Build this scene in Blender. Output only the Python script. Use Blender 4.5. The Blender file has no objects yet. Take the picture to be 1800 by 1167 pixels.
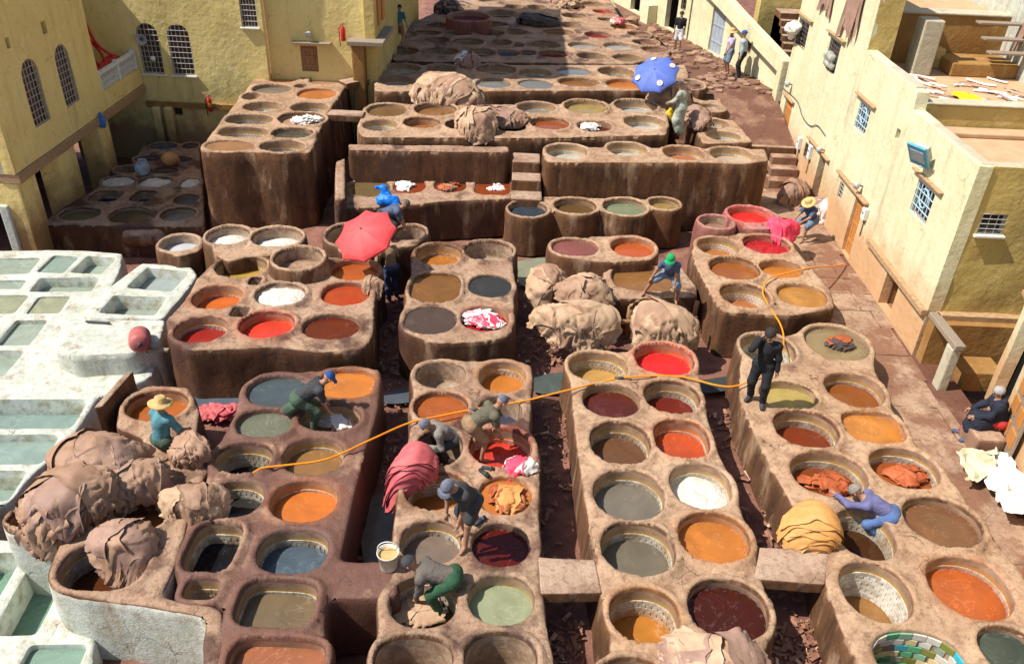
# Open-air leather tannery: masonry dye vats, lime pools, hide heaps, workers and plastered buildings.
import bpy, math, random
import numpy as np
from mathutils import Vector, Matrix
from mathutils.geometry import delaunay_2d_cdt
R = math.radians
SC = bpy.context.scene
COL = SC.collection
random.seed(7); np.random.seed(7)

# ---------------------------------------------------------------- camera, sky, sun, exposure
cam = bpy.data.cameras.new('camera'); camo = bpy.data.objects.new('camera', cam); COL.objects.link(camo)
cam.sensor_width = 36.0; cam.lens = 29.06; cam.clip_start = 0.1; cam.clip_end = 600
camo.matrix_world = Matrix(((0.999028,-0.044078,0.000000,0.0000),(0.023772,0.538800,-0.842098,0.0000),(0.037118,0.841280,0.539325,11.2000),(0,0,0,1)))
SC.camera = camo
SUN_EL, SUN_AZ = 53.0, 12.0            # sun stands to the left, a little behind the viewer
wd = bpy.data.worlds.new('World'); SC.world = wd; wd.use_nodes = True
wn = wd.node_tree; wn.nodes.clear()
sky = wn.nodes.new('ShaderNodeTexSky'); sky.sky_type = 'NISHITA'; sky.sun_disc = False
sky.sun_elevation = R(SUN_EL); sky.sun_rotation = R(270.0 - SUN_AZ); sky.air_density = 1.0; sky.dust_density = 1.5
bgn = wn.nodes.new('ShaderNodeBackground'); bgn.inputs['Strength'].default_value = 0.11
wo = wn.nodes.new('ShaderNodeOutputWorld')
wn.links.new(sky.outputs[0], bgn.inputs[0]); wn.links.new(bgn.outputs[0], wo.inputs[0])
sl = bpy.data.lights.new('sun', 'SUN'); sl.energy = 5.0; sl.angle = R(0.53); sl.color = (1.0, 0.95, 0.87)
slo = bpy.data.objects.new('sun', sl); COL.objects.link(slo)
ldir = Vector((math.cos(R(SUN_EL))*math.cos(R(SUN_AZ)), math.cos(R(SUN_EL))*math.sin(R(SUN_AZ)), -math.sin(R(SUN_EL))))
slo.rotation_euler = ldir.to_track_quat('-Z', 'Y').to_euler(); slo.location = (-30, -5, 40)
SC.view_settings.view_transform = 'Standard'; SC.view_settings.look = 'None'
SC.view_settings.gamma = 1.0; SC.view_settings.exposure = 0.47; SC.view_settings.use_curve_mapping = False

# ---------------------------------------------------------------- small maths
def s2l(c):
    return tuple((v/255/12.92 if v/255 <= .04045 else ((v/255+.055)/1.055)**2.4) for v in c)
def sst(a, b, x):
    t = np.clip((x-a)/(b-a), 0, 1); return t*t*(3-2*t)
def vnoise(P, seed=0):
    P = np.asarray(P, float)
    I = np.floor(P).astype(np.int64); f = P-I; f = f*f*(3-2*f)
    def h(i, j, k):
        n = (i*374761393 + j*668265263 + k*2147483647 + seed*974634211) & 0x7fffffff
        n = ((n ^ (n >> 13))*1274126177) & 0x7fffffff
        return ((n ^ (n >> 16)) & 0xffff)/65535.0
    x, y, z = I[..., 0], I[..., 1], I[..., 2]; u, v, w = f[..., 0], f[..., 1], f[..., 2]
    def L(a, b, t): return a+(b-a)*t
    return L(L(L(h(x, y, z), h(x+1, y, z), u), L(h(x, y+1, z), h(x+1, y+1, z), u), v),
             L(L(h(x, y, z+1), h(x+1, y, z+1), u), L(h(x, y+1, z+1), h(x+1, y+1, z+1), u), v), w)*2-1
def fbm(P, seed=0, o=3):
    P = np.asarray(P, float); r = 0; a = 1.0; t = 0
    for k in range(o): r = r+a*vnoise(P*2**k, seed+k*17); t += a; a *= .5
    return r/t
def P3(x, y, z=0):
    x = np.asarray(x, float); return np.stack([x, np.asarray(y, float)+0*x, np.asarray(z, float)+0*x], -1)

# ---------------------------------------------------------------- materials
MAT = {}
def nt(name):
    m = bpy.data.materials.new(name); m.use_nodes = True; t = m.node_tree; t.nodes.clear()
    o = t.nodes.new('ShaderNodeOutputMaterial'); b = t.nodes.new('ShaderNodeBsdfPrincipled'); t.links.new(b.outputs[0], o.inputs[0])
    return m, t, b
class NG:
    def __init__(s, t): s.t = t
    def n(s, typ, **k):
        x = s.t.nodes.new(typ)
        for a, v in k.items(): setattr(x, a, v)
        return x
    def l(s, a, b): s.t.links.new(a, b)
    def co(s, scale=(1, 1, 1), out='Object'):
        c = s.n('ShaderNodeTexCoord'); m = s.n('ShaderNodeMapping'); m.inputs['Scale'].default_value = scale
        s.l(c.outputs[out], m.inputs[0]); return m.outputs[0]
    def noise(s, vec, scale, detail=6, rough=.6, dist=0):
        x = s.n('ShaderNodeTexNoise'); x.inputs['Scale'].default_value = scale; x.inputs['Detail'].default_value = detail
        x.inputs['Roughness'].default_value = rough; x.inputs['Distortion'].default_value = dist
        s.l(vec, x.inputs['Vector']); return x.outputs['Fac']
    def ramp(s, fac, stops):
        x = s.n('ShaderNodeValToRGB'); e = x.color_ramp.elements
        while len(e) < len(stops): e.new(.5)
        for i, (p, c) in enumerate(stops):
            e[i].position = p; e[i].color = (*c, 1) if len(c) == 3 else c
        s.l(fac, x.inputs[0]); return x.outputs[0]
    def mr(s, v, a, b, c=0, d=1):
        x = s.n('ShaderNodeMapRange'); x.clamp = True
        for i, q in enumerate((a, b, c, d)): x.inputs[1+i].default_value = q
        s.l(v, x.inputs[0]); return x.outputs[0]
    def mix(s, f, a, b, typ='MIX'):
        x = s.n('ShaderNodeMix', data_type='RGBA', blend_type=typ)
        for i, q in ((0, f), (6, a), (7, b)):
            if hasattr(q, 'is_output') or hasattr(q, 'links'): s.l(q, x.inputs[i])
            else: x.inputs[i].default_value = q if i == 0 else (*q, 1)
        return x.outputs[2]
    def math(s, op, a, b=0):
        x = s.n('ShaderNodeMath', operation=op)
        for i, q in ((0, a), (1, b)):
            if hasattr(q, 'links'): s.l(q, x.inputs[i])
            else: x.inputs[i].default_value = q
        return x.outputs[0]
    def bump(s, h, strength, dist, bs):
        x = s.n('ShaderNodeBump'); x.inputs['Strength'].default_value = strength; x.inputs['Distance'].default_value = dist
        s.l(h, x.inputs['Height']); s.l(x.outputs[0], bs.inputs['Normal']); return x

def pm(name, c1, c2=None, scale=6, rough=.8, bump=.0, metal=0, stretch=(1, 1, 1), spec=.3, dist=.02, detail=6):
    """two-tone noisy procedural material"""
    if name in MAT: return MAT[name]
    m, t, b = nt(name); g = NG(t)
    c2 = c2 or tuple(v*.7 for v in c1)
    f = g.noise(g.co(stretch), scale, detail)
    g.l(g.ramp(f, [(.3, c2), (.7, c1)]), b.inputs['Base Color'])
    b.inputs['Roughness'].default_value = rough; b.inputs['Metallic'].default_value = metal; b.inputs['Specular IOR Level'].default_value = spec
    if bump: g.bump(g.noise(g.co(stretch), scale*3, 4), bump, dist, b)
    MAT[name] = m; return m

def crack(g, co, scale, width):
    """sparse wandering hairline cracks"""
    nz = g.n('ShaderNodeTexNoise'); nz.inputs['Scale'].default_value = 2.2; nz.inputs['Detail'].default_value = 6; g.l(co, nz.inputs['Vector'])
    vm = g.n('ShaderNodeVectorMath', operation='MULTIPLY_ADD'); vm.inputs[1].default_value = (.55, .55, .55); g.l(nz.outputs['Color'], vm.inputs[0]); g.l(co, vm.inputs[2])
    v = g.n('ShaderNodeTexVoronoi', feature='DISTANCE_TO_EDGE'); v.inputs['Scale'].default_value = scale; g.l(vm.outputs[0], v.inputs['Vector'])
    return g.math('MULTIPLY', g.mr(v.outputs['Distance'], width*.35, width, 1, 0), g.mr(g.noise(co, 1.1, 3), .52, .60))
def masonry(name, top1, top2, wall1, wall2, wet=0.0, wetcol=(.07, .03, .022), stained=True):
    m, t, b = nt(name); g = NG(t); co = g.co()
    n1 = g.noise(co, 1.1, 7, .65); n2 = g.noise(co, 9, 6, .7); n3 = g.noise(co, 60, 3, .6)
    tc = g.mix(g.mr(n1, .35, .68), top1, top2)
    tc = g.mix(g.mr(n2, .50, .68, 0, .8), tc, tuple(v*.58 for v in top2))
    tc = g.mix(g.mr(g.noise(co, 2.4, 9, .78), .56, .62, 0, .55), tc, tuple(v*.45 for v in top2))
    tc = g.mix(g.mr(g.noise(co, 4.3, 8, .75), .58, .68, 0, .7), tc, tuple(min(1, v*1.28) for v in top1))
    tc = g.mix(g.mr(g.noise(co, 1.7, 9, .72), .50, .60, 0, .62), tc, (.20, .105, .062))
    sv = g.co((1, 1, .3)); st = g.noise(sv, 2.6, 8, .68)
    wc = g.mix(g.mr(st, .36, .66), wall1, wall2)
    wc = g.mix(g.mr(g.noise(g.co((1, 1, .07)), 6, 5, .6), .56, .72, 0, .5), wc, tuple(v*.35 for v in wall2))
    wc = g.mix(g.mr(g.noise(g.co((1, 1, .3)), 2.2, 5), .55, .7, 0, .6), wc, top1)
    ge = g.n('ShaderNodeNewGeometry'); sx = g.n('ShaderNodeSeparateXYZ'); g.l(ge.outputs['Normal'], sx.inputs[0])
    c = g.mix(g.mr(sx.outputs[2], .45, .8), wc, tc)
    c = g.mix(g.mr(n3, .5, .7, 0, .5), c, tuple(v*.4 for v in top2))
    rough = .88
    if wet:
        wn = g.mr(g.noise(co, .8, 8, .62), .62-.3*wet, .70-.3*wet)
        c = g.mix(g.math('MULTIPLY', wn, .85), c, wetcol)
        g.l(g.mr(wn, 0, 1, .88, .5), b.inputs['Roughness'])
    else: b.inputs['Roughness'].default_value = rough
    if stained:
        a = g.n('ShaderNodeAttribute', attribute_name='stain')
        sf = g.math('MULTIPLY', a.outputs['Alpha'], g.mr(g.noise(co, 5, 6, .7), .35, .6))
        c = g.mix(sf, c, a.outputs['Color'])
    cr = crack(g, co, 1.5, .012); c = g.mix(g.math('MULTIPLY', cr, .75), c, (.04, .02, .013))
    g.l(c, b.inputs['Base Color']); b.inputs['Specular IOR Level'].default_value = .25
    h = g.math('ADD', g.math('MULTIPLY', n2, .8), g.math('MULTIPLY', n3, .35))
    g.bump(h, .8, .04, b)
    MAT[name] = m
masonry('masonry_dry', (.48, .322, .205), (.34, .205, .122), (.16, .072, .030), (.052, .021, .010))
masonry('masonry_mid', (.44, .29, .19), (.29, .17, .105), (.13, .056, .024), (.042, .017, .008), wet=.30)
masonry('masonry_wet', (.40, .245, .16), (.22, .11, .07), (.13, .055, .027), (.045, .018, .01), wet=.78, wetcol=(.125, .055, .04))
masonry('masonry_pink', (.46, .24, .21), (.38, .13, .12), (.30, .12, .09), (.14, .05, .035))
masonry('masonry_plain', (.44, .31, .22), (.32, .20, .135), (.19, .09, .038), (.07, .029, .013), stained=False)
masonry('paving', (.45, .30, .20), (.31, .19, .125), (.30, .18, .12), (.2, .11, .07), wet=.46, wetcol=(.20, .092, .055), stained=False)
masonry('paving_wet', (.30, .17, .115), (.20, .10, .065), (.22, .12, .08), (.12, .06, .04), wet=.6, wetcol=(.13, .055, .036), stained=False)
def whitewash(name='whitewash'):
    m, t, b = nt(name); g = NG(t); co = g.co()
    n1 = g.noise(co, 1.3, 8, .65); n2 = g.noise(co, 7, 6, .7)
    c = g.mix(g.mr(n1, .42, .7), (.52, .54, .475), (.37, .385, .305))
    c = g.mix(g.mr(n2, .50, .68, 0, .75), c, (.34, .30, .20))
    c = g.mix(g.mr(g.noise(co, 2.1, 10, .74), .56, .63, 0, .6), c, (.27, .20, .12))
    c = g.mix(g.math('MULTIPLY', crack(g, co, 1.1, .012), .8), c, (.09, .06, .04))
    c = g.mix(g.mr(g.noise(g.co((1, 1, .2)), 3, 6, .65), .56, .72, 0, .8), c, (.27, .17, .09))
    c = g.mix(g.mr(g.noise(co, 16, 5, .7), .6, .72, 0, .45), c, (.30, .29, .22))
    g.l(c, b.inputs['Base Color']); b.inputs['Roughness'].default_value = .9
    g.bump(g.math('ADD', n2, g.math('MULTIPLY', g.noise(co, 30, 4), .4)), .6, .04, b)
    MAT[name] = m
whitewash()

def plaster(name, c1, c2, c3, low=(.25, .14, .07), lowz=None):
    """lime-washed plaster with rain streaks; a splash-dirt zone with a ragged edge near the floor"""
    m, t, b = nt(name); g = NG(t); co = g.co()
    n1 = g.noise(co, .55, 8, .62); n2 = g.noise(co, 6, 6, .65); st = g.noise(g.co((1, 1, .1)), 3.5, 6, .62)
    c = g.mix(g.mr(n1, .35, .68), c1, c2)
    c = g.mix(g.mr(st, .52, .76, 0, .6), c, c3)
    c = g.mix(g.mr(n2, .56, .74, 0, .35), c, tuple(v*.6 for v in c3))
    c = g.mix(g.mr(g.noise(co, .9, 10, .72), .60, .64, 0, .55), c, tuple(min(1, v*1.12+.05) for v in c1))
    c = g.mix(g.mr(g.noise(g.co((1, 1, .16)), 1.3, 9, .7), .58, .70, 0, .55), c, tuple(v*.62 for v in c3))
    c = g.mix(g.mr(g.noise(co, 1.7, 10, .75), .655, .675, 0, .7), c, (.36, .25, .16))
    if lowz:
        ge = g.n('ShaderNodeNewGeometry'); sx = g.n('ShaderNodeSeparateXYZ'); g.l(ge.outputs['Position'], sx.inputs[0])
        zz = g.math('ADD', sx.outputs[2], g.math('MULTIPLY', g.math('SUBTRACT', g.noise(co, 1.6, 7, .68), .5), 2.2))
        c = g.mix(g.mr(zz, lowz[0], lowz[1], .8, 0), c, low)
    c = g.mix(g.math('MULTIPLY', crack(g, co, .8, .008), .5), c, (.14, .10, .06))
    g.l(c, b.inputs['Base Color']); b.inputs['Roughness'].default_value = .9; b.inputs['Specular IOR Level'].default_value = .2
    h = g.math('ADD', g.math('MULTIPLY', g.noise(co, 2.2, 5), 1.2), g.math('MULTIPLY', n2, .45))
    h = g.math('ADD', h, g.math('MULTIPLY', g.noise(co, 40, 3), .08))
    g.bump(h, .5, .06, b); MAT[name] = m
plaster('plaster_yellow', (.84, .68, .28), (.76, .57, .20), (.60, .42, .15), low=(.20, .10, .045), lowz=(.1, 1.2))
plaster('plaster_back', (.78, .65, .28), (.70, .55, .20), (.58, .42, .17), low=(.22, .11, .06), lowz=(.2, 1.0))
plaster('plaster_cream', (.66, .62, .41), (.59, .54, .33), (.42, .37, .23), low=(.50, .25, .11), lowz=(1.2, 2.3))
plaster('plaster_ochre', (.56, .43, .16), (.46, .33, .10), (.33, .23, .08))
plaster('plaster_rust', (.34, .19, .06), (.25, .12, .035), (.45, .32, .13))
plaster('plaster_grey', (.50, .45, .33), (.40, .35, .24), (.28, .24, .16))

def basin(name, kind):
    m, t, b = nt(name); g = NG(t); uv = g.co(out='UV'); co = g.co()
    sp = g.n('ShaderNodeSeparateXYZ'); g.l(uv, sp.inputs[0]); d = sp.outputs[1]
    n = g.noise(co, 4, 6, .65)
    plas = g.mix(g.mr(n, .35, .65), (.33, .21, .13), (.19, .115, .07))
    if kind == 'w':
        c = g.mix(g.mr(n, .45, .65), (.72, .73, .64), (.40, .36, .22))
    elif kind == 'p':
        c = g.mix(g.mr(g.noise(co, 9, 5), .45, .65, 0, .6), plas, (.42, .34, .25))
    else:
        br = g.n('ShaderNodeTexBrick'); br.inputs['Scale'].default_value = 1.0
        br.inputs['Brick Width'].default_value = .105; br.inputs['Row Height'].default_value = .07; br.inputs['Mortar Size'].default_value = .006
        br.inputs['Color1'].default_value = (.52, .47, .38, 1); br.inputs['Color2'].default_value = (.62, .57, .47, 1); br.inputs['Mortar'].default_value = (.20, .13, .075, 1)
        g.l(uv, br.inputs['Vector'])
        tl = g.mix(g.mr(g.noise(co, 2.5, 6, .7), .45, .66, 0, .8), br.outputs['Color'], (.26, .15, .06))
        dn = g.math('ADD', d, g.math('MULTIPLY', g.math('SUBTRACT', g.noise(co, 6, 5), .5), .09))
        c = g.mix(g.mr(dn, .13, .15), plas, (.36, .20, .045))
        c = g.mix(g.mr(dn, .19, .215), c, tl)
    # dye tide marks above the liquid
    a = g.n('ShaderNodeAttribute', attribute_name='stain')
    c = g.mix(g.math('MULTIPLY', a.outputs['Alpha'], g.mr(g.noise(co, 5, 5), .3, .6)), c, a.outputs['Color'])
    g.l(c, b.inputs['Base Color']); b.inputs['Roughness'].default_value = .7
    g.bump(g.noise(co, 18, 4), .35, .02, b); MAT[name] = m
for k in 'tpw': basin('basin_'+k, k)
MAT['basin_c'] = MAT['basin_p']
def liquid(col):
    key = 'dye_%d_%d_%d' % col
    if key in MAT: return MAT[key]
    m, t, b = nt(key); g = NG(t); co = g.co(); c = s2l(col); lm = .3*c[0]+.59*c[1]+.11*c[2]; c = tuple(min(1, (v*.90+lm*.10)*.72) for v in c)
    n = g.noise(co, 1.5, 6, .6, 1.2); n2 = g.noise(co, 7, 5, .65, .5)
    lum = sum(c)/3
    a = g.mix(g.mr(n, .38, .66), c, tuple(v*.74+.004 for v in c))
    a = g.mix(g.mr(n2, .62, .74, 0, .28), a, tuple(min(1, v*1.25+.035) for v in c))
    wv = g.noise(co, 1.1, 4, .55, 3.5); a = g.mix(g.math('MULTIPLY', g.mr(g.math('ABSOLUTE', g.math('SUBTRACT', wv, .5)), 0, .018, 1, 0), g.mr(g.noise(co, .9, 2), .5, .62, 0, .5)), a, tuple(min(1, v*1.45+.05) for v in c))
    at = g.n('ShaderNodeAttribute', attribute_name='stain')
    sc = g.math('ADD', g.noise(co, 11, 7, .7, .6), g.math('MULTIPLY', at.outputs['Alpha'], .17))
    scm = g.mr(sc, .655, .72, 0, .7); a = g.mix(scm, a, tuple(min(1, v*.7+lm*.25+.075) for v in c))
    a = g.mix(g.math('MULTIPLY', at.outputs['Alpha'], .35), a, tuple(v*.45 for v in c))
    g.l(a, b.inputs['Base Color']); g.l(g.mr(scm, 0, .7, .10, .6), b.inputs['Roughness']); b.inputs['IOR'].default_value = 1.33
    g.bump(g.noise(co, 3.5, 3), .12, .02, b); MAT[key] = m; return m
def hide_mat(name, c1, c2, c3=None):
    m, t, b = nt(name); g = NG(t); co = g.co(); c3 = c3 or tuple(v*.45 for v in c2)
    n = g.noise(co, 2.6, 6, .6); n2 = g.noise(co, 13, 5, .65)
    oi = g.n('ShaderNodeObjectInfo')
    c = g.mix(g.mr(n, .35, .66), c1, c2); c = g.mix(g.mr(n2, .6, .75, 0, .55), c, c3)
    c = g.mix(g.mr(oi.outputs['Random'], 0, 1, 0, .45), c, c2)
    g.l(c, b.inputs['Base Color']); b.inputs['Roughness'].default_value = .62; b.inputs['Specular IOR Level'].default_value = .3
    g.bump(g.math('ADD', g.noise(co, 9, 5), g.math('MULTIPLY', n2, .5)), .28, .02, b); MAT[name] = m
hide_mat('hide_tan', (.40, .25, .16), (.26, .145, .088), (.12, .055, .032))
hide_mat('hide_beige', (.52, .36, .235), (.38, .235, .14), (.19, .095, .05))
hide_mat('hide_orange', (.62, .33, .115), (.50, .22, .06), (.28, .10, .03))
hide_mat('hide_pink', (.56, .14, .14), (.42, .065, .075), (.30, .03, .04))
hide_mat('hide_magenta', (.80, .08, .14), (.65, .03, .08), (.4, .01, .04))
hide_mat('hide_white', (.78, .74, .70), (.62, .55, .50), (.5, .3, .25))
hide_mat('hide_rust', (.42, .11, .035), (.28, .06, .02), (.6, .3, .15))
hide_mat('hide_dark', (.09, .07, .065), (.05, .035, .03), (.02, .015, .012))
hide_mat('hide_mauve', (.35, .22, .165), (.25, .145, .105), (.13, .065, .05))
pm('skin', (.36, .19, .115), (.30, .15, .09), 8, .55)
pm('hair_dark', (.03, .026, .024), (.02, .018, .016), 30, .8)
pm('hair_grey', (.38, .38, .37), (.24, .24, .24), 40, .9, .4)
pm('eye', (.03, .025, .02), None, 5, .3)
for n_, c_ in dict(black=(.018, .018, .022), navy=(.018, .022, .04), teal=(.10, .27, .31), tealdark=(.05, .19, .22), olive=(.145, .13, .085), greydark=(.055, .055, .06), grey=(.28, .25, .21), greybrown=(.15, .125, .105), green=(.03, .095, .045), wader=(.075, .12, .075), purple=(.15, .15, .31), jeans=(.09, .16, .36), denim=(.16, .24, .36), tan=(.34, .21, .12), khaki=(.33, .20, .11), red=(.6, .04, .03), paleblue=(.46, .52, .56), white=(.72, .72, .72), lilac=(.55, .47, .62), coat=(.42, .44, .36), shortsblue=(.2, .27, .36), capblue=(.03, .1, .35), capgreen=(.01, .42, .13), capgrey=(.16, .17, .22), straw=(.72, .48, .19), bluedark=(.09, .12, .2), yellow=(.8, .5, .02), blackcap=(.03, .03, .03)).items():
    pm('cloth_'+n_, c_, tuple(v*.5+.006 for v in c_), 6, .88, .6, dist=.04, detail=9)
pm('wood', (.36, .19, .085), (.20, .10, .045), 5, .75, .4, stretch=(8, 8, 1))
pm('wood_orange', (.55, .235, .06), (.38, .14, .035), 5, .65, .3, stretch=(8, 8, 1))
pm('wood_grey', (.33, .26, .19), (.19, .145, .10), 5, .8, .4, stretch=(8, 8, 1))
pm('beam_wood', (.48, .31, .16), (.28, .17, .09), 4, .8, .4, stretch=(2, 2, 6))
pm('iron', (.10, .10, .105), (.06, .055, .05), 20, .6, .2)
pm('iron_pale', (.46, .47, .46), (.30, .29, .27), 20, .6, .2)
pm('iron_blue', (.42, .58, .66), (.28, .40, .48), 20, .6, .2)
pm('window_dark', (.022, .018, .015), (.045, .03, .022), 2.5, .25, spec=.5)
pm('window_brown', (.16, .065, .03), (.05, .025, .018), 2.0, .35, spec=.5)
pm('void_dark', (.012, .010, .009), (.02, .015, .012), 3, .9)  # near-black colour that stands in for the shade inside openings
pm('ground_mud', (.27, .125, .085), (.12, .05, .036), 2.2, .8, .8, dist=.05)
pm('scrap', (.34, .17, .10), (.20, .09, .055), 3, .8)
pm('scrap_pale', (.62, .45, .30), (.45, .28, .17), 3, .8)
pm('paint_blue', (.10, .36, .52), (.07, .27, .42), 9, .45)
pm('glass_grey', (.45, .52, .56), (.3, .38, .42), 5, .12, spec=.6)
pm('paint_red', (.62, .03, .03), (.5, .02, .02), 9, .4)
pm('paint_white', (.74, .74, .70), (.58, .57, .52), 9, .6)
pm('door_blue', (.36, .40, .44), (.25, .29, .33), 4, .6)
pm('hose_orange', (.85, .30, .015), (.75, .22, .01), 6, .35)
pm('hose_red', (.55, .035, .03), (.40, .02, .02), 6, .45)
pm('umb_red', (.80, .085, .085), (.72, .06, .065), 3, .6, .15)
pm('umb_blue', (.10, .16, .50), (.075, .12, .40), 3, .6, .15)
pm('umb_mark', (.80, .72, .62), (.7, .5, .4), 14, .6)
pm('bag_blue', (.012, .21, .75), (.008, .15, .62), 4, .3, .6, dist=.05)
pm('bucket_white', (.70, .68, .60), (.45, .38, .27), 5, .5, .1)
pm('foam_ochre', (.55, .38, .17), (.40, .24, .08), 9, .7)
pm('drum_red', (.46, .13, .115), (.30, .085, .07), 4, .55, .3)
pm('tarp_white', (.78, .78, .74), (.66, .66, .58), 2, .55, .3)
pm('tarp_beige', (.55, .52, .36), (.45, .42, .28), 2, .6, .3)
pm('plastic_blue', (.05, .2, .6), (.03, .13, .45), 4, .35)
pm('roof_floor', (.55, .36, .21), (.42, .26, .14), 2, .9, .3)
pm('yellow_cloth', (.85, .68, .01), (.8, .55, .01), 4, .6, .3)
pm('tile_grout', (.2, .13, .08), None, 5, .9)
pm('fill_lime', (.70, .66, .58), (.52, .46, .38), 5, .9, .8, dist=.05)
pm('rubber', (.03, .03, .032), None, 9, .6)
for i_, c_ in enumerate([(.10, .38, .20), (.05, .24, .12), (.20, .22, .05), (.06, .42, .50), (.66, .52, .28), (.52, .40, .42), (.12, .10, .09), (.60, .56, .48), (.24, .42, .28), (.26, .30, .22)]):
    pm('glaze_%d' % i_, c_, tuple(v*.8 for v in c_), 12, .18, spec=.5)
for i_, c_ in enumerate([(.64, .60, .52), (.56, .51, .42), (.68, .65, .58), (.48, .41, .31)]):
    pm('glaze_white_%d' % i_, c_, tuple(v*.8 for v in c_), 12, .3, spec=.5)
def tile_mat():
    m, t, b = nt('tile_lining'); g = NG(t); co = g.co()
    v = g.n('ShaderNodeTexVoronoi'); v.inputs['Scale'].default_value = 12; g.l(co, v.inputs['Vector'])
    sp = g.n('ShaderNodeSeparateXYZ'); g.l(v.outputs['Color'], sp.inputs[0])
    c = g.mix(sp.outputs[0], (.52, .48, .40), (.36, .31, .23))
    c = g.mix(g.mr(g.noise(co, 2.3, 6, .7), .44, .64, 0, .85), c, (.24, .145, .06))
    a = g.n('ShaderNodeAttribute', attribute_name='stain')
    c = g.mix(g.math('MULTIPLY', a.outputs['Alpha'], g.mr(g.noise(co, 5, 5), .3, .6)), c, a.outputs['Color'])
    g.l(c, b.inputs['Base Color']); b.inputs['Roughness'].default_value = .35; MAT['tile_lining'] = m
tile_mat()

# ---------------------------------------------------------------- object helpers
ORG = {}
def thing(name, label, cat, loc=(0, 0, 0), group=None):
    o = bpy.data.objects.new(name, None); COL.objects.link(o); o.location = loc; ORG[o.name] = np.array(loc, float)
    o.empty_display_size = .2; o['label'] = label; o['category'] = cat
    if group: o['group'] = group
    return o
def tag(o, label=None, cat=None, group=None, kind=None):
    for k, v in (('label', label), ('category', cat), ('group', group), ('kind', kind)):
        if v: o[k] = v
    return o
def mk(name, V, F, mat, parent=None, smooth=True, uv=None, stain=None, mi=None, loc=None):
    """one mesh object from world-space vertices; loc = origin for a top-level mesh"""
    V = np.asarray(V, float)
    org = ORG[parent.name] if parent else np.array(loc if loc is not None else (0, 0, 0), float)
    me = bpy.data.meshes.new(name)
    me.from_pydata((V-org).tolist(), [], [tuple(int(i) for i in f) for f in F])
    mats = mat if isinstance(mat, (list, tuple)) else [mat]
    for m in mats: me.materials.append(MAT[m] if isinstance(m, str) else m)
    if mi is not None: me.polygons.foreach_set('material_index', np.asarray(mi, np.int32))
    if smooth: me.polygons.foreach_set('use_smooth', np.ones(len(me.polygons), bool))
    if uv is not None:
        ul = me.uv_layers.new(name='UVMap'); li = np.zeros(len(me.loops), np.int32); me.loops.foreach_get('vertex_index', li)
        ul.data.foreach_set('uv', np.asarray(uv, float)[li].ravel())
    if stain is not None:
        at = me.attributes.new('stain', 'FLOAT_COLOR', 'POINT'); at.data.foreach_set('color', np.asarray(stain, float).ravel())
    me.update()
    o = bpy.data.objects.new(name, me); COL.objects.link(o)
    if parent: o.parent = parent
    else: o.location = tuple(org)
    ORG[o.name] = org
    return o
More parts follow.
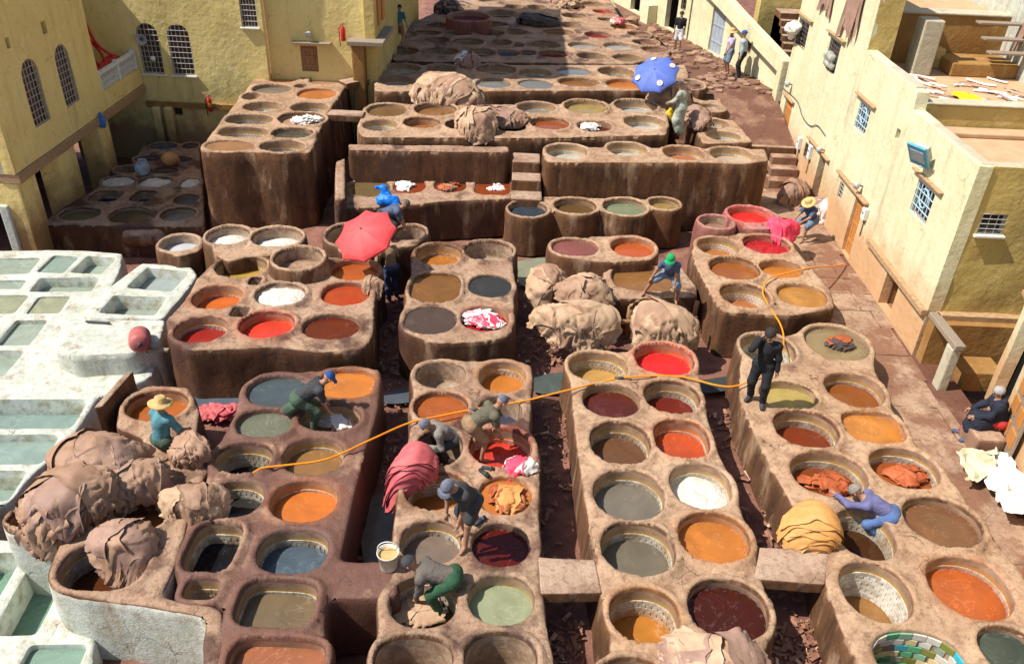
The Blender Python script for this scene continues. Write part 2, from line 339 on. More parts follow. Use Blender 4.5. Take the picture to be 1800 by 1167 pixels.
class MB:
    def __init__(s): s.V = []; s.F = []; s.n = 0
    def add(s, V, F):
        V = np.asarray(V, float); s.V.append(V); s.F += [tuple(int(i)+s.n for i in f) for f in F]; s.n += len(V); return s
    def obox(s, c, ax, ay, az):
        c, ax, ay, az = (np.array(q, float) for q in (c, ax, ay, az))
        V = [c+i*ax+j*ay+k*az for k in (-1, 1) for j in (-1, 1) for i in (-1, 1)]
        if np.dot(np.cross(ax, ay), az) < 0: F = [(0, 1, 3, 2), (4, 6, 7, 5), (0, 4, 5, 1), (1, 5, 7, 3), (3, 7, 6, 2), (2, 6, 4, 0)]
        else: F = [(0, 2, 3, 1), (4, 5, 7, 6), (0, 1, 5, 4), (1, 3, 7, 5), (3, 2, 6, 7), (2, 0, 4, 6)]
        return s.add(V, F)
    def box(s, lo, hi):
        lo, hi = np.minimum(lo, hi), np.maximum(lo, hi); c = (lo+hi)/2; h = (hi-lo)/2
        return s.obox(c, (h[0], 0, 0), (0, h[1], 0), (0, 0, h[2]))
    def rbox(s, c, size, rz=0, tilt=0):
        m = Matrix.Rotation(rz, 3, 'Z') @ Matrix.Rotation(tilt, 3, 'X')
        return s.obox(c, np.array(m @ Vector((size[0]/2, 0, 0))), np.array(m @ Vector((0, size[1]/2, 0))), np.array(m @ Vector((0, 0, size[2]/2))))
    def tube(s, pts, r, n=6, cap=True):
        pts = np.asarray(pts, float); k = len(pts); r = np.full(k, r) if np.isscalar(r) else np.asarray(r)
        T = np.gradient(pts, axis=0); T /= np.linalg.norm(T, axis=1)[:, None]+1e-9
        up = np.array([0, 0, 1.]) if abs(T[0][2]) < .9 else np.array([1., 0, 0])
        V = []
        for i in range(k):
            x = np.cross(T[i], up); x /= np.linalg.norm(x)+1e-9; up = np.cross(x, T[i])
            a = np.arange(n)*2*math.pi/n
            V.append(pts[i]+r[i]*(np.cos(a)[:, None]*x+np.sin(a)[:, None]*up))
        F = [(i*n+j, i*n+(j+1) % n, (i+1)*n+(j+1) % n, (i+1)*n+j) for i in range(k-1) for j in range(n)]
        if cap: F += [tuple(range(n))[::-1], tuple((k-1)*n+j for j in range(n))]
        return s.add(np.concatenate(V), F)
    def lathe(s, prof, c, n=20, axis=None):
        a = np.arange(n)*2*math.pi/n; V = []
        ax = Vector(axis or (0, 0, 1)); q = np.array(Vector((0, 0, 1)).rotation_difference(ax).to_matrix())
        for r, z in prof: V.append(np.stack([r*np.cos(a), r*np.sin(a), np.full(n, z)], 1) @ q.T + np.array(c))
        F = [(i*n+j, i*n+(j+1) % n, (i+1)*n+(j+1) % n, (i+1)*n+j) for i in range(len(prof)-1) for j in range(n)]
        return s.add(np.concatenate(V), F)
    def build(s, name, mat, parent=None, smooth=False, bev=0, loc=None):
        o = mk(name, np.concatenate(s.V), s.F, mat, parent, smooth, loc=loc)
        if bev:
            m = o.modifiers.new('bevel', 'BEVEL'); m.width = bev; m.segments = 2; m.limit_method = 'ANGLE'
        return o
def catmull(pts, k=10):
    P = np.asarray(pts, float); P = np.vstack([2*P[0]-P[1], P, 2*P[-1]-P[-2]]); out = []
    for i in range(1, len(P)-2):
        t = np.linspace(0, 1, k, endpoint=False)[:, None]; a, b, c, d = P[i-1:i+3]
        out.append(.5*(2*b+(c-a)*t+(2*a-5*b+4*c-d)*t**2+(3*b-a-3*c+d)*t**3))
    return np.vstack(out+[P[-2][None]])

# ---------------------------------------------------------------- planar shapes
def se_r(e, x, y):
    """signed radial distance to a super-ellipse (x,y,a,b,phi,n)"""
    dx, dy = x-e[0], y-e[1]; c, s = math.cos(e[4]), math.sin(e[4]); u, v = dx*c+dy*s, -dx*s+dy*c
    g = (np.abs(u/e[2])**e[5]+np.abs(v/e[3])**e[5])**(1/e[5])+1e-9; r = np.hypot(u, v)
    return np.where(r < 1e-6, -min(e[2], e[3]), r*(1-1/g))
def se_pts(e, n=44, off=0.0):
    if e[5] >= 3.5 and n < 400:
        L = se_pts(e, 1200, off); d = np.linalg.norm(np.roll(L, -1, 0)-L, axis=1); q = np.concatenate([[0], np.cumsum(d)]); t = np.arange(n)*q[-1]/n; Lc = np.vstack([L, L[:1]])
        return np.stack([np.interp(t, q, Lc[:, 0]), np.interp(t, q, Lc[:, 1])], 1)
    t = np.arange(n)*2*math.pi/n; c, s = np.cos(t), np.sin(t); a, b = e[2]+off, e[3]+off
    r = 1/((np.abs(c)/a)**e[5]+(np.abs(s)/b)**e[5])**(1/e[5]); u, v = r*c, r*s
    cp, sp = math.cos(e[4]), math.sin(e[4])
    return np.stack([e[0]+u*cp-v*sp, e[1]+u*sp+v*cp], 1)
def poly_sd(pl, x, y):
    pl = np.asarray(pl, float); d = np.full(x.shape, 1e9); ins = np.zeros(x.shape, bool); n = len(pl)
    for i in range(n):
        a, b = pl[i], pl[(i+1) % n]; e = b-a; wx, wy = x-a[0], y-a[1]
        t = np.clip((wx*e[0]+wy*e[1])/(e@e+1e-12), 0, 1); d = np.minimum(d, (wx-e[0]*t)**2+(wy-e[1]*t)**2)
        cnd = ((a[1] <= y) != (b[1] <= y)); xx = a[0]+(y-a[1])*(e[0]/(e[1] if abs(e[1]) > 1e-12 else 1e-12)); ins ^= cnd & (x < xx)
    return np.where(ins, -1, 1)*np.sqrt(d)
def smin(a, b, k):
    h = np.clip(.5+.5*(b-a)/k, 0, 1); return b+(a-b)*h-k*h*(1-h)
def contours(F, x0, y0, st):
    """closed zero loops of a grid field, by marching squares; inside is F<0"""
    ny, nx = F.shape; S = F < 0; seg = {}
    cj, ci = np.nonzero((S[:-1, :-1].astype(int)+S[:-1, 1:]+S[1:, :-1]+S[1:, 1:]) % 4 != 0)
    def pt(e):
        (j, i), (l, k) = e; a, b = F[j, i], F[l, k]; t = a/(a-b); return (x0+(i+(k-i)*t)*st, y0+(j+(l-j)*t)*st)
    TB = {1: [(3, 0)], 2: [(0, 1)], 3: [(3, 1)], 4: [(1, 2)], 5: [(3, 0), (1, 2)], 6: [(0, 2)], 7: [(3, 2)], 8: [(2, 3)], 9: [(2, 0)], 10: [(0, 1), (2, 3)], 11: [(2, 1)], 12: [(1, 3)], 13: [(1, 0)], 14: [(0, 3)]}
    for j, i in zip(cj.tolist(), ci.tolist()):
        c = S[j, i]*1+S[j, i+1]*2+S[j+1, i+1]*4+S[j+1, i]*8
        E = [((j, i), (j, i+1)), ((j, i+1), (j+1, i+1)), ((j+1, i), (j+1, i+1)), ((j, i), (j+1, i))]
        for a, b in TB.get(int(c), []): seg[E[a]] = E[b]
    loops = []
    while seg:
        k, v = seg.popitem(); lp = [k]
        while v != k and v in seg: lp.append(v); v = seg.pop(v)
        if len(lp) > 12: loops.append(np.array([pt(e) for e in lp]))
    return loops
def resample(L, step):
    for _ in range(2): L = .25*np.roll(L, 1, 0)+.5*L+.25*np.roll(L, -1, 0)
    d = np.linalg.norm(np.roll(L, -1, 0)-L, axis=1); s = np.concatenate([[0], np.cumsum(d)]); n = max(8, int(s[-1]/step))
    t = np.arange(n)*s[-1]/n; Lc = np.vstack([L, L[:1]])
    return np.stack([np.interp(t, s, Lc[:, 0]), np.interp(t, s, Lc[:, 1])], 1)
def cdt(pts, loops, keep):
    """triangulate scattered pts with loops as constraint edges; keep(x,y) filters centroids"""
    P = []; E = []; k = 0
    for L in loops:
        n = len(L); P += [tuple(p) for p in L]; E += [(k+i, k+(i+1) % n) for i in range(n)]; k += n
    P += [tuple(p) for p in pts]
    r = delaunay_2d_cdt([Vector(p) for p in P], E, [], 0, 1e-5)
    V = np.array([tuple(v) for v in r[0]]); T = np.array([f for f in r[2] if len(f) == 3]); om = r[3]
    c = V[T].mean(1); T = T[keep(c[:, 0], c[:, 1])]
    # orient upwards
    a, b, c = V[T[:, 0]], V[T[:, 1]], V[T[:, 2]]
    cr = (b[:, 0]-a[:, 0])*(c[:, 1]-a[:, 1])-(b[:, 1]-a[:, 1])*(c[:, 0]-a[:, 0]); T[cr < 0] = T[cr < 0][:, ::-1]
    back = {}
    for i, o in enumerate(om):
        for q in o: back[q] = i
    return V, T, back
# ---------------------------------------------------------------- masonry vat blocks (all in metres)
BLOCKS = {
 'R1': dict(z=1.2, zb=-0.05, w=0.125, mat='dry', skirt=None, cat='vat block', nm='vat_block', label='long masonry vat block along the paved alley, ending in a vat of coloured tiles',
  polys=[[(4.926, 14.732), (5.506, 15.673), (6.821, 16.257), (8.14, 15.884), (7.873, 14.745), (7.731, 13.346), (7.782, 12.298), (8.08, 11.222), (8.135, 10.12), (8.277, 9.154), (7.884, 7.401), (5.189, 6.586), (5.001, 7.914), (5.031, 8.859), (5.147, 9.567), (4.979, 10.326), (4.83, 11.312), (4.718, 12.425), (4.669, 13.501)]],
  vats=[
   (5.672, 15.313, 0.568, 0.606, 0.0, 2.2, 0.5, (200, 190, 170), 't', 'l'),
   (7.35, 15.797, 0.702, 0.723, 0.0, 2.2, 0.12, (150, 125, 85), 't', 'l'),
   (5.689, 13.663, 0.565, 0.455, 0.0, 2.2, 0.15, (185, 160, 80), 't', 'l'),
   (7.154, 13.972, 0.587, 0.59, 0.0, 2.2, 0.28, (150, 79, 12), 't', 'l'),
   (5.752, 12.564, 0.6, 0.56, 0.0, 2.2, 0.36, (130, 49, 9), 't', 'l'),
   (7.13, 12.759, 0.564, 0.482, 0.0, 3, 0.1, (205, 125, 30), 't', 'l'),
   (5.83, 11.328, 0.669, 0.584, 0.0, 2.2, 0.36, (140, 64, 16), 't', 'l'),
   (7.309, 11.611, 0.614, 0.553, 0.0, 2.2, 0.36, (165, 79, 16), 't', 'l'),
   (7.401, 10.206, 0.62, 0.562, 0.0, 2.2, 0.12, (130, 85, 50), 't', 'l'),
   (6.006, 9.911, 0.483, 0.572, 0.0, 2.2, 0.5, (75, 42, 16), 't', 'l'),
   (5.752, 8.68, 0.512, 0.576, 0.0, 2.2, 0.75, (160, 110, 50), 't', 'l'),
   (7.284, 8.864, 0.618, 0.619, 0.0, 2.2, 0.28, (190, 89, 12), 't', 'l'),
   (5.987, 7.506, 0.649, 0.488, 0.0, 2.2, 0.8, (60, 55, 30), 'c', 'l'),
   (7.338, 7.645, 0.427, 0.441, 0.0, 2.2, 0.08, (70, 80, 70), 't', 'l'),
  ]),
 'R2': dict(z=1.2, zb=-0.05, w=0.125, mat='dry', skirt=None, cat='vat block', nm='vat_block', label='masonry vat block with bright red vat, white lime vat and dark red vat',
  polys=[[(1.23, 14.238), (2.0, 14.984), (3.779, 15.259), (3.996, 14.449), (3.902, 13.073), (3.928, 11.875), (4.04, 10.965), (4.048, 9.626), (4.065, 8.165), (3.698, 7.309), (1.564, 6.494), (1.589, 7.834), (1.446, 8.883), (1.39, 10.376), (1.268, 12.188)]],
  vats=[
   (1.857, 14.394, 0.613, 0.545, 0.0, 2.2, 0.44, (200, 150, 70), 't', 'l'),
   (3.3, 14.742, 0.618, 0.601, 0.0, 2.2, 0.22, (235, 8, 0), 't', 'l'),
   (2.043, 13.234, 0.567, 0.539, 0.0, 2.2, 0.18, (95, 35, 22), 't', 'l'),
   (3.274, 13.395, 0.544, 0.527, 0.0, 2.2, 0.36, (120, 30, 10), 't', 'l'),
   (2.103, 11.901, 0.548, 0.599, 0.0, 2.2, 0.33, (115, 75, 45), 't', 'l'),
   (3.274, 12.091, 0.499, 0.541, 0.0, 2.6, 0.25, (200, 74, 8), 't', 'l'),
   (2.142, 10.568, 0.606, 0.598, 0.0, 2.2, 0.3, (125, 115, 100), 't', 'l'),
   (3.433, 10.873, 0.529, 0.56, 0.0, 2.2, 0.3, (215, 205, 180), 't', 'h'),
   (2.166, 9.317, 0.579, 0.561, 0.0, 2.2, 0.36, (120, 110, 90), 't', 'l'),
   (3.438, 9.62, 0.564, 0.531, 0.0, 2.2, 0.15, (205, 120, 25), 't', 'l'),
   (2.126, 8.027, 0.498, 0.473, 0.0, 2.2, 0.54, (200, 124, 12), 't', 'l'),
   (3.389, 8.2, 0.579, 0.534, 0.0, 2.2, 0.12, (75, 25, 8), 't', 'l'),
   (1.84, 6.885, 0.476, 0.393, 0.0, 2.2, 0.5, (150, 90, 40), 't', 'l'),
  ]),
 'C1': dict(z=1.2, zb=-0.05, w=0.125, mat='mid', skirt=None, cat='vat block', nm='vat_block', label='central masonry vat block with men working in its vats',
  polys=[[(-2.022, 14.197), (-0.82, 14.458), (0.451, 14.387), (0.456, 13.195), (0.405, 12.129), (0.617, 11.496), (0.591, 10.058), (0.604, 8.95), (0.642, 8.187), (0.72, 7.69), (0.887, 6.382), (-1.688, 6.26), (-1.698, 7.469), (-1.808, 8.158), (-1.677, 8.707), (-1.796, 9.529), (-1.852, 10.591), (-1.822, 11.49), (-1.865, 12.662)]],
  vats=[
   (-1.424, 13.843, 0.502, 0.46, 0.0, 2.2, 0.5, None, 'p', 'e'),
   (-0.159, 13.902, 0.482, 0.542, 0.0, 2.2, 0.35, (205, 119, 12), 't', 'l'),
   (-1.314, 12.73, 0.508, 0.465, 0.0, 2.2, 0.06, (180, 89, 12), 't', 'l'),
   (-0.165, 12.766, 0.411, 0.43, 0.0, 2.2, 0.45, (70, 70, 90), 'p', 'l'),
   (-1.227, 11.549, 0.402, 0.49, 0.0, 2.2, 0.6, (60, 35, 35), 'p', 'l'),
   (-0.113, 11.62, 0.554, 0.538, 0.0, 2.2, 0.3, (220, 50, 15), 't', 'l'),
   (-1.182, 10.421, 0.514, 0.457, 0.0, 2.2, 0.5, (185, 110, 30), 't', 'l'),
   (-0.003, 10.411, 0.448, 0.455, 0.0, 2.2, 0.08, (205, 115, 20), 't', 'l'),
   (-1.153, 9.285, 0.478, 0.458, 0.0, 2.2, 0.32, (135, 115, 100), 't', 'l'),
   (-0.032, 9.315, 0.465, 0.458, 0.0, 2.2, 0.15, (95, 20, 8), 't', 'l'),
   (-1.139, 8.138, 0.51, 0.476, 0.0, 2.2, 0.55, (95, 75, 50), 't', 'l'),
   (0.015, 8.218, 0.483, 0.438, 0.0, 2.2, 0.2, (160, 165, 125), 't', 'l'),
   (-1.151, 7.111, 0.528, 0.374, 0.0, 2.4, 0.7, None, 'p', 'e'),
   (0.043, 7.2, 0.489, 0.406, 0.0, 2.2, 0.7, (150, 140, 115), 'p', 'l'),
  ]),
 'L1': dict(z=1.194, zb=-0.05, w=0.125, mat='wet', skirt=None, cat='vat block', nm='vat_block', label='wet brown masonry vat block with orange vats and dark square pools',
  polys=[[(-5.332, 13.156), (-4.963, 13.673), (-3.954, 13.851), (-2.706, 13.987), (-2.523, 12.623), (-2.567, 11.291), (-2.557, 10.137), (-2.522, 9.126), (-2.545, 8.663), (-2.566, 8.143), (-2.475, 7.528), (-2.069, 6.325), (-3.596, 6.252), (-3.946, 7.451), (-4.021, 7.94), (-4.443, 7.958), (-4.727, 8.214), (-4.901, 8.53), (-5.123, 9.523), (-5.137, 10.388), (-5.279, 11.266), (-5.173, 12.087)], [(-2.623, 8.828), (-1.614, 8.886), (-1.515, 8.179), (-2.603, 8.12)]],
  vats=[
   (-4.568, 13.074, 0.613, 0.505, 0.0, 2.2, 0.07, (80, 90, 92), 't', 'l'),
   (-3.286, 13.404, 0.538, 0.477, 0.0, 3, 0.08, (215, 124, 12), 't', 'l'),
   (-4.557, 12.003, 0.496, 0.402, 0.0, 2.2, 0.04, (120, 120, 95), 't', 'l'),
   (-3.381, 12.273, 0.565, 0.411, 0.0, 2.2, 0.35, (150, 110, 75), 't', 'l'),
   (-3.465, 11.199, 0.536, 0.489, 0.0, 2.2, 0.25, (155, 110, 55), 't', 'l'),
   (-4.665, 11.039, 0.498, 0.391, 0.0, 2.2, 0.5, (30, 30, 30), 't', 'l'),
   (-3.378, 10.1, 0.558, 0.483, 0.0, 2.2, 0.25, (215, 114, 9), 't', 'l'),
   (-4.551, 10.079, 0.493, 0.43, 0.0, 2.2, 0.4, (50, 48, 45), 't', 'l'),
   (-3.281, 8.977, 0.538, 0.441, 0.0, 2.6, 0.34, (85, 100, 110), 't', 'l'),
   (-3.265, 7.953, 0.552, 0.419, 0.0, 4, 0.25, (125, 105, 75), 't', 'l'),
   (-3.022, 7.028, 0.637, 0.328, 0.0, 4, 0.15, (175, 105, 65), 't', 'l'),
   (-4.523, 8.967, 0.374, 0.499, 0.0, 4, 0.4, (22, 20, 26), 't', 'l'),
   (-4.438, 8.169, 0.241, 0.186, 0.0, 4, 0.6, (25, 20, 22), 't', 'l'),
  ]),
 'L2': dict(z=1.2, zb=-0.2, w=0.1, mat='mid', skirt='white', cat='vat block', nm='vat_block', label='curved brown vat block with whitewashed outer wall above the lime pools',
  polys=[[(-7.81, 9.109), (-7.959, 9.472), (-6.881, 9.731), (-6.848, 9.865), (-6.528, 10.224), (-5.774, 10.272), (-5.278, 9.962), (-5.057, 9.212), (-4.983, 8.52), (-4.992, 8.089), (-5.369, 7.883), (-6.044, 7.907), (-6.532, 8.057), (-6.836, 8.415), (-6.938, 8.981), (-6.83, 9.131)], [(-5.858, 8.146), (-4.138, 7.868), (-4.003, 7.656), (-5.728, 7.945)], [(-4.212, 7.844), (-4.018, 7.804), (-3.483, 6.175), (-3.784, 6.161), (-4.126, 7.343)]],
  vats=[
   (-7.315, 9.388, 0.605, 0.202, 0.0, 3, 0.5, (30, 22, 20), 't', 'l'),
   (-6.056, 9.629, 0.616, 0.498, 0.0, 2.2, 0.45, (160, 105, 40), 't', 'l'),
   (-6.045, 8.519, 0.633, 0.463, 0.0, 2.6, 0.5, (90, 45, 15), 't', 'l'),
  ]),
 'L0': dict(z=1.188, zb=-0.05, w=0.125, mat='mid', skirt=None, cat='vat block', nm='vat_block', label='brown masonry block with one round orange vat behind the tan hide heaps',
  polys=[[(-7.464, 12.819), (-7.185, 13.103), (-6.387, 13.086), (-5.921, 12.388), (-5.69, 11.562), (-6.09, 11.375), (-6.654, 11.496), (-7.295, 11.778)], [(-7.591, 11.274), (-5.843, 11.551), (-5.263, 11.119), (-5.189, 10.252), (-6.544, 10.03), (-7.411, 10.25)]],
  vats=[
   (-6.726, 12.407, 0.554, 0.458, 0.0, 2.2, 0.2, (190, 99, 12), 't', 'l'),
  ]),
 'E': dict(z=1.3, zb=-0.05, w=0.125, mat='mid', skirt=None, cat='vat block', nm='vat_block', label='masonry vat block left of the red parasol with red and orange vats',
  polys=[[(-7.31, 14.713), (-7.64, 15.263), (-7.54, 16.394), (-7.621, 17.202), (-7.523, 17.937), (-7.019, 18.599), (-6.215, 18.835), (-5.002, 18.635), (-4.575, 18.676), (-3.546, 18.159), (-3.249, 16.771), (-3.032, 15.06), (-3.131, 14.561), (-4.056, 14.358), (-5.054, 14.495), (-5.736, 14.354), (-6.765, 14.208)]],
  vats=[
   (-6.714, 17.789, 0.595, 0.543, 0.0, 2.2, 0.3, (190, 150, 50), 't', 'l'),
   (-6.845, 16.376, 0.543, 0.545, 0.0, 2.2, 0.3, (220, 104, 8), 't', 'l'),
   (-5.431, 16.565, 0.548, 0.525, 0.0, 2.2, 0.08, (215, 205, 190), 't', 'h'),
   (-3.969, 16.832, 0.565, 0.534, 0.0, 2.2, 0.12, (185, 64, 6), 't', 'l'),
   (-6.755, 14.998, 0.544, 0.527, 0.0, 2.2, 0.3, (170, 30, 12), 't', 'l'),
   (-5.389, 15.251, 0.576, 0.536, 0.0, 2.2, 0.2, (235, 55, 5), 't', 'l'),
   (-3.991, 15.33, 0.615, 0.513, 0.0, 2.2, 0.08, (110, 35, 8), 't', 'l'),
   (-3.985, 18.01, 0.582, 0.53, 0.0, 2.2, 0.15, (190, 84, 4), 't', 'l'),
   (-6.14, 15.778, 0.179, 0.216, 0.0, 5, 0.5, None, 'p', 'e'),
   (-6.182, 17.138, 0.12, 0.177, 0.0, 5, 0.5, None, 'p', 'e'),
  ]),
 'E2': dict(z=1.4, zb=-0.05, w=0.125, mat='dry', skirt=None, cat='vat block', nm='vat_block', label='grey earthen block with two vats of white lime near the dark court',
  polys=[[(-7.936, 19.454), (-7.7, 19.893), (-6.5, 19.946), (-5.597, 19.351), (-5.479, 18.552), (-6.626, 18.287), (-7.087, 17.939), (-7.573, 18.351)]],
  vats=[
   (-7.486, 19.274, 0.514, 0.532, 0.0, 2.2, 0.22, (215, 210, 200), 'p', 'h'),
   (-6.219, 19.301, 0.629, 0.562, 0.0, 2.2, 0.28, (210, 205, 195), 'p', 'h'),
  ]),
 'E3': dict(z=1.1, zb=-0.5, w=0.125, mat='dry', skirt=None, cat='vat block', nm='vat_block', label='low grey round tub with a small side wall at the edge of the court',
  polys=[[(-9.047, 19.282), (-8.379, 19.514), (-8.186, 19.037), (-8.673, 18.67)]],
  vats=[
   (-8.864, 19.408, 0.473, 0.465, 0.0, 2.2, 0.25, (205, 205, 205), 'p', 'l'),
  ]),
 'E4': dict(z=1.6, zb=0.9, w=0.125, mat='dry', skirt=None, cat='vat block', nm='vat_block', label='tall round empty clay tub standing on the masonry block',
  polys=[],
  vats=[
   (-5.289, 17.843, 0.562, 0.564, 0.0, 2.2, 0.45, (150, 135, 115), 'p', 'l'),
  ]),
 'E5': dict(z=1.3, zb=-0.05, w=0.125, mat='mid', skirt=None, cat='vat block', nm='vat_block', label='low masonry block with two empty tubs behind the red parasol',
  polys=[[(-4.919, 19.621), (-3.939, 20.063), (-2.556, 20.028), (-2.572, 19.517), (-4.464, 18.845)]],
  vats=[
   (-4.537, 19.844, 0.481, 0.616, 0.0, 2.2, 0.5, None, 'p', 'e'),
   (-2.841, 20.111, 0.378, 0.451, 0.0, 2.2, 0.4, None, 'p', 'e'),
  ]),
 'F': dict(z=1.2, zb=-0.05, w=0.125, mat='mid', skirt=None, cat='vat block', nm='vat_block', label='masonry vat block right of the red parasol with grey and taupe vats',
  polys=[[(-2.706, 19.371), (-1.771, 19.795), (-0.175, 19.783), (-0.036, 18.984), (0.026, 16.187), (-0.06, 15.456), (-0.74, 15.17), (-1.729, 15.046), (-2.49, 15.611), (-2.543, 16.477), (-2.594, 18.134)]],
  vats=[
   (-1.978, 19.131, 0.573, 0.606, 0.0, 2.2, 0.3, (185, 110, 15), 't', 'l'),
   (-0.705, 19.461, 0.614, 0.55, 0.0, 2.4, 0.45, None, 'p', 'e'),
   (-1.9, 17.396, 0.59, 0.708, 0.0, 3, 0.03, (140, 89, 16), 't', 'l'),
   (-0.588, 17.69, 0.53, 0.565, 0.0, 2.2, 0.06, (62, 58, 52), 't', 'l'),
   (-1.865, 15.996, 0.597, 0.607, 0.0, 2.2, 0.04, (90, 70, 55), 't', 'l'),
   (-0.635, 16.157, 0.555, 0.545, 0.0, 2.2, 0.2, (170, 10, 5), 't', 'l'),
  ]),
 'G': dict(z=1.25, zb=-0.05, w=0.125, mat='dry', skirt=None, cat='vat block', nm='vat_block', label='rounded masonry block with a foamy pink vat and an orange vat',
  polys=[[(1.034, 19.635), (2.07, 20.592), (3.345, 20.827), (3.706, 19.893), (3.57, 19.389), (2.429, 19.121), (1.177, 19.322)]],
  vats=[
   (1.579, 19.838, 0.608, 0.514, 0.0, 2.2, 0.06, (150, 80, 65), 't', 'l'),
   (3.14, 20.053, 0.586, 0.588, 0.0, 2.2, 0.2, (195, 84, 12), 't', 'l'),
  ]),
 'G2': dict(z=0.95, zb=-0.05, w=0.125, mat='mid', skirt=None, cat='vat block', nm='vat_block', label='low masonry basin full of tan water beneath the man in a green cap',
  polys=[[(2.326, 19.36), (4.424, 19.814), (4.667, 18.503), (4.585, 18.005), (2.213, 17.713)]],
  vats=[
   (3.308, 18.755, 0.779, 0.649, 0.0, 3, 0.05, (150, 100, 45), 't', 'l'),
  ]),
 'H': dict(z=1.2, zb=-0.05, w=0.125, mat='dry', skirt=None, cat='vat block', nm='vat_block', label='masonry vat block with crimson and orange vats beside the alley door',
  polys=[[(4.735, 20.091), (5.18, 20.898), (6.309, 21.374), (7.647, 21.252), (7.72, 20.043), (7.934, 18.209), (7.748, 17.36), (6.737, 16.931), (4.974, 16.911), (4.795, 18.218), (4.728, 19.117)]],
  vats=[
   (5.53, 20.429, 0.562, 0.564, 0.0, 2.2, 0.4, (185, 109, 24), 't', 'l'),
   (6.868, 20.549, 0.621, 0.566, 0.0, 2.2, 0.12, (190, 0, 25), 't', 'l'),
   (5.69, 19.065, 0.633, 0.616, 0.0, 2.2, 0.12, (165, 89, 16), 't', 'l'),
   (6.947, 19.238, 0.547, 0.481, 0.0, 2.2, 0.2, (195, 114, 20), 't', 'l'),
   (5.658, 17.664, 0.581, 0.592, 0.0, 2.2, 0.45, (185, 110, 50), 't', 'l'),
   (7.119, 17.867, 0.591, 0.585, 0.0, 2.2, 0.1, (190, 125, 35), 't', 'l'),
  ]),
 'H2': dict(z=1.35, zb=-0.05, w=0.125, mat='pink', skirt=None, cat='vat block', nm='vat_block', label='small round pink-stained empty tub next to the bright red vat',
  polys=[],
  vats=[
   (5.638, 21.555, 0.444, 0.411, 0.0, 2.2, 0.2, (160, 120, 100), 'p', 'l'),
  ]),
 'H3': dict(z=1.4, zb=-0.05, w=0.125, mat='pink', skirt=None, cat='vat block', nm='vat_block', label='pink-stained masonry block with the bright red vat by the straw-hatted man',
  polys=[[(5.942, 22.167), (7.384, 22.68), (7.671, 22.152), (7.701, 21.319), (6.555, 21.203)]],
  vats=[
   (6.691, 22.06, 0.591, 0.56, 0.0, 2.2, 0.15, (225, 5, 5), 't', 'l'),
  ]),
 'I': dict(z=1.1, zb=-0.05, w=0.13, mat='dry', skirt=None, cat='vat block', nm='vat_block', label='row of four rounded clay tubs below the stained retaining wall',
  polys=[[(-0.177, 23.21), (0.86, 23.538), (4.794, 23.666), (4.697, 22.981), (-0.155, 22.303)]],
  vats=[
   (0.311, 22.442, 0.553, 0.52, 0.0, 2.2, 0.1, (55, 65, 75), 't', 'l'),
   (1.717, 22.797, 0.611, 0.55, 0.0, 2.2, 0.15, (105, 75, 35), 't', 'l'),
   (3.201, 22.895, 0.627, 0.592, 0.0, 2.2, 0.12, (130, 140, 105), 't', 'l'),
   (4.431, 23.249, 0.443, 0.416, 0.0, 2.2, 0.12, (160, 130, 65), 't', 'l'),
  ]),
 'J': dict(z=1.2, zb=-0.05, w=0.125, mat='mid', skirt=None, cat='vat block', nm='vat_block', label='low platform of four vats under a brown back wall, blue bag in front',
  polys=[[(-5.569, 23.687), (-0.123, 24.541), (-0.092, 23.074), (-1.858, 22.712), (-3.629, 22.111), (-5.184, 21.785)]],
  vats=[
   (-4.518, 23.376, 0.63, 0.676, 0.0, 2.2, 0.05, (120, 95, 55), 't', 'l'),
   (-3.327, 23.64, 0.492, 0.598, 0.0, 2.2, 0.05, (150, 59, 12), 't', 'l'),
   (-2.098, 23.844, 0.496, 0.558, 0.0, 2.2, 0.05, (130, 54, 20), 't', 'l'),
   (-0.788, 23.837, 0.554, 0.606, 0.0, 4, 0.05, (150, 64, 12), 't', 'l'),
  ]),
 'Jw': dict(z=2.2, zb=-0.05, w=0.125, mat='mid', skirt=None, cat='wall', nm='masonry_wall', label='long brown masonry wall behind the platform with the blue bag',
  polys=[[(-5.27, 24.314), (-0.378, 24.732), (-0.312, 24.243), (-5.177, 23.832)]],
  vats=[
  ]),
 'Jl': dict(z=1.55, zb=-0.05, w=0.125, mat='mid', skirt=None, cat='wall', nm='masonry_wall', label='low brown side wall left of the four platform vats',
  polys=[[(-5.727, 24.426), (-5.515, 24.795), (-4.889, 21.66), (-5.173, 21.549)]],
  vats=[
  ]),
 'K': dict(z=2.2, zb=-0.05, w=0.125, mat='dry', skirt=None, cat='vat block', nm='vat_block', label='high masonry block with four pale vats above a stained retaining wall',
  polys=[[(0.716, 24.321), (1.164, 24.875), (7.799, 25.504), (7.686, 24.494), (6.709, 24.185), (0.795, 23.567)]],
  vats=[
   (1.444, 24.524, 0.632, 0.661, 0.0, 2.2, 0.35, (210, 200, 180), 't', 'l'),
   (3.357, 24.96, 0.62, 0.599, 0.0, 2.2, 0.35, (205, 190, 160), 't', 'l'),
   (5.093, 24.777, 0.627, 0.637, 0.0, 2.2, 0.3, (185, 110, 60), 't', 'l'),
   (6.615, 24.866, 0.675, 0.661, 0.0, 2.2, 0.3, (205, 180, 150), 't', 'l'),
  ]),
 'P1': dict(z=2.35, zb=-0.05, w=0.125, mat='dry', skirt=None, cat='vat block', nm='vat_block', label='long terrace row of vats with two hide heaps, behind the brown wall',
  polys=[[(-5.305, 27.367), (-4.629, 27.965), (-2.692, 28.116), (5.118, 29.368), (4.956, 27.286), (4.716, 26.066), (0.267, 25.167), (-4.91, 24.6), (-5.171, 25.361)]],
  vats=[
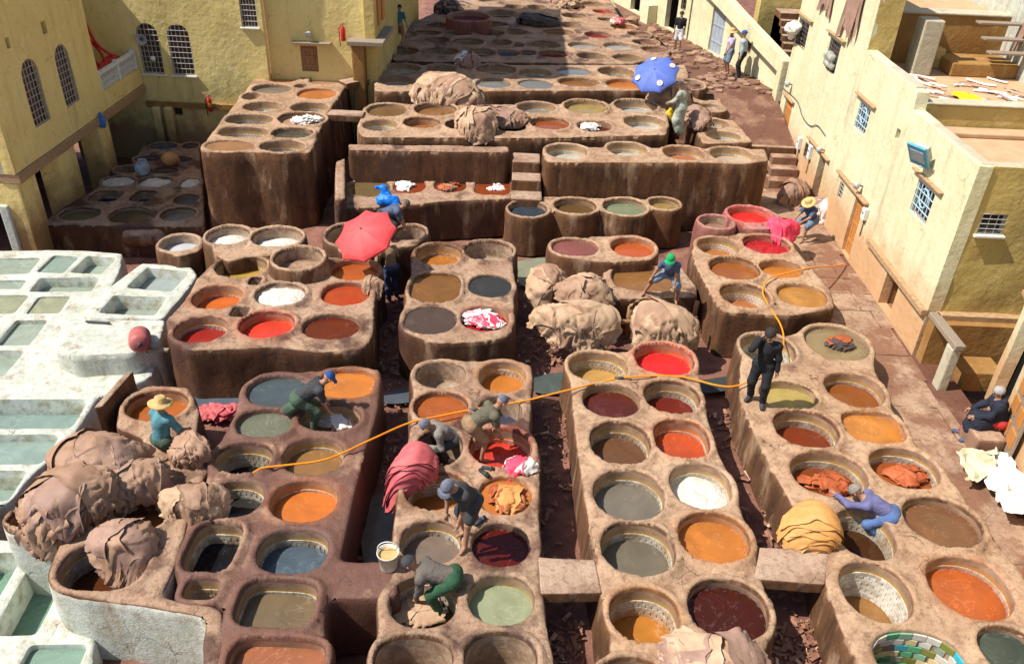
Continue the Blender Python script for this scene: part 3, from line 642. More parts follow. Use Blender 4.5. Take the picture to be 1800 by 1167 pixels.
   (-4.522, 27.278, 0.657, 0.693, 0.0, 2.2, 0.1, (130, 95, 55), 't', 'l'),
   (-2.896, 27.39, 0.685, 0.692, 0.0, 2.2, 0.12, (150, 100, 50), 't', 'l'),
   (-4.508, 25.733, 0.546, 0.547, 0.0, 2.2, 0.4, None, 't', 'e'),
   (-3.194, 25.965, 0.573, 0.524, 0.0, 2.2, 0.2, (170, 100, 45), 't', 'l'),
   (-1.976, 25.96, 0.438, 0.496, 0.0, 2.2, 0.3, (50, 40, 35), 't', 'l'),
   (-0.331, 26.18, 0.499, 0.498, 0.0, 2.2, 0.25, (55, 40, 35), 't', 'l'),
   (0.503, 28.202, 0.648, 0.622, 0.0, 2.2, 0.25, (150, 140, 125), 't', 'l'),
   (2.222, 28.421, 0.73, 0.784, 0.0, 2.2, 0.12, (170, 140, 70), 't', 'l'),
   (3.986, 28.765, 0.733, 0.729, 0.0, 2.2, 0.3, (190, 185, 180), 't', 'l'),
   (0.929, 26.465, 0.615, 0.588, 0.0, 2.2, 0.08, (160, 74, 12), 't', 'l'),
   (2.402, 26.49, 0.559, 0.529, 0.0, 2.2, 0.15, (95, 20, 10), 't', 'l'),
   (4.124, 27.129, 0.678, 0.691, 0.0, 2.2, 0.35, (200, 195, 185), 't', 'l'),
  ]),
 'P1b': dict(z=1.9, zb=0.2, w=0.125, mat='dry', skirt=None, cat='vat block', nm='vat_block', label='small corner block of pale vats by the steps to the upper lane',
  polys=[[(6.07, 28.79), (7.628, 29.316), (7.823, 26.974), (6.046, 26.638)]],
  vats=[
   (6.906, 27.481, 0.59, 0.506, 0.0, 2.2, 0.3, (200, 195, 185), 't', 'l'),
   (6.873, 28.783, 0.47, 0.518, 0.0, 2.2, 0.3, (190, 180, 165), 't', 'l'),
  ]),
 'P1c': dict(z=2.1, zb=0.2, w=0.125, mat='dry', skirt=None, cat='vat block', nm='vat_block', label='pair of shallow rounded tubs behind the man in a pale green coat',
  polys=[[(6.421, 31.568), (7.427, 31.499), (7.412, 29.965), (6.398, 29.492)]],
  vats=[
   (6.887, 31.138, 0.439, 0.493, 0.0, 2.2, 0.15, None, 'p', 'e'),
   (6.933, 29.97, 0.425, 0.462, 0.0, 2.2, 0.15, None, 'p', 'e'),
  ]),
 'P2': dict(z=2.35, zb=-0.05, w=0.125, mat='dry', skirt=None, cat='vat block', nm='vat_block', label='long sunlit terrace row of vats between the hide bundle and blue parasol',
  polys=[[(-5.733, 32.752), (6.661, 34.8), (6.545, 33.016), (5.344, 31.07), (-5.282, 29.328), (-5.533, 30.729)]],
  vats=[
   (-4.697, 32.357, 0.697, 0.679, 0.0, 2.2, 0.3, None, 't', 'e'),
   (-4.655, 30.654, 0.644, 0.658, 0.0, 2.2, 0.35, None, 't', 'e'),
   (-3.212, 32.516, 0.571, 0.643, 0.0, 2.2, 0.3, (90, 80, 75), 't', 'l'),
   (-3.147, 30.737, 0.544, 0.584, 0.0, 2.2, 0.3, None, 't', 'e'),
   (-1.069, 32.621, 0.785, 0.714, 0.0, 2.2, 0.3, (120, 110, 100), 't', 'l'),
   (-1.085, 30.91, 0.636, 0.657, 0.0, 2.2, 0.08, (130, 120, 105), 't', 'l'),
   (0.441, 32.58, 0.64, 0.673, 0.0, 2.2, 0.3, (150, 145, 135), 't', 'l'),
   (1.99, 33.029, 0.696, 0.6, 0.0, 2.2, 0.06, (125, 125, 125), 't', 'l'),
   (3.645, 33.086, 0.693, 0.715, 0.0, 2.2, 0.3, (160, 140, 120), 't', 'l'),
   (0.478, 31.075, 0.661, 0.621, 0.0, 2.2, 0.06, (125, 120, 105), 't', 'l'),
   (2.097, 31.399, 0.774, 0.623, 0.0, 2.2, 0.1, (150, 94, 36), 't', 'l'),
   (3.855, 31.598, 0.709, 0.697, 0.0, 2.2, 0.15, (205, 114, 16), 't', 'l'),
   (5.353, 32.841, 0.525, 0.713, 0.0, 2.2, 0.3, None, 't', 'e'),
   (6.48, 31.925, 0.417, 0.678, 0.0, 2.2, 0.15, (190, 190, 185), 't', 'l'),
  ]),
 'Q': dict(z=2.3, zb=-0.05, w=0.1, mat='mid', skirt=None, cat='vat block', nm='vat_block', label='far field of small vats lying partly in the tower shadow',
  polys=[[(-5.755, 37.024), (-5.415, 40.172), (-3.941, 44.608), (-4.053, 49.548), (4.417, 51.535), (4.735, 43.688), (5.286, 40.714), (6.034, 38.125), (6.276, 36.202), (4.436, 34.799), (-5.259, 33.619)]],
  vats=[
   (-5.038, 34.959, 0.651, 0.683, 0.0, 2.2, 0.25, (70, 50, 42), 't', 'l'),
   (-3.433, 35.2, 0.683, 0.685, 0.0, 2.2, 0.25, (70, 50, 42), 't', 'l'),
   (-1.868, 35.378, 0.644, 0.687, 0.0, 2.2, 0.25, (70, 50, 42), 't', 'l'),
   (-0.681, 35.486, 0.461, 0.599, 0.0, 2.2, 0.12, (70, 85, 110), 't', 'l'),
   (-3.821, 37.025, 0.541, 0.548, 0.0, 2.2, 0.25, (70, 50, 42), 't', 'l'),
   (-2.457, 37.02, 0.667, 0.642, 0.0, 2.2, 0.25, (70, 50, 42), 't', 'l'),
   (-1.002, 37.18, 0.437, 0.592, 0.0, 2.2, 0.25, (70, 50, 42), 't', 'l'),
   (-4.387, 38.337, 0.61, 0.469, 0.0, 2.2, 0.25, (70, 50, 42), 't', 'l'),
   (-3.04, 38.426, 0.613, 0.468, 0.0, 2.2, 0.25, (70, 50, 42), 't', 'l'),
   (-1.627, 38.86, 0.671, 0.698, 0.0, 2.2, 0.25, (70, 50, 42), 't', 'l'),
   (-0.396, 39.309, 0.47, 0.603, 0.0, 2.2, 0.25, (70, 50, 42), 't', 'l'),
   (-4.073, 39.796, 0.577, 0.503, 0.0, 2.2, 0.25, (70, 50, 42), 't', 'l'),
   (-2.789, 39.928, 0.528, 0.506, 0.0, 2.2, 0.25, (70, 50, 42), 't', 'l'),
   (-1.441, 40.599, 0.645, 0.512, 0.0, 2.2, 0.25, (70, 50, 42), 't', 'l'),
   (-1.145, 43.033, 0.744, 0.899, 0.0, 2.2, 0.25, (70, 50, 42), 't', 'l'),
   (-1.936, 46.062, 0.6, 0.649, 0.0, 2.2, 0.12, (200, 180, 150), 't', 'l'),
   (0.583, 45.013, 0.5, 0.622, 0.0, 2.2, 0.25, (70, 50, 42), 't', 'l'),
   (-0.591, 44.903, 0.47, 0.552, 0.0, 2.2, 0.25, (70, 50, 42), 't', 'l'),
   (2.154, 45.346, 0.592, 0.694, 0.0, 2.2, 0.25, (70, 50, 42), 't', 'l'),
   (3.545, 46.363, 0.633, 0.715, 0.0, 2.2, 0.12, (160, 120, 90), 't', 'l'),
   (0.521, 41.85, 0.934, 0.726, 0.0, 2.2, 0.25, (70, 50, 42), 't', 'l'),
   (2.395, 43.225, 0.624, 0.7, 0.0, 2.2, 0.25, (70, 50, 42), 't', 'l'),
   (2.074, 41.285, 0.598, 0.647, 0.0, 2.2, 0.25, (70, 50, 42), 't', 'l'),
   (1.542, 39.565, 0.709, 0.709, 0.0, 2.2, 0.12, (140, 110, 75), 't', 'l'),
   (3.365, 39.351, 0.625, 0.701, 0.0, 2.2, 0.12, (150, 20, 40), 't', 'l'),
   (3.928, 44.465, 0.521, 0.599, 0.0, 2.2, 0.12, (220, 15, 15), 't', 'l'),
   (3.97, 42.639, 0.418, 0.495, 0.0, 2.2, 0.25, (70, 50, 42), 't', 'l'),
   (4.709, 41.198, 0.622, 0.636, 0.0, 2.2, 0.12, (190, 114, 40), 't', 'l'),
   (5.303, 39.872, 0.55, 0.544, 0.0, 2.2, 0.25, (70, 50, 42), 't', 'l'),
   (5.438, 38.493, 0.584, 0.563, 0.0, 2.2, 0.25, (70, 50, 42), 't', 'l'),
   (5.675, 37.067, 0.588, 0.626, 0.0, 2.2, 0.25, (70, 50, 42), 't', 'l'),
   (2.561, 37.315, 0.648, 0.691, 0.0, 2.2, 0.12, (170, 165, 155), 't', 'l'),
   (4.148, 37.496, 0.673, 0.691, 0.0, 2.2, 0.12, (180, 175, 165), 't', 'l'),
   (0.864, 37.212, 0.672, 0.639, 0.0, 2.2, 0.25, (70, 50, 42), 't', 'l'),
   (-0.253, 37.009, 0.235, 0.495, 0.0, 2.2, 0.25, (70, 50, 42), 't', 'l'),
   (0.179, 35.539, 0.31, 0.509, 0.0, 2.2, 0.12, (60, 80, 110), 't', 'l'),
   (1.231, 35.537, 0.622, 0.638, 0.0, 2.2, 0.12, (130, 30, 20), 't', 'l'),
   (4.322, 35.6, 0.595, 0.586, 0.0, 2.2, 0.12, (140, 110, 75), 't', 'l'),
   (2.838, 35.624, 0.622, 0.589, 0.0, 2.2, 0.25, (70, 50, 42), 't', 'l'),
   (0.014, 43.001, 0.33, 0.429, 0.0, 2.2, 0.25, (70, 50, 42), 't', 'l'),
   (-3.631, 44.401, 0.578, 0.613, 0.0, 2.2, 0.25, (70, 50, 42), 't', 'l'),
   (2.935, 48.206, 0.624, 0.771, 0.0, 2.2, 0.25, (70, 50, 42), 't', 'l'),
   (1.055, 47.788, 0.621, 0.765, 0.0, 2.2, 0.25, (70, 50, 42), 't', 'l'),
  ]),
 'Q2': dict(z=2.75, zb=2.0, w=0.12, mat='pink', skirt=None, cat='vat block', nm='vat_block', label='large purple-stained oval tub raised in the shaded far field',
  polys=[],
  vats=[
   (-2.613, 39.883, 0.943, 0.995, 0.0, 2.2, 0.15, (110, 40, 60), 't', 'l'),
  ]),
 'M': dict(z=2.3, zb=-0.9, w=0.125, mat='dry', skirt=None, cat='vat block', nm='vat_block', label='tall square masonry block with dripping stained face, vats on top',
  polys=[[(-9.4, 23.175), (-9.585, 25.859), (-9.875, 30.753), (-6.605, 31.349), (-6.396, 30.037), (-6.458, 27.362), (-6.281, 24.825), (-6.157, 23.201), (-9.276, 22.908)]],
  vats=[
   (-8.873, 30.618, 0.606, 0.591, 0.0, 2.2, 0.1, (215, 119, 28), 't', 'l'),
   (-7.266, 30.571, 0.614, 0.585, 0.0, 2.2, 0.1, (190, 135, 95), 't', 'l'),
   (-8.888, 29.138, 0.683, 0.538, 0.0, 2.2, 0.1, (135, 120, 100), 't', 'l'),
   (-8.006, 29.721, 0.213, 0.282, 0.0, 2.2, 0.3, None, 't', 'e'),
   (-7.233, 28.876, 0.661, 0.632, 0.0, 2.2, 0.08, (205, 120, 45), 't', 'l'),
   (-9.352, 28.222, 0.283, 0.396, 0.0, 2.2, 0.3, None, 't', 'e'),
   (-8.659, 27.15, 0.626, 0.512, 0.0, 2.2, 0.3, None, 't', 'e'),
   (-7.139, 27.335, 0.617, 0.515, 0.0, 2.2, 0.35, None, 't', 'e'),
   (-8.741, 25.869, 0.729, 0.481, 0.0, 3, 0.3, (150, 140, 130), 't', 'l'),
   (-7.067, 25.988, 0.734, 0.614, 0.0, 2.2, 0.1, (200, 150, 110), 't', 'l'),
   (-8.566, 24.665, 0.753, 0.469, 0.0, 3, 0.45, None, 't', 'e'),
   (-7.044, 24.629, 0.617, 0.485, 0.0, 2.2, 0.08, (85, 80, 65), 't', 'l'),
   (-8.619, 23.472, 0.709, 0.448, 0.0, 2.2, 0.04, (165, 115, 75), 't', 'l'),
   (-7.087, 23.57, 0.646, 0.475, 0.0, 2.2, 0.35, None, 't', 'e'),
  ]),
 'N': dict(z=0.05, zb=-1.0, w=0.125, mat='mid', skirt=None, cat='vat block', nm='vat_block', label='low shaded court of vats under the yellow building',
  polys=[[(-14.289, 22.227), (-14.158, 23.438), (-13.819, 25.059), (-13.546, 27.117), (-13.929, 29.063), (-12.119, 29.597), (-11.584, 28.471), (-9.468, 22.682), (-9.512, 22.557)]],
  vats=[
   (-13.372, 22.938, 0.577, 0.471, 0.0, 2.2, 0.08, (120, 110, 75), 't', 'l'),
   (-11.917, 23.094, 0.59, 0.578, 0.0, 2.2, 0.1, (105, 85, 55), 't', 'l'),
   (-10.469, 23.243, 0.506, 0.498, 0.0, 2.2, 0.15, (150, 145, 125), 't', 'l'),
   (-13.219, 24.387, 0.448, 0.433, 0.0, 5, 0.25, (35, 40, 60), 't', 'l'),
   (-12.046, 24.47, 0.324, 0.441, 0.0, 5, 0.25, (40, 50, 65), 't', 'l'),
   (-10.629, 24.397, 0.368, 0.403, 0.0, 2.2, 0.12, (110, 110, 110), 't', 'l'),
   (-13.337, 25.603, 0.534, 0.411, 0.0, 2.2, 0.02, (170, 165, 155), 't', 'h'),
   (-12.118, 25.644, 0.517, 0.436, 0.0, 2.2, 0.02, (190, 180, 165), 't', 'h'),
   (-10.987, 25.723, 0.286, 0.391, 0.0, 2.2, 0.02, (170, 165, 155), 't', 'h'),
   (-13.452, 26.653, 0.447, 0.308, 0.0, 2.2, 0.2, (40, 45, 55), 't', 'l'),
   (-12.212, 26.642, 0.491, 0.305, 0.0, 2.2, 0.2, (60, 60, 60), 't', 'l'),
   (-13.102, 28.99, 0.461, 0.322, 0.0, 2.2, 0.1, (90, 110, 130), 't', 'l'),
   (-12.139, 29.051, 0.269, 0.296, 0.0, 2.2, 0.1, (70, 80, 95), 't', 'l'),
   (-13.222, 27.705, 0.426, 0.272, 0.0, 2.2, 0.1, (60, 80, 120), 't', 'l'),
   (-12.08, 27.788, 0.43, 0.272, 0.0, 2.2, 0.1, (70, 85, 110), 't', 'l'),
  ]),
 'W': dict(z=0.3, zb=-0.9, w=0.07, mat='white', skirt=None, cat='vat block', nm='vat_block', label='whitewashed grid of square lime pools along the left edge',
  polys=[[(-15.064, 19.943), (-11.923, 20.246), (-10.853, 20.143), (-10.538, 19.214), (-10.064, 16.797), (-9.843, 14.885), (-9.613, 13.648), (-8.872, 13.861), (-8.709, 13.713), (-8.629, 12.335), (-8.833, 11.418), (-9.033, 10.8), (-8.857, 9.586), (-8.766, 9.098)], [(-10.73, 15.384), (-9.677, 15.351), (-7.91, 15.305), (-7.895, 14.512), (-8.42, 13.934), (-8.744, 13.711), (-9.71, 13.601)]],
  vats=[
   (-13.68, 19.161, 0.875, 0.455, 0.121, 14, 0.06, (165, 178, 160), 'w', 'l'),
   (-12.262, 19.4, 0.363, 0.471, 0.004, 14, 0.06, (150, 170, 155), 'w', 'l'),
   (-11.327, 19.448, 0.426, 0.479, -0.044, 14, 0.3, (165, 178, 160), 'w', 'l'),
   (-13.305, 18.194, 0.709, 0.23, 0.09, 14, 0.06, (165, 178, 160), 'w', 'l'),
   (-11.574, 18.36, 0.768, 0.368, 0.1, 14, 0.3, (165, 178, 160), 'w', 'l'),
   (-12.815, 17.269, 0.666, 0.447, 0.087, 14, 0.05, (165, 168, 135), 'w', 'l'),
   (-11.503, 17.341, 0.395, 0.413, 0.121, 14, 0.06, (170, 172, 140), 'w', 'l'),
   (-11.491, 16.079, 0.386, 0.545, 0.082, 14, 0.12, (165, 178, 160), 'w', 'l'),
   (-12.478, 15.999, 0.283, 0.565, 0.082, 14, 0.12, (165, 178, 160), 'w', 'l'),
   (-11.542, 14.819, 0.53, 0.493, 0.054, 14, 0.2, (165, 178, 160), 'w', 'l'),
   (-10.001, 13.117, 1.222, 0.48, 0.075, 14, 0.42, (140, 165, 155), 'w', 'l'),
   (-9.773, 12.03, 0.935, 0.438, 0.067, 14, 0.2, (150, 172, 158), 'w', 'l'),
   (-9.586, 11.027, 0.642, 0.406, 0.064, 14, 0.5, (150, 172, 158), 'w', 'l'),
  ]),
 'W2': dict(z=0.75, zb=-0.9, w=0.07, mat='white', skirt=None, cat='vat block', nm='vat_block', label='raised pale block with two square lime basins',
  polys=[[(-9.697, 18.863), (-8.413, 18.795), (-8.081, 18.304), (-8.094, 17.293), (-8.175, 16.227), (-9.734, 16.147), (-10.039, 16.376), (-9.936, 17.694)]],
  vats=[
   (-8.954, 18.057, 0.594, 0.537, -0.087, 14, 0.3, (165, 178, 170), 'w', 'l'),
   (-9.07, 16.781, 0.659, 0.427, 0.007, 14, 0.4, (165, 175, 160), 'w', 'l'),
  ]),
 'W3': dict(z=0.85, zb=-0.9, w=0.07, mat='white', skirt=None, cat='slab', nm='plaster_slab', label='cracked white plaster slab with a flat top beside the rusty drum',
  polys=[[(-10.312, 15.886), (-9.661, 15.891), (-8.015, 16.029), (-7.804, 15.136), (-8.235, 14.651), (-9.376, 14.452), (-9.944, 14.738)]],
  vats=[
  ]),
 'W4': dict(z=0.3, zb=-0.9, w=0.07, mat='white', skirt=None, cat='vat block', nm='vat_block', label='white lime pools at the lower left corner under the brown wall',
  polys=[[(-9.564, 9.801), (-7.673, 9.718), (-6.484, 8.107), (-6.137, 7.919), (-5.531, 6.318), (-7.408, 6.231)]],
  vats=[
   (-8.423, 8.591, 0.479, 0.894, 0.078, 14, 0.5, (120, 160, 135), 'w', 'l'),
   (-7.415, 8.668, 0.341, 0.772, 0.079, 14, 0.5, (120, 160, 135), 'w', 'l'),
   (-6.563, 7.271, 0.435, 0.507, 0.067, 14, 0.12, (135, 165, 145), 'w', 'l'),
  ]),
 'W5': dict(z=-0.25, zb=-1.0, w=0.1, mat='white', skirt=None, cat='vat block', nm='vat_block', label='sunken white lime basin under the tall whitewashed wall',
  polys=[[(-6.895, 8.402), (-4.651, 8.52), (-3.894, 6.473), (-6.088, 6.374)]],
  vats=[
   (-5.185, 7.233, 0.715, 0.507, 0.048, 14, 0.12, (130, 150, 120), 'w', 'l'),
  ]),
}
SLABS = {
 'S1': ([(4.156, 9.485), (5.295, 9.502), (5.004, 8.769), (3.915, 8.819)], 'pale masonry slab bridging the two right-hand vat blocks', 'masonry_slab'),
 'S2': ([(0.56, 9.075), (1.457, 9.068), (1.53, 8.425), (0.601, 8.353)], 'pale masonry slab bridging the central block and the red-vat block', 'masonry_slab'),
}

def colour_word(c):
    r, g, b = c; mx, mn = max(c), min(c)
    if mx < 75: return 'near-black'
    if mx-mn < 38: return 'milky white' if mn > 165 else ('grey' if mx < 150 else 'pale grey')
    if g > r: return 'pale green'
    if b > r: return 'blue-grey'
    if g < r*.3: return 'bright red' if r > 160 else 'dark red'
    if g < r*.52: return 'orange-red' if r > 150 else 'red-brown'
    if g < r*.66: return 'orange' if r > 150 else 'brown'
    return 'amber' if r-b > 110 else 'tan'

def resample_closed(e, step):
    L = se_pts(e, 200); d = np.linalg.norm(np.roll(L, -1, 0)-L, axis=1); s = np.concatenate([[0], np.cumsum(d)])
    n = max(10, int(round(s[-1]/step))); t = (np.arange(n)+.5)*s[-1]/n; Lc = np.vstack([L, L[:1]])
    P = np.stack([np.interp(t, s, Lc[:, 0]), np.interp(t, s, Lc[:, 1])], 1)
    T = np.stack([np.interp(t+.01, s, Lc[:, 0]), np.interp(t+.01, s, Lc[:, 1])], 1)-np.stack([np.interp(t-.01, s, Lc[:, 0]), np.interp(t-.01, s, Lc[:, 1])], 1)
    T /= np.linalg.norm(T, axis=1)[:, None]; N = np.stack([-T[:, 1], T[:, 0]], 1)      # inward
    return P, T, N, s[-1]/n

def tile_boxes(e, ztop, dep, d0=.2, tw=.105, th=.07, gap=.008, proud=.010):
    out = []; row = 0; d = d0
    while d < dep+.04:
        e2 = (e[0], e[1], e[2], e[3], e[4]+0, e[5])
        P, T, N, st = resample_closed(e2, tw)
        if row % 2: P = P+T*st/2
        for p, t, n in zip(P, T, N):
            c = np.array([p[0]+n[0]*proud*.5, p[1]+n[1]*proud*.5, ztop-d-th/2])
            j = random.uniform(-.0025, .0025)
            out.append((c+np.array([n[0]*j, n[1]*j, 0]), np.array([t[0], t[1], 0])*(st-gap)/2, np.array([n[0], n[1], 0])*proud, np.array([0, 0, (th-gap)/2])))
        d += th; row += 1
    return out

VATS = {}
def build_block(key, b):
    vats, polys, w, zt0 = b['vats'], b['polys'], b['w'], b['z']
    seed = sum(map(ord, key))
    E = [v[:6] for v in vats]
    allp = [np.array(p) for p in polys]+[se_pts(e, 12, w) for e in E]
    A = np.vstack(allp); lo = A.min(0)-.4; hi = A.max(0)+.4
    far = lo[1] > 26
    def FF(x, y):
        f = np.full(x.shape, 50.)
        for p in polys: f = smin(f, poly_sd(p, x, y), .10)
        for e in E: f = smin(f, se_r(e, x, y)-w, .14)
        return f+.022*fbm(P3(x*2.2, y*2.2), seed, 2)
    st = .07 if not far else .1
    gx = np.arange(lo[0], hi[0], st); gy = np.arange(lo[1], hi[1], st)
    X, Y = np.meshgrid(gx, gy); F = FF(X, Y)
    loops = [resample(L, .085 if not far else .14) for L in contours(F, lo[0], lo[1], st)]
    def area(L): return .5*np.sum(L[:, 0]*np.roll(L[:, 1], -1)-np.roll(L[:, 0], -1)*L[:, 1])
    loops = [L for L in loops if abs(area(L)) > .06]
    def DH(x, y):
        d = np.full(x.shape, 9.); k = np.zeros(x.shape, int)
        for i, e in enumerate(E):
            q = se_r(e, x, y); k = np.where(q < d, i, k); d = np.minimum(d, q)
        return d, k
    RV = np.random.RandomState(seed).choice({'J': [.01], 'W': [.006], 'W2': [.006], 'W4': [.006], 'W5': [.006], 'Q': [.05, .09], 'N': [.04, .07]}.get(key, [.012, .03, .075]), max(1, len(E)))
    def ZT(x, y):
        d, _ = DH(x, y); o = -FF(x, y)
        z = zt0+.016*fbm(P3(x*1.4, y*1.4), 3, 3)+.007*fbm(P3(x*7, y*7), 5, 2)
        rv = RV[_]
        z = z+rv*sst(0, .03, d)*(1-sst(w*.85, w*1.25, d))-(.022*(1-sst(0, .028, d)) if b['mat'] != 'white' else .012*(1-sst(0, .05, d)))-(.04 if b['mat'] != 'white' else .02)*(1-sst(0, .045, o))*(b['mat'] != 'white' or 1)+(.017 if b['mat'] != 'white' else .006)*fbm(P3(x*13, y*13), 9, 3)*((d < .05) | (o < .07))
        return z
    nh = (44 if b['mat'] != 'white' else 80) if not far else 28
    holes = [se_pts(e, nh) for e in E]; pts = []
    for e in E:
        for off in ((.014, .032, .07, w*.85, w*1.25) if b['mat'] != 'white' else (.045, .09)) if not far else (.03, .1, .2): pts.append(se_pts(e, nh, off))
    for L in loops:
        n = np.roll(L, -1, 0)-np.roll(L, 1, 0); n = np.stack([-n[:, 1], n[:, 0]], 1)/(np.linalg.norm(n, axis=1)[:, None]+1e-9)
        for off in (.03, .08):
            for sg in (1, -1): pts.append(L+n*off*sg)
    gs = .15 if not far else .25
    g2 = np.stack(np.meshgrid(np.arange(lo[0], hi[0], gs), np.arange(lo[1], hi[1], gs)), -1).reshape(-1, 2)
    g2 = g2+np.random.RandomState(seed).uniform(-.04, .04, g2.shape); pts.append(g2)
    pts = np.vstack(pts); d, _ = DH(pts[:, 0], pts[:, 1]); f = FF(pts[:, 0], pts[:, 1]); pts = pts[(d > .012) & (f < -.018)]
    # thin out points that nearly coincide
    q = np.round(pts/.022).astype(int); _, ix = np.unique(q, axis=0, return_index=True); pts = pts[ix]
    V, T, back = cdt(pts, loops+holes, lambda x, y: (FF(x, y) < .004) & (DH(x, y)[0] > (-.004 if b['mat'] != 'white' else -.008)))
    z = ZT(V[:, 0], V[:, 1]); V3 = np.column_stack([V, z]); dV, kV = DH(V[:, 0], V[:, 1])
    stain = np.zeros((len(V3), 4))
    cols = np.array([s2l(v[7]) if v[7] else (.1, .06, .04) for v in vats]) if vats else np.zeros((1, 3))
    sat = np.array([(max(v[7])-min(v[7]))/255 if v[7] else .1 for v in vats]) if vats else np.zeros(1)
    stain[:, :3] = cols[kV]*.55+np.array((.06, .035, .022)); stain[:, 3] = (.12+(.75 if b['mat'] == 'pink' else .42)*sat[kV])*(1-sst(.0, w*2.0, dV))*.8
    Vs = [V3]; Fs = [tuple(t) for t in T]; mi = [0]*len(Fs); n0 = len(V3); k = 0; Ss = [stain]
    nr = 8
    for L in loops:
        idx = [back[k+i] for i in range(len(L))]; k += len(L)
        P = V3[idx]; eps = .02
        gxv = FF(P[:, 0]+eps, P[:, 1])-FF(P[:, 0]-eps, P[:, 1]); gyv = FF(P[:, 0], P[:, 1]+eps)-FF(P[:, 0], P[:, 1]-eps)
        gn = np.stack([gxv, gyv], 1); gn /= np.linalg.norm(gn, axis=1)[:, None]+1e-9
        prev = idx; m = len(idx); ccw = area(V3[idx][:, :2]) > 0
        for j in range(1, nr+1):
            t = j/nr; t2 = t**1.2; zz = P[:, 2]+(b['zb']-P[:, 2])*t2
            off = .010+.03*t+.045*fbm(np.column_stack([P[:, :2]*1.7, zz*1.7]), seed+3, 3)*min(1, t*3)
            Q = np.column_stack([P[:, 0]+gn[:, 0]*off, P[:, 1]+gn[:, 1]*off, zz])
            cur = list(range(n0, n0+m)); n0 += m; Vs.append(Q); s = stain[idx].copy(); s[:, 3] *= .5*(1-t); Ss.append(s)
            for i in range(m):
                a, c = i, (i+1) % m
                Fs.append((prev[a], cur[a], cur[c], prev[c]) if ccw else (prev[a], prev[c], cur[c], cur[a])); mi.append(1)
            prev = cur
    mats = ['masonry_'+b['mat'] if b['mat'] != 'white' else 'whitewash']
    mats.append({'white': 'whitewash', None: mats[0]}[b['skirt']])
    ctr = V.mean(0)
    root = mk(b['nm'], np.vstack(Vs), Fs, mats, None, True, stain=np.vstack(Ss), mi=mi, loc=(ctr[0], ctr[1], b['zb']))
    tag(root, b['label'], b['cat'], 'masonry blocks of the tannery')
    for i, v in enumerate(vats):
        e = E[i]; dep, col, kind, cont = v[6:10]
        idx = [back[k+q] for q in range(nh)]; k += nh
        top = V3[idx]; D = dep+.15 if col and cont == 'l' else dep
        ds = [0, .03, .09, .16]+list(np.linspace(.16, max(.2, D), 5)[1:]) if D > .2 else [0, .02, .05, .1, max(D, .14)]
        c = np.array(e[:2]); Vv = []; uv = []; sv = []
        arc = np.concatenate([[0], np.cumsum(np.linalg.norm(np.diff(top[:, :2], axis=0), axis=1))])
        cl = s2l(col) if col else (.1, .06, .04); sa = (max(col)-min(col))/255 if col else .15
        for dd in ds:
            Q = top.copy(); r = 1-.03*min(1, dd/.5)+.010*fbm(np.column_stack([top[:, :2]*4, np.full(nh, dd*4)]), seed, 2)*min(1, dd*8)
            Q[:, :2] = c+(top[:, :2]-c)*r[:, None]; Q[:, 2] = top[:, 2]*(1-min(1, dd/.16))+(zt0-dd)*min(1, dd/.16)-(dd if dd < .16 else 0)*(1-min(1, dd/.16))
            Vv.append(Q); uv.append(np.column_stack([arc, np.full(nh, dd)]))
            al = (.3+.6*sa)*(1-sst(0, .22, np.array(dep-dd))) if col else .0
            sv.append(np.column_stack([np.tile(np.array(cl)*.8, (nh, 1)), np.full(nh, al)]))
        Fv = []
        for j in range(len(ds)-1):
            for q in range(nh):
                a, bq = q, (q+1) % nh; Fv.append((j*nh+a, j*nh+bq, (j+1)*nh+bq, (j+1)*nh+a))
        lastr = list(range((len(ds)-1)*nh, len(ds)*nh)); Fv.append(tuple(lastr))
        vo = mk('vat', np.vstack(Vv), Fv, 'basin_'+kind, root, True, uv=np.vstack(uv), stain=np.vstack(sv))
        VATS.setdefault(key, []).append((vo, e, zt0, dep))
        vo['label'] = ('pool of %s lime water' if kind == 'w' else 'round vat of %s dye') % colour_word(col) if col and cont == 'l' else ('vat heaped with white lime' if cont == 'h' else 'empty vat')
        if col and cont == 'l':
            L = se_pts(e, nh, .004); zl = zt0-dep; LV = [[e[0], e[1], zl]]; LF = []; LA = [0.]
            for q, (r, al) in enumerate(((.55, 0.), (.82, .15), (.94, .7), (1.0, 1.0))):
                LV += np.column_stack([c+(L-c)*r, np.full(nh, zl)]).tolist(); LA += [al]*nh
                for p in range(nh):
                    p2 = (p+1) % nh; LF.append((0, 1+p, 1+p2) if q == 0 else (1+(q-1)*nh+p, 1+q*nh+p, 1+q*nh+p2, 1+(q-1)*nh+p2))
            LA = np.array(LA); mk('liquid', LV, LF, liquid(col), vo, True, stain=np.column_stack([LA*0, LA*0, LA*0, LA]))
        elif cont == 'h':
            rr = np.linspace(0, 1, 12)[1:]; HV = [[e[0], e[1], zt0-dep+.1]]; HF = []
            for q, r in enumerate(rr):
                L = c+(se_pts(e, 32)-c)*r
                zz = zt0-dep+.09*(1-r**2)+.05*fbm(np.column_stack([L*5, np.zeros(32)]), seed+i, 3)+.02*fbm(np.column_stack([L*14, np.zeros(32)]), seed+i, 2)
                HV += np.column_stack([L, zz]).tolist()
                for p in range(32):
                    p2 = (p+1) % 32
                    if q == 0: HF.append((0, 1+p, 1+p2))
                    else: HF.append((1+(q-1)*32+p, 1+q*32+p, 1+q*32+p2, 1+(q-1)*32+p2))
            mk('lime_heap', HV, HF, 'fill_lime', vo, True)
        near = e[1] < 16.2
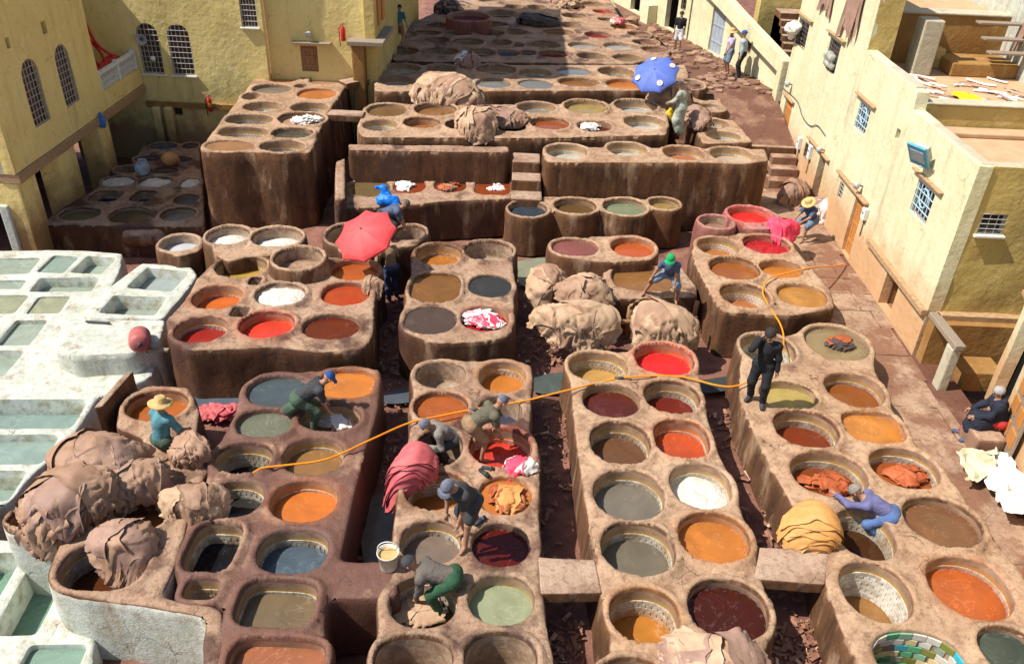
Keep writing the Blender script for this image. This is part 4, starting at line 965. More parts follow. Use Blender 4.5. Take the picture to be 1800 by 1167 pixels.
        if kind == 't' and near and dep > .24 and cont != 'e':
            bx = tile_boxes(e, zt0, dep)
            # narrower walls below: follow the batter
            if key == 'R1' and i == 10:
                for cb, a1, a2, a3 in bx:
                    cb = np.append(c+(cb[:2]-c)*(1-.03*min(1, (zt0-cb[2])/.5)-.004), cb[2])
                    m = MB().obox(cb, a1, a2, a3); m.build('tile', 'glaze_white_%d' % random.choice((0, 0, 1, 2, 3)), vo)
            else:
                m = MB()
                for cb, a1, a2, a3 in bx:
                    cb = np.append(c+(cb[:2]-c)*(1-.03*min(1, (zt0-cb[2])/.5)-.004), cb[2]); m.obox(cb, a1, a2, a3)
                o = mk('tile_lining', np.concatenate(m.V), m.F, 'tile_lining', vo, False,
                       stain=np.column_stack([np.tile(np.array(cl)*.8, (m.n, 1)), (.2+.6*sa)*(1-sst(.0, .2, dep-(zt0-np.concatenate(m.V)[:, 2])))]))
                o['kind'] = 'stuff'
        if kind == 'c':
            for cb, a1, a2, a3 in tile_boxes(e, zt0, dep, d0=.05, tw=.20, th=.13, gap=.014, proud=.014):
                cb = np.append(c+(cb[:2]-c)*(1-.03*min(1, (zt0-cb[2])/.5)-.006), cb[2])
                MB().obox(cb, a1, a2, a3).build('tile', 'glaze_%d' % random.randrange(10), vo, bev=.004)
    return root
for k_, b_ in BLOCKS.items(): build_block(k_, b_)

def slab(pl, label, nm):
    pl = np.array(pl); c = pl.mean(0); n = 10; P = []
    for i in range(4): P += [pl[i]*(1-t)+pl[(i+1) % 4]*t for t in np.arange(n)/n]
    P = np.array(P); P = P+.012*np.column_stack([fbm(P3(P[:, 0]*4, P[:, 1]*4), 5), fbm(P3(P[:, 0]*4, P[:, 1]*4), 6)])
    m = len(P); V = np.vstack([np.column_stack([P, np.full(m, 1.212)]), np.column_stack([P, np.full(m, .99)])])
    F = [tuple(range(m))[::-1], tuple(range(m, 2*m))]+[(i, (i+1) % m, m+(i+1) % m, m+i) for i in range(m)]
    o = mk(nm, V, F, 'masonry_plain', None, False, loc=(*c, 1.0)); tag(o, label, 'slab', 'slabs bridging the vat blocks')
    md = o.modifiers.new('bevel', 'BEVEL'); md.width = .025; md.segments = 2; md.limit_method = 'ANGLE'; md.angle_limit = R(50)
for v_ in SLABS.values(): slab(*v_)

# ---------------------------------------------------------------- ground, alley and upper lane
def ground():
    xs = np.concatenate([[-140, -60, -30], np.arange(-20, 16, .3), [30, 60, 140]]); ys = np.concatenate([[-60, -10], np.arange(3, 50, .3), [70, 120, 260]])
    X, Y = np.meshgrid(xs, ys)
    Z = .06*fbm(P3(X*1.3, Y*1.3), 2, 4)+.02*fbm(P3(X*5, Y*5), 8, 2)
    Z = Z-.9*sst(-6.6, -7.6, X)*1.0-.12+.34*sst(.2, .7, X)*(1-sst(5.3, 5.9, X))*(1-sst(14.2, 15.2, Y))+.10*np.clip(fbm(P3(X*.9, Y*.9), 4, 3), 0, 1)
    nx = len(xs); V = np.stack([X, Y, Z], -1).reshape(-1, 3)
    F = [(j*nx+i, j*nx+i+1, (j+1)*nx+i+1, (j+1)*nx+i) for j in range(len(ys)-1) for i in range(nx-1)]
    o = mk('ground', V, F, 'ground_mud', None, True); o['kind'] = 'structure'
ground()
def scraps():
    """torn hide trimmings and sludge on the floor of the lanes: nobody could count them"""
    rs = np.random.RandomState(3); V = []; F = []; mi = []
    lanes = [((.45, 7), (1.25, 14.5), 360), ((.5, 6.6), (1.3, 8.6), 300), ((4.0, 7), (5.0, 14.8), 420), ((4.1, 6.4), (5.2, 8.8), 360), ((-2.7, 9.3), (-1.8, 13.5), 260), ((-3, 13.6), (8, 14.9), 700), ((-3.2, 15), (-2.5, 19), 250), ((.1, 15.5), (1.2, 19.5), 300), ((-8.9, 12.8), (-6.4, 14.3), 500)]
    for lo, hi, n in lanes:
        for _ in range(n):
            x, y = rs.uniform(lo[0], hi[0]), rs.uniform(lo[1], hi[1]); gz = (.24 if .2 < x < 5.4 and y < 14.3 else -.08)+.06*rs.rand()-(.9 if x < -7.6 else 0)
            s = .012+.06*rs.rand()**2.5; a = rs.uniform(0, 6.28); l = s*rs.uniform(.6, 2.2); k = len(V)
            for u, v in ((-1, -1), (1, -1), (1, 1), (-1, 1)):
                px, py = u*l, v*s*.5; V.append((x+px*math.cos(a)-py*math.sin(a), y+px*math.sin(a)+py*math.cos(a), gz+rs.uniform(.01, .07)))
            F.append((k, k+1, k+2, k+3)); mi.append(0 if rs.rand() < .88 else 1)
    o = mk('hide_scraps', V, F, ['scrap', 'scrap_pale'], None, True, mi=mi); tag(o, 'torn hide scraps and shavings littering the muddy lanes', 'scraps', kind='stuff')
scraps()
def alley():
    root = mk('alley_pavement', [(6.0, 4, .40), (10.2, 4, .40), (10.2, 31.3, .40), (6.0, 31.3, .40)], [(0, 1, 2, 3)], 'paving_wet', None, False); root['kind'] = 'structure'
    rs = random.Random(4); y = 7.0
    while y < 30.5:
        h = rs.uniform(.7, 1.3); x = 6.8
        while x < 9.55:
            wd_ = min(rs.uniform(.7, 1.6), 9.58-x)
            if wd_ < .15: break
            g = .004; z = .44+rs.uniform(-.006, .006); tl = rs.uniform(-.003, .003)
            V = []; nn = 4
            for j in range(nn+1):
                for i in range(nn+1):
                    px = x+g+(wd_-2*g)*i/nn+(rs.uniform(-.012, .012)); py = y+g+(h-2*g)*j/nn+rs.uniform(-.012, .012)
                    V.append((px, py, z+tl*(i-2)+.012*float(fbm(P3(px*3, py*3), 6))))
            F = [(j*(nn+1)+i, j*(nn+1)+i+1, (j+1)*(nn+1)+i+1, (j+1)*(nn+1)+i) for j in range(nn) for i in range(nn)]
            mk('paving_slab', V, F, 'paving', root, True)
            x += wd_
        y += h
alley()
lane = mk('upper_lane', [(7.2, 28.0, 1.45), (9.58, 28.0, 1.45), (9.58, 31.3, 2.2), (10.2, 36, 2.24), (9.4, 44, 2.24), (7.5, 52, 2.24), (4.0, 60, 2.2), (5.4, 36.2, 2.22), (4.6, 31.6, 2.22), (7.2, 31.3, 2.2)], [(0, 1, 2, 9), (9, 2, 3, 4, 5, 6, 7, 8)], 'paving_wet', None, False); lane['kind'] = 'structure'
def lane_stones():
    rs = random.Random(9)
    for _ in range(230):
        y = rs.uniform(31.6, 43); x = rs.uniform(6.0, 9.5)-(.22*(y-36) if y > 36 else 0)
        if x < 5.9: continue
        n = rs.randint(5, 7); r = rs.uniform(.10, .24); a0 = rs.random()*6
        top = [(x+r*rs.uniform(.75, 1.1)*math.cos(a0+6.283*i/n), y+r*rs.uniform(.75, 1.1)*math.sin(a0+6.283*i/n), 2.245+rs.uniform(.02, .045)) for i in range(n)]
        bot = [(x+(p[0]-x)*1.12, y+(p[1]-y)*1.12, 2.23) for p in top]
        F = [tuple(range(n))]+[(i, n+i, n+(i+1) % n, (i+1) % n) for i in range(n)]
        mk('paving_stone', top+bot, F, rs.choice(['paving', 'paving', 'paving_wet', 'hide_tan']), lane, False)
lane_stones()
# retaining edge and steps between alley and upper lane
m = MB(); m.box((7.2, 27.8, -.1), (9.57, 28.0, 1.47)); w_ = m.build('retaining_wall', 'masonry_plain', None, bev=.04, loc=(8.2, 27.9, 0)); tag(w_, 'rough retaining wall edging the upper lane above the alley', 'wall')
st_ = thing('stone_steps', 'short flight of stone steps climbing from the alley to upper lane', 'steps', (8.9, 27.4, .4))
for i in range(3):
    m = MB(); m.box((8.5+.1*i, 26.6+i*.4, .3), (9.57, 27.79, .72+i*.27)); m.build('step', 'paving', st_, bev=.03)
# small steps beside the platform wall
st2 = thing('masonry_steps', 'three worn masonry steps between the brown wall and the pale vats', 'steps', (.2, 23.6, 0))
for i, (y0, z1) in enumerate(((22.9, 1.25), (23.5, 1.6), (24.1, 1.95))):
    m = MB(); m.box((-.22, y0, -.1), (.72-.04*i, 24.9, z1)); m.build('step', 'masonry_plain', st2, bev=.05)
# ---------------------------------------------------------------- plastered walls with real openings
class Plane:
    """vertical wall plane: h runs along the wall, z is up, d points out of the wall"""
    def __init__(s, o, u):
        s.o = np.array((o[0], o[1], 0.)); u = np.array((u[0], u[1], 0.)); s.u = u/np.linalg.norm(u); s.n = np.cross(s.u, (0, 0, 1.))
    def p(s, h, z, d=0): return s.o+s.u*h+np.array((0, 0, z))+s.n*d
    def hz(s, w): w = np.asarray(w, float); return float((w-s.o)@s.u), float(w[2])
PR = Plane((9.6, 0), (0, -1))          # right building, h = -Y
PL = Plane((-14, 0), (0, 1))           # left building, h = Y
def rect(pl, a, b):
    """opening from two world points on the wall"""
    (h0, z0), (h1, z1) = pl.hz(a), pl.hz(b); return [min(h0, h1), max(h0, h1), min(z0, z1), max(z0, z1)]
def loop_of(r, arch=False):
    h0, h1, z0, z1 = r
    if not arch: return [(h0, z0), (h1, z0), (h1, z1), (h0, z1)]
    c = (h0+h1)/2; ra = (h1-h0)/2; zs = z1-ra
    return [(h0, z0), (h1, z0)]+[(c+ra*math.cos(t), zs+ra*math.sin(t)) for t in np.linspace(0, math.pi, 13)]
def wall(name, pl, mat, parent, outline, holes=(), depth=.24, amp=.03, step=.4, mi=None):
    def sub(L, s):
        L = np.array(L, float); out = []
        for i in range(len(L)):
            a, b = L[i], L[(i+1) % len(L)]; n = max(1, int(np.linalg.norm(b-a)/s)); out += [a+(b-a)*k/n for k in range(n)]
        return np.array(out)
    O = sub(outline, step); H = [sub(h, .3) for h in holes]
    lo, hi = O.min(0), O.max(0)
    g = np.stack(np.meshgrid(np.arange(lo[0]+step/2, hi[0], step), np.arange(lo[1]+step/2, hi[1], step)), -1).reshape(-1, 2)
    g += np.random.RandomState(1).uniform(-.08, .08, g.shape)
    d = poly_sd(O, g[:, 0], g[:, 1])
    ok = d < -.1
    for h in H: ok &= poly_sd(h, g[:, 0], g[:, 1]) > .08
    def keep(x, y):
        k = poly_sd(O, x, y) < 0
        for h in H: k &= poly_sd(h, x, y) > 0
        return k
    V, T, back = cdt(g[ok], [O]+H, keep)
    W = pl.o+np.outer(V[:, 0], pl.u)+np.outer(V[:, 1], (0, 0, 1.))
    dd = amp*fbm(W*.9, 21, 3); W = W+dd[:, None]*pl.n
    Vs = [W]; F = [tuple(t) for t in T]; n0 = len(W); k = len(O)
    # outer return so the wall has thickness
    rings = [([back[i] for i in range(len(O))], True)]
    for h in H: rings.append(([back[k+i] for i in range(len(h))], False)); k += len(h)
    for idx, outer in rings:
        m = len(idx); P = W[idx]-pl.n*(depth if not outer else .3); Vs.append(P)
        A = V[idx]; ccw = np.sum(A[:, 0]*np.roll(A[:, 1], -1)-np.roll(A[:, 0], -1)*A[:, 1]) > 0
        for i in range(m):
            j = (i+1) % m; f = (idx[i], n0+i, n0+j, idx[j]); F.append(f if (ccw == outer) else f[::-1])
        n0 += m
    o = mk(name, np.vstack(Vs), F, mat, parent, True)
    md = o.modifiers.new('edge', 'EDGE_SPLIT'); md.split_angle = R(40)
    return o
def window(pl, parent, r, arch=False, bars=(4, 7), pane='window_dark', grille='iron', inset=.16, frame=None, gd=-.03, bw=.011, medallion=False):
    h0, h1, z0, z1 = r; L = np.array(loop_of(r, arch))
    w = mk('window', [pl.p(h, z, -inset) for h, z in L], [tuple(range(len(L)))], pane, parent, False)
    m = MB(); c = (h0+h1)/2; ra = (h1-h0)/2
    def top(h): return z1 if not arch else z1-ra+math.sqrt(max(0, ra*ra-(h-c)**2))
    for i in range(bars[0]+1):
        h = h0+(h1-h0)*(.03+.94*i/bars[0]); m.tube([pl.p(h, z0, gd), pl.p(h, top(h), gd)], bw, 5)
    for j in range(bars[1]+1):
        z = z0+(z1-z0)*(.02+.96*j/bars[1]); a, b = h0, h1
        if arch and z > z1-ra:
            q = math.sqrt(max(0, ra*ra-(z-(z1-ra))**2)); a, b = c-q, c+q
        if b-a > .05: m.tube([pl.p(a, z, gd+.012), pl.p(b, z, gd+.012)], bw, 5)
    if medallion:
        zc = z0+(z1-z0)*.62; rr = (h1-h0)*.24
        m.tube([pl.p(c+rr*math.cos(t), zc+rr*math.sin(t), gd+.015) for t in np.linspace(0, 2*math.pi, 17)], bw*1.2, 5)
    m.build('grille', grille, w)
    fr = MB(); fw = .035
    LL = np.vstack([L, L[:1]])
    for i in range(len(L)):
        a, b = LL[i], LL[i+1]; e = (b-a); ln = np.linalg.norm(e)
        if ln < .02: continue
        e = e/ln; cc = (a+b)/2; fr.obox(pl.p(cc[0], cc[1], -inset+.025), pl.u*e[0]*ln/2+np.array((0, 0, e[1]*ln/2)), (pl.u*-e[1]+np.array((0, 0, e[0])))*fw/2, pl.n*.02)
    fr.build('frame', frame or 'wood', w)
    if frame == 'paint_white':
        s = MB(); s.obox(pl.p(c, z0-.03, .03), pl.u*((h1-h0)/2+.06), pl.n*.06, (0, 0, .025)); s.build('sill', 'paint_white', w, bev=.006)
    return w
def ledge(pl, parent, h0, h1, z, d=.16, t=.05, mat='beam_wood', name='lintel', slope=0):
    m = MB(); m.obox(pl.p((h0+h1)/2, z, d/2-.05), pl.u*(h1-h0)/2, pl.n*(d/2+.05), (0, 0, t)); return m.build(name, mat, parent, bev=.01)
def door(pl, parent, r, mat='wood_orange', inset=.1, planks=5, name='door', lab=None):
    h0, h1, z0, z1 = r; m = MB(); m.obox(pl.p((h0+h1)/2, (z0+z1)/2, -inset-.04), pl.u*(h1-h0)/2, pl.n*.015, (0, 0, (z1-z0)/2)); o = m.build(name, mat, parent)
    for i in range(planks):
        a = h0+(h1-h0)*i/planks; b = h0+(h1-h0)*(i+1)/planks
        q = MB(); q.obox(pl.p((a+b)/2, (z0+z1)/2, -inset-.008+random.uniform(-.003, .003)), pl.u*((b-a)/2-.006), pl.n*.014, (0, 0, (z1-z0)/2-.01)); q.build('plank', mat, o, bev=.004)
    for zz in (.22, .55, .85):
        q = MB(); q.obox(pl.p((h0+h1)/2, z0+(z1-z0)*zz, -inset+.018), pl.u*((h1-h0)/2-.03), pl.n*.011, (0, 0, .04)); q.build('batten', mat, o, bev=.004)
    q = MB(); q.tube([pl.p(h1-.1, z0+(z1-z0)*.5, -inset+.03), pl.p(h1-.1, z0+(z1-z0)*.5+.12, -inset+.05)], .014); q.build('handle', 'iron', o)
    if lab: o['label'] = lab
    return o
def dark_room(pl, parent, r, deep=1.4, mat='void_dark'):
    """the unlit space behind an opening: floor, back, sides and ceiling"""
    h0, h1, z0, z1 = r; g = .02
    c = [pl.p(h, z, d) for d in (-.2, -deep) for h, z in ((h0-g, z0-g), (h1+g, z0-g), (h1+g, z1+g), (h0-g, z1+g))]
    mk('recess', c, [(4, 5, 6, 7), (0, 1, 5, 4), (1, 2, 6, 5), (2, 3, 7, 6), (3, 0, 4, 7)], mat, parent, False)

# ---- right-hand cream building along the alley
RB = thing('cream_building', 'tall cream plastered building with barred windows along the right-hand alley', 'building', (9.6, 23, .4))
rw1 = rect(PR, (9.60, 18.90, 3.96), (9.60, 17.96, 3.15)); rw2 = rect(PR, (9.60, 23.53, 4.43), (9.60, 22.66, 3.68))
rw3 = rect(PR, (9.60, 27.07, 5.36), (9.60, 26.04, 4.46)); rw4 = rect(PR, (9.60, 30.57, 5.22), (9.60, 29.36, 4.37))
rs1 = rect(PR, (9.60, 23.38, 2.07), (9.60, 23.06, 1.58)); rs2 = rect(PR, (9.60, 27.09, 1.95), (9.60, 26.68, 1.46)); rv = rect(PR, (9.60, 20.80, 4.57), (9.60, 20.58, 4.30))
rd1 = rect(PR, (9.60, 22.08, 2.18), (9.60, 21.43, 0.49)); rd2 = rect(PR, (9.60, 30.17, 2.53), (9.60, 29.28, 0.86)); rd3 = rect(PR, (9.60, 25.54, 2.14), (9.60, 24.95, 1.20))
ro1 = rect(PR, (9.60, 18.99, 1.61), (9.60, 18.23, 0.96)); ro2 = rect(PR, (9.60, 20.20, 1.51), (9.60, 19.53, 1.56))
for q_ in (rd1, rd2, rd3, ro1): q_[2] = .46
ro3 = [-16.9, -15.75, .46, 1.42]
wall('wall', PR, 'plaster_cream', RB, [(-30.7, .2), (-16.62, .2), (-16.62, 5.16), (-20.25, 5.2), (-20.3, 5.62), (-24.0, 5.72), (-24.0, 9.2), (-30.7, 9.2)],
     [loop_of(q_) for q_ in (rw1, rw2, rw3, rw4, rs1, rs2, rv, rd1, rd2, rd3, ro1, ro2)])
for q_, p_ in ((rw1, 'iron_blue'), (rw2, 'iron_blue')): window(PR, RB, q_, bars=(5, 4), grille=p_, medallion=True, bw=.016)
window(PR, RB, rw3, bars=(6, 7), grille='iron', pane='window_brown', bw=.013); window(PR, RB, rw4, bars=(4, 6), grille='iron', medallion=True, pane='window_brown', bw=.013)
window(PR, RB, rs1, bars=(2, 4), grille='iron_pale'); window(PR, RB, rs2, bars=(2, 3), grille='iron')
dark_room(PR, RB, rv, .5)
door(PR, RB, rd1, 'wood_orange', lab='orange plank door at the alley'); door(PR, RB, rd2, 'wood_orange', lab='pale orange plank door')
dark_room(PR, RB, rd3); dark_room(PR, RB, ro1, .7, 'wood'); dark_room(PR, RB, ro2, .5)
for q_ in (rw1, rw2, rw3, rw4): ledge(PR, RB, q_[0]-.3, q_[1]+.35, q_[3]+.16, .12, .02)
ledge(PR, RB, rd1[0]-1.55, rd1[1]+.3, rd1[3]+.12, .14, .028); ledge(PR, RB, rd2[0]-.25, rd2[1]+.2, rd2[3]+.1, .12, .025); ledge(PR, RB, rd3[0]-1.3, rd3[1]+.35, rd3[3]+.08, .12, .025)
ledge(PR, RB, -20.4, -16.62, 1.58, .14, .07, name='beam')
# side facing the viewer
PB = Plane((0, 16.64), (1, 0)); bw1 = rect(PB, (10.06, 16.64, 4.10), (10.61, 16.64, 3.62))
wall('wall', PB, 'plaster_ochre', RB, [(9.62, 1.5), (14.5, 1.5), (14.5, 5.16), (9.62, 5.16)], [loop_of(bw1)], amp=.07, step=.3)
window(PB, RB, bw1, bars=(3, 4), grille='iron_pale', frame='paint_white'); ledge(PB, RB, 9.8, 12.5, 1.54, .2, .1, name='beam')
PB2 = Plane((0, 16.25), (1, 0)); wall('wall', PB2, 'plaster_rust', RB, [(9.66, .2), (14, .2), (14, 1.5), (9.66, 1.5)], amp=.06)
m = MB(); m.box((9.62, 15.2, .3), (9.84, 15.5, 1.5)); m.build('pillar', 'plaster_grey', RB, bev=.03)
m = MB(); m.box((9.63, 15.15, 1.505), (9.86, 16.6, 1.64)); m.build('beam', 'wood_grey', RB, bev=.02)
m = MB(); m.box((10.3, 15.5, .2), (11.2, 16.2, .72)); m.build('step', 'plaster_rust', RB, bev=.03)
# terraces
def rbx(name, lo, hi, mat, bev=.03): m = MB(); m.box(lo, hi); return m.build(name, mat, RB, bev=bev)
rbx('parapet', (9.67, 16.72, 4.9), (9.93, 20.2, 5.19), 'plaster_grey'); rbx('parapet', (9.94, 16.66, 4.9), (15, 16.95, 5.17), 'plaster_grey')
rbx('terrace', (9.9, 16.9, 4.4), (16, 20.35, 4.72), 'roof_floor', 0); rbx('parapet', (9.7, 20.3, 4.7), (16, 20.6, 5.34), 'plaster_ochre'); rbx('coping', (9.9, 20.24, 5.345), (16, 20.7, 5.40), 'plaster_grey')
rbx('kerb', (10.2, 19.75, 4.72), (16, 20.25, 4.84), 'roof_floor')
rbx('parapet', (9.67, 20.62, 4.9), (9.95, 23.98, 5.68), 'plaster_grey'); rbx('terrace', (9.95, 20.62, 4.4), (16, 25.5, 5.04), 'roof_floor', 0)
PE = Plane((0, 24.0), (1, 0)); wall('wall', PE, 'plaster_ochre', RB, [(9.62, 5.05), (10.3, 5.05), (10.3, 9.2), (9.62, 9.2)])
PS = Plane((0, 25.5), (1, 0)); wall('wall', PS, 'plaster_rust', RB, [(10.3, 5.0), (14.4, 5.0), (14.4, 6.45), (10.3, 6.45)], amp=.05)
rbx('coping', (10.3, 25.45, 6.45), (14.4, 26.1, 6.52), 'plaster_grey'); rbx('terrace', (10.3, 26.1, 6.0), (18, 30, 6.4), 'roof_floor', 0)
rbx('pillar', (11.05, 24.1, 5.04), (11.6, 24.7, 6.55), 'plaster_grey', .04); rbx('bench', (12.2, 24.2, 5.04), (14.1, 25.4, 5.42), 'plaster_rust', .04); rbx('bench', (11.7, 25.0, 5.04), (12.3, 25.4, 5.6), 'plaster_ochre', .04)
PW = Plane((14.1, 0), (0, -1)); 
for i_, z_ in enumerate((5.75, 6.05, 6.4)): rbx('shelf_board', (13.0-.1*i_+.0, 23.9+.35*i_, z_), (14.08, 24.2+.35*i_, z_+.06), 'wood_grey', .01)
wh = mk('wall', [PW.p(h, z) for h, z in ((-30, 5.0), (-19, 5.0), (-19, 9), (-30, 9))], [(0, 1, 2, 3)], 'whitewash', RB, False)
# ---- nearest house at the right edge
NB = thing('cream_house', 'cream house corner with dark doorway at the right edge of the picture', 'building', (10.4, 12, .4))
PN = Plane((10.8, 15.3), (-1.04, -3.7)); nd = [.3, 1.25, .55, 2.75]
wall('wall', PN, 'plaster_cream', NB, [(0, .2), (10, .2), (10, 3.4), (0, 3.4)], [loop_of(nd)]); dark_room(PN, NB, nd)
ledge(PN, NB, 0, 4, 2.95, .14, .05, name='beam')
PN2 = Plane((0, 15.6), (-1, 0)); 
m = MB(); m.obox(PN.p(5, 6.4, -2.35), PN.u*5, PN.n*2.5, (0, 0, 3.0)); m.build('upper_storey', 'plaster_cream', NB, bev=.03)
m = MB(); m.box((10.82, 15.05, .2), (14, 15.29, 3.4)); m.build('side_wall', 'plaster_ochre', NB)
# low masonry seat
m = MB(); m.box((9.4, 12.95, .4), (10.0, 13.65, .84)); o_ = m.build('masonry_bench', 'paving', None, bev=.05, loc=(9.9, 13.4, .4)); tag(o_, 'low plastered masonry seat under the seated man', 'bench')
lp = thing('door_panel', 'old studded wooden door leaf leaning against the near house', 'door', (10.25, 13.0, .45))
m = MB(); m.obox(PN.p(2.35, 1.5, .12), PN.u*.45, PN.n*.03, (0, 0, .9)); m.build('panel', 'wood_grey', lp, bev=.01)
for z_ in (.95, 1.45, 1.95):
    for y_ in (12.52, 12.98): m = MB(); m.obox(PN.p(2.35+(y_-12.75), z_+.05, .16), PN.u*.16, PN.n*.02, (0, 0, .18)); m.build('inset', 'wood_orange', lp, bev=.01)

# ---- houses at the upper lane
UH = thing('lane_house', 'yellow lane house with grey-blue door and wooden balcony at the upper right', 'building', (8, 36, 2.2))
PU = Plane((7.5, 39.6), (9.95-7.5, 31.3-39.6)); ul = math.hypot(2.4, 8.3)
ud = rect(PU, PU.p(2.0, 2.3), PU.p(3.2, 4.35)); uw = rect(PU, PU.p(4.75, 3.0), PU.p(5.55, 4.0))
wall('wall', PU, 'plaster_cream', UH, [(0, 2.1), (ul-.2, 2.1), (ul-.2, 3.3), (0, 5.4)], [loop_of(ud), loop_of(uw)])
door(PU, UH, ud, 'door_blue', planks=4, lab='grey-blue metal-clad door'); window(PU, UH, uw, bars=(4, 4))
m = MB(); m.add([PU.p(-.2, 5.0, .35), PU.p(ul-.1, 3.0, .35), PU.p(ul-.1, 3.55, .35), PU.p(-.2, 5.6, .35), PU.p(-.2, 5.0, .0), PU.p(ul-.1, 3.0, .0), PU.p(ul-.1, 3.55, .0), PU.p(-.2, 5.6, .0)], [(0, 1, 2, 3), (7, 6, 5, 4), (0, 4, 5, 1), (3, 2, 6, 7), (1, 5, 6, 2), (0, 3, 7, 4)]); m.build('stair_parapet', 'plaster_cream', UH)
m = MB(); m.box((9.45, 31.0, 2.1), (9.95, 31.5, 3.6)); m.build('pillar', 'plaster_cream', UH, bev=.03)
bal = MB(); bal.box((8.4, 36.6, 5.2), (10.4, 38.6, 5.35)); bo = bal.build('balcony', 'wood_orange', UH)
for i_ in range(7): m = MB(); m.box((8.4, 36.6+i_*.32, 5.35), (8.46, 36.66+i_*.32, 6.3)); m.build('baluster', 'wood_orange', bo)
m = MB(); m.box((8.38, 36.55, 6.3), (8.5, 38.7, 6.4)); m.build('rail', 'wood_orange', bo)
stx = thing('outside_stair', 'brown outdoor stair climbing behind the far end of cream building', 'stairs', (9.9, 32, 2.2))
for i_ in range(11): m = MB(); m.box((10.0, 31.3+i_*.3, 2.2), (11.2, 35.2, 2.42+i_*.22)); m.build('step', 'masonry_plain', stx, bev=.02)
m = MB(); m.box((9.4, 35.3, 2.2), (16, 36, 9)); o_ = m.build('stair_wall', 'plaster_ochre', UH)
VH = thing('pale_house', 'pale far house with dark doorways closing off the vat field', 'building', (6, 45, 2.2))
PV = Plane((3.8, 50.5), (7.45-3.8, 39.7-50.5)); vl = math.hypot(3.65, 10.8); v1 = [vl-2.3, vl-1.2, 2.3, 4.5]; v2 = [vl-6.3, vl-5.2, 2.3, 4.3]
wall('wall', PV, 'plaster_cream', VH, [(-8, 2.0), (vl, 2.0), (vl, 6.5), (-8, 6.5)], [loop_of(v1), loop_of(v2), loop_of([vl-.95, vl-.45, 3.4, 4.6])])
dark_room(PV, VH, v1); dark_room(PV, VH, v2); window(PV, VH, [vl-.95, vl-.45, 3.4, 4.6], bars=(3, 5)); ledge(PV, VH, vl-4.0, vl-3.2, 2.6, .5, .5, 'plaster_cream', 'buttress')

# ---- left yellow building over the shaded court
LB = thing('yellow_building', 'yellow plastered building with arched barred windows on the left', 'building', (-14, 24, -.9))
la1 = rect(PL, (-14.00, 23.42, 4.46), (-14.00, 23.97, 2.86)); la2 = rect(PL, (-14.00, 25.35, 4.46), (-14.00, 25.90, 2.83))
la1 = [22.95, 23.85, 2.75, 4.6]; la2 = [24.85, 25.7, 2.75, 4.55]
lv1 = rect(PL, (-14.00, 22.67, 5.33), (-14.00, 22.86, 5.05)); lv2 = rect(PL, (-14.00, 24.56, 5.34), (-14.00, 24.84, 4.99))
wall('wall', PL, 'plaster_yellow', LB, [(21.4, 1.95), (27.2, 1.95), (27.2, 6.3), (21.4, 6.3)], [loop_of(la1, True), loop_of(la2, True), loop_of(lv1), loop_of(lv2)])
for q_ in (la1, la2): window(PL, LB, q_, True, bars=(5, 9), pane='window_brown', grille='iron_pale', bw=.012)
for q_ in (lv1, lv2): dark_room(PL, LB, q_, .4, 'plaster_grey')
PLF = Plane((0, 21.4), (1, 0)); wall('wall', PLF, 'plaster_grey', LB, [(-24, 1.95), (-14.02, 1.95), (-14.02, 6.3), (-24, 6.3)])
m = MB(); m.box((-24, 21.3, 6.3), (-13.9, 27.3, 6.5)); m.build('roof', 'plaster_cream', LB)
m = MB(); m.box((-14.5, 21.42, 1.66), (-13.93, 30.25, 1.94)); m.build('beam', 'beam_wood', LB, bev=.02)
for y0_, y1_ in ((21.45, 22.35), (23.75, 24.75), (26.45, 27.2)): m = MB(); m.box((-14.75, y0_, -1), (-14.03, y1_, 1.66)); m.build('pillar', 'plaster_yellow', LB, bev=.04)
m = MB(); m.box((-14.78, 21.38, -1), (-14.5, 22.3, 1.0)); m.build('pillar_base', 'whitewash', LB, bev=.05)
mk('back_recess', [(-17.5, 21.42, -1), (-17.5, 30.3, -1), (-17.5, 30.3, 1.7), (-17.5, 21.42, 1.7)], [(0, 1, 2, 3)], 'void_dark', LB, False)  # sheet coloured near-black for the shade under the building
mk('soffit', [(-24, 21.42, 1.93), (-14.5, 21.42, 1.93), (-14.5, 30.3, 1.93), (-24, 30.3, 1.93)], [(0, 3, 2, 1)], 'void_dark', LB, False)  # underside in the same near-black, its shade put into the colour
# balcony bay
m = MB(); m.box((-14.25, 27.2, 1.95), (-13.98, 30.27, 2.52)); m.build('balcony_front', 'plaster_yellow', LB, bev=.02)
m = MB(); m.box((-16.5, 27.2, 2.2), (-14.26, 30.27, 2.4)); m.build('balcony_floor', 'plaster_grey', LB)
PLB = Plane((-16.5, 0), (0, 1)); wall('wall', PLB, 'plaster_yellow', LB, [(27.2, 2.4), (30.27, 2.4), (30.27, 8), (27.2, 8)])
PLS = Plane((0, 27.22), (-1, 0)); wall('wall', PLS, 'plaster_yellow', LB, [(14.02, 2.0), (16.6, 2.0), (16.6, 6.3), (14.02, 6.3)])
rail = MB(); rail.box((-14.2, 27.25, 3.05), (-14.02, 30.25, 3.13)); ro_ = rail.build('railing', 'paint_white', LB, bev=.01)
for y_ in (27.32, 28.75, 30.15): m = MB(); m.box((-14.19, y_-.07, 2.52), (-14.03, y_+.07, 3.2)); m.build('rail_post', 'paint_white', ro_, bev=.01)
for i_ in range(26):
    y_ = 27.48+i_*.105
    if abs(y_-28.75) < .1: continue
    m = MB(); m.lathe([(.022, 2.52), (.035, 2.6), (.02, 2.7), (.035, 2.8), (.02, 2.92), (.03, 3.05)], (-14.11, y_, 0), 8); m.build('baluster', 'paint_white', ro_, True)
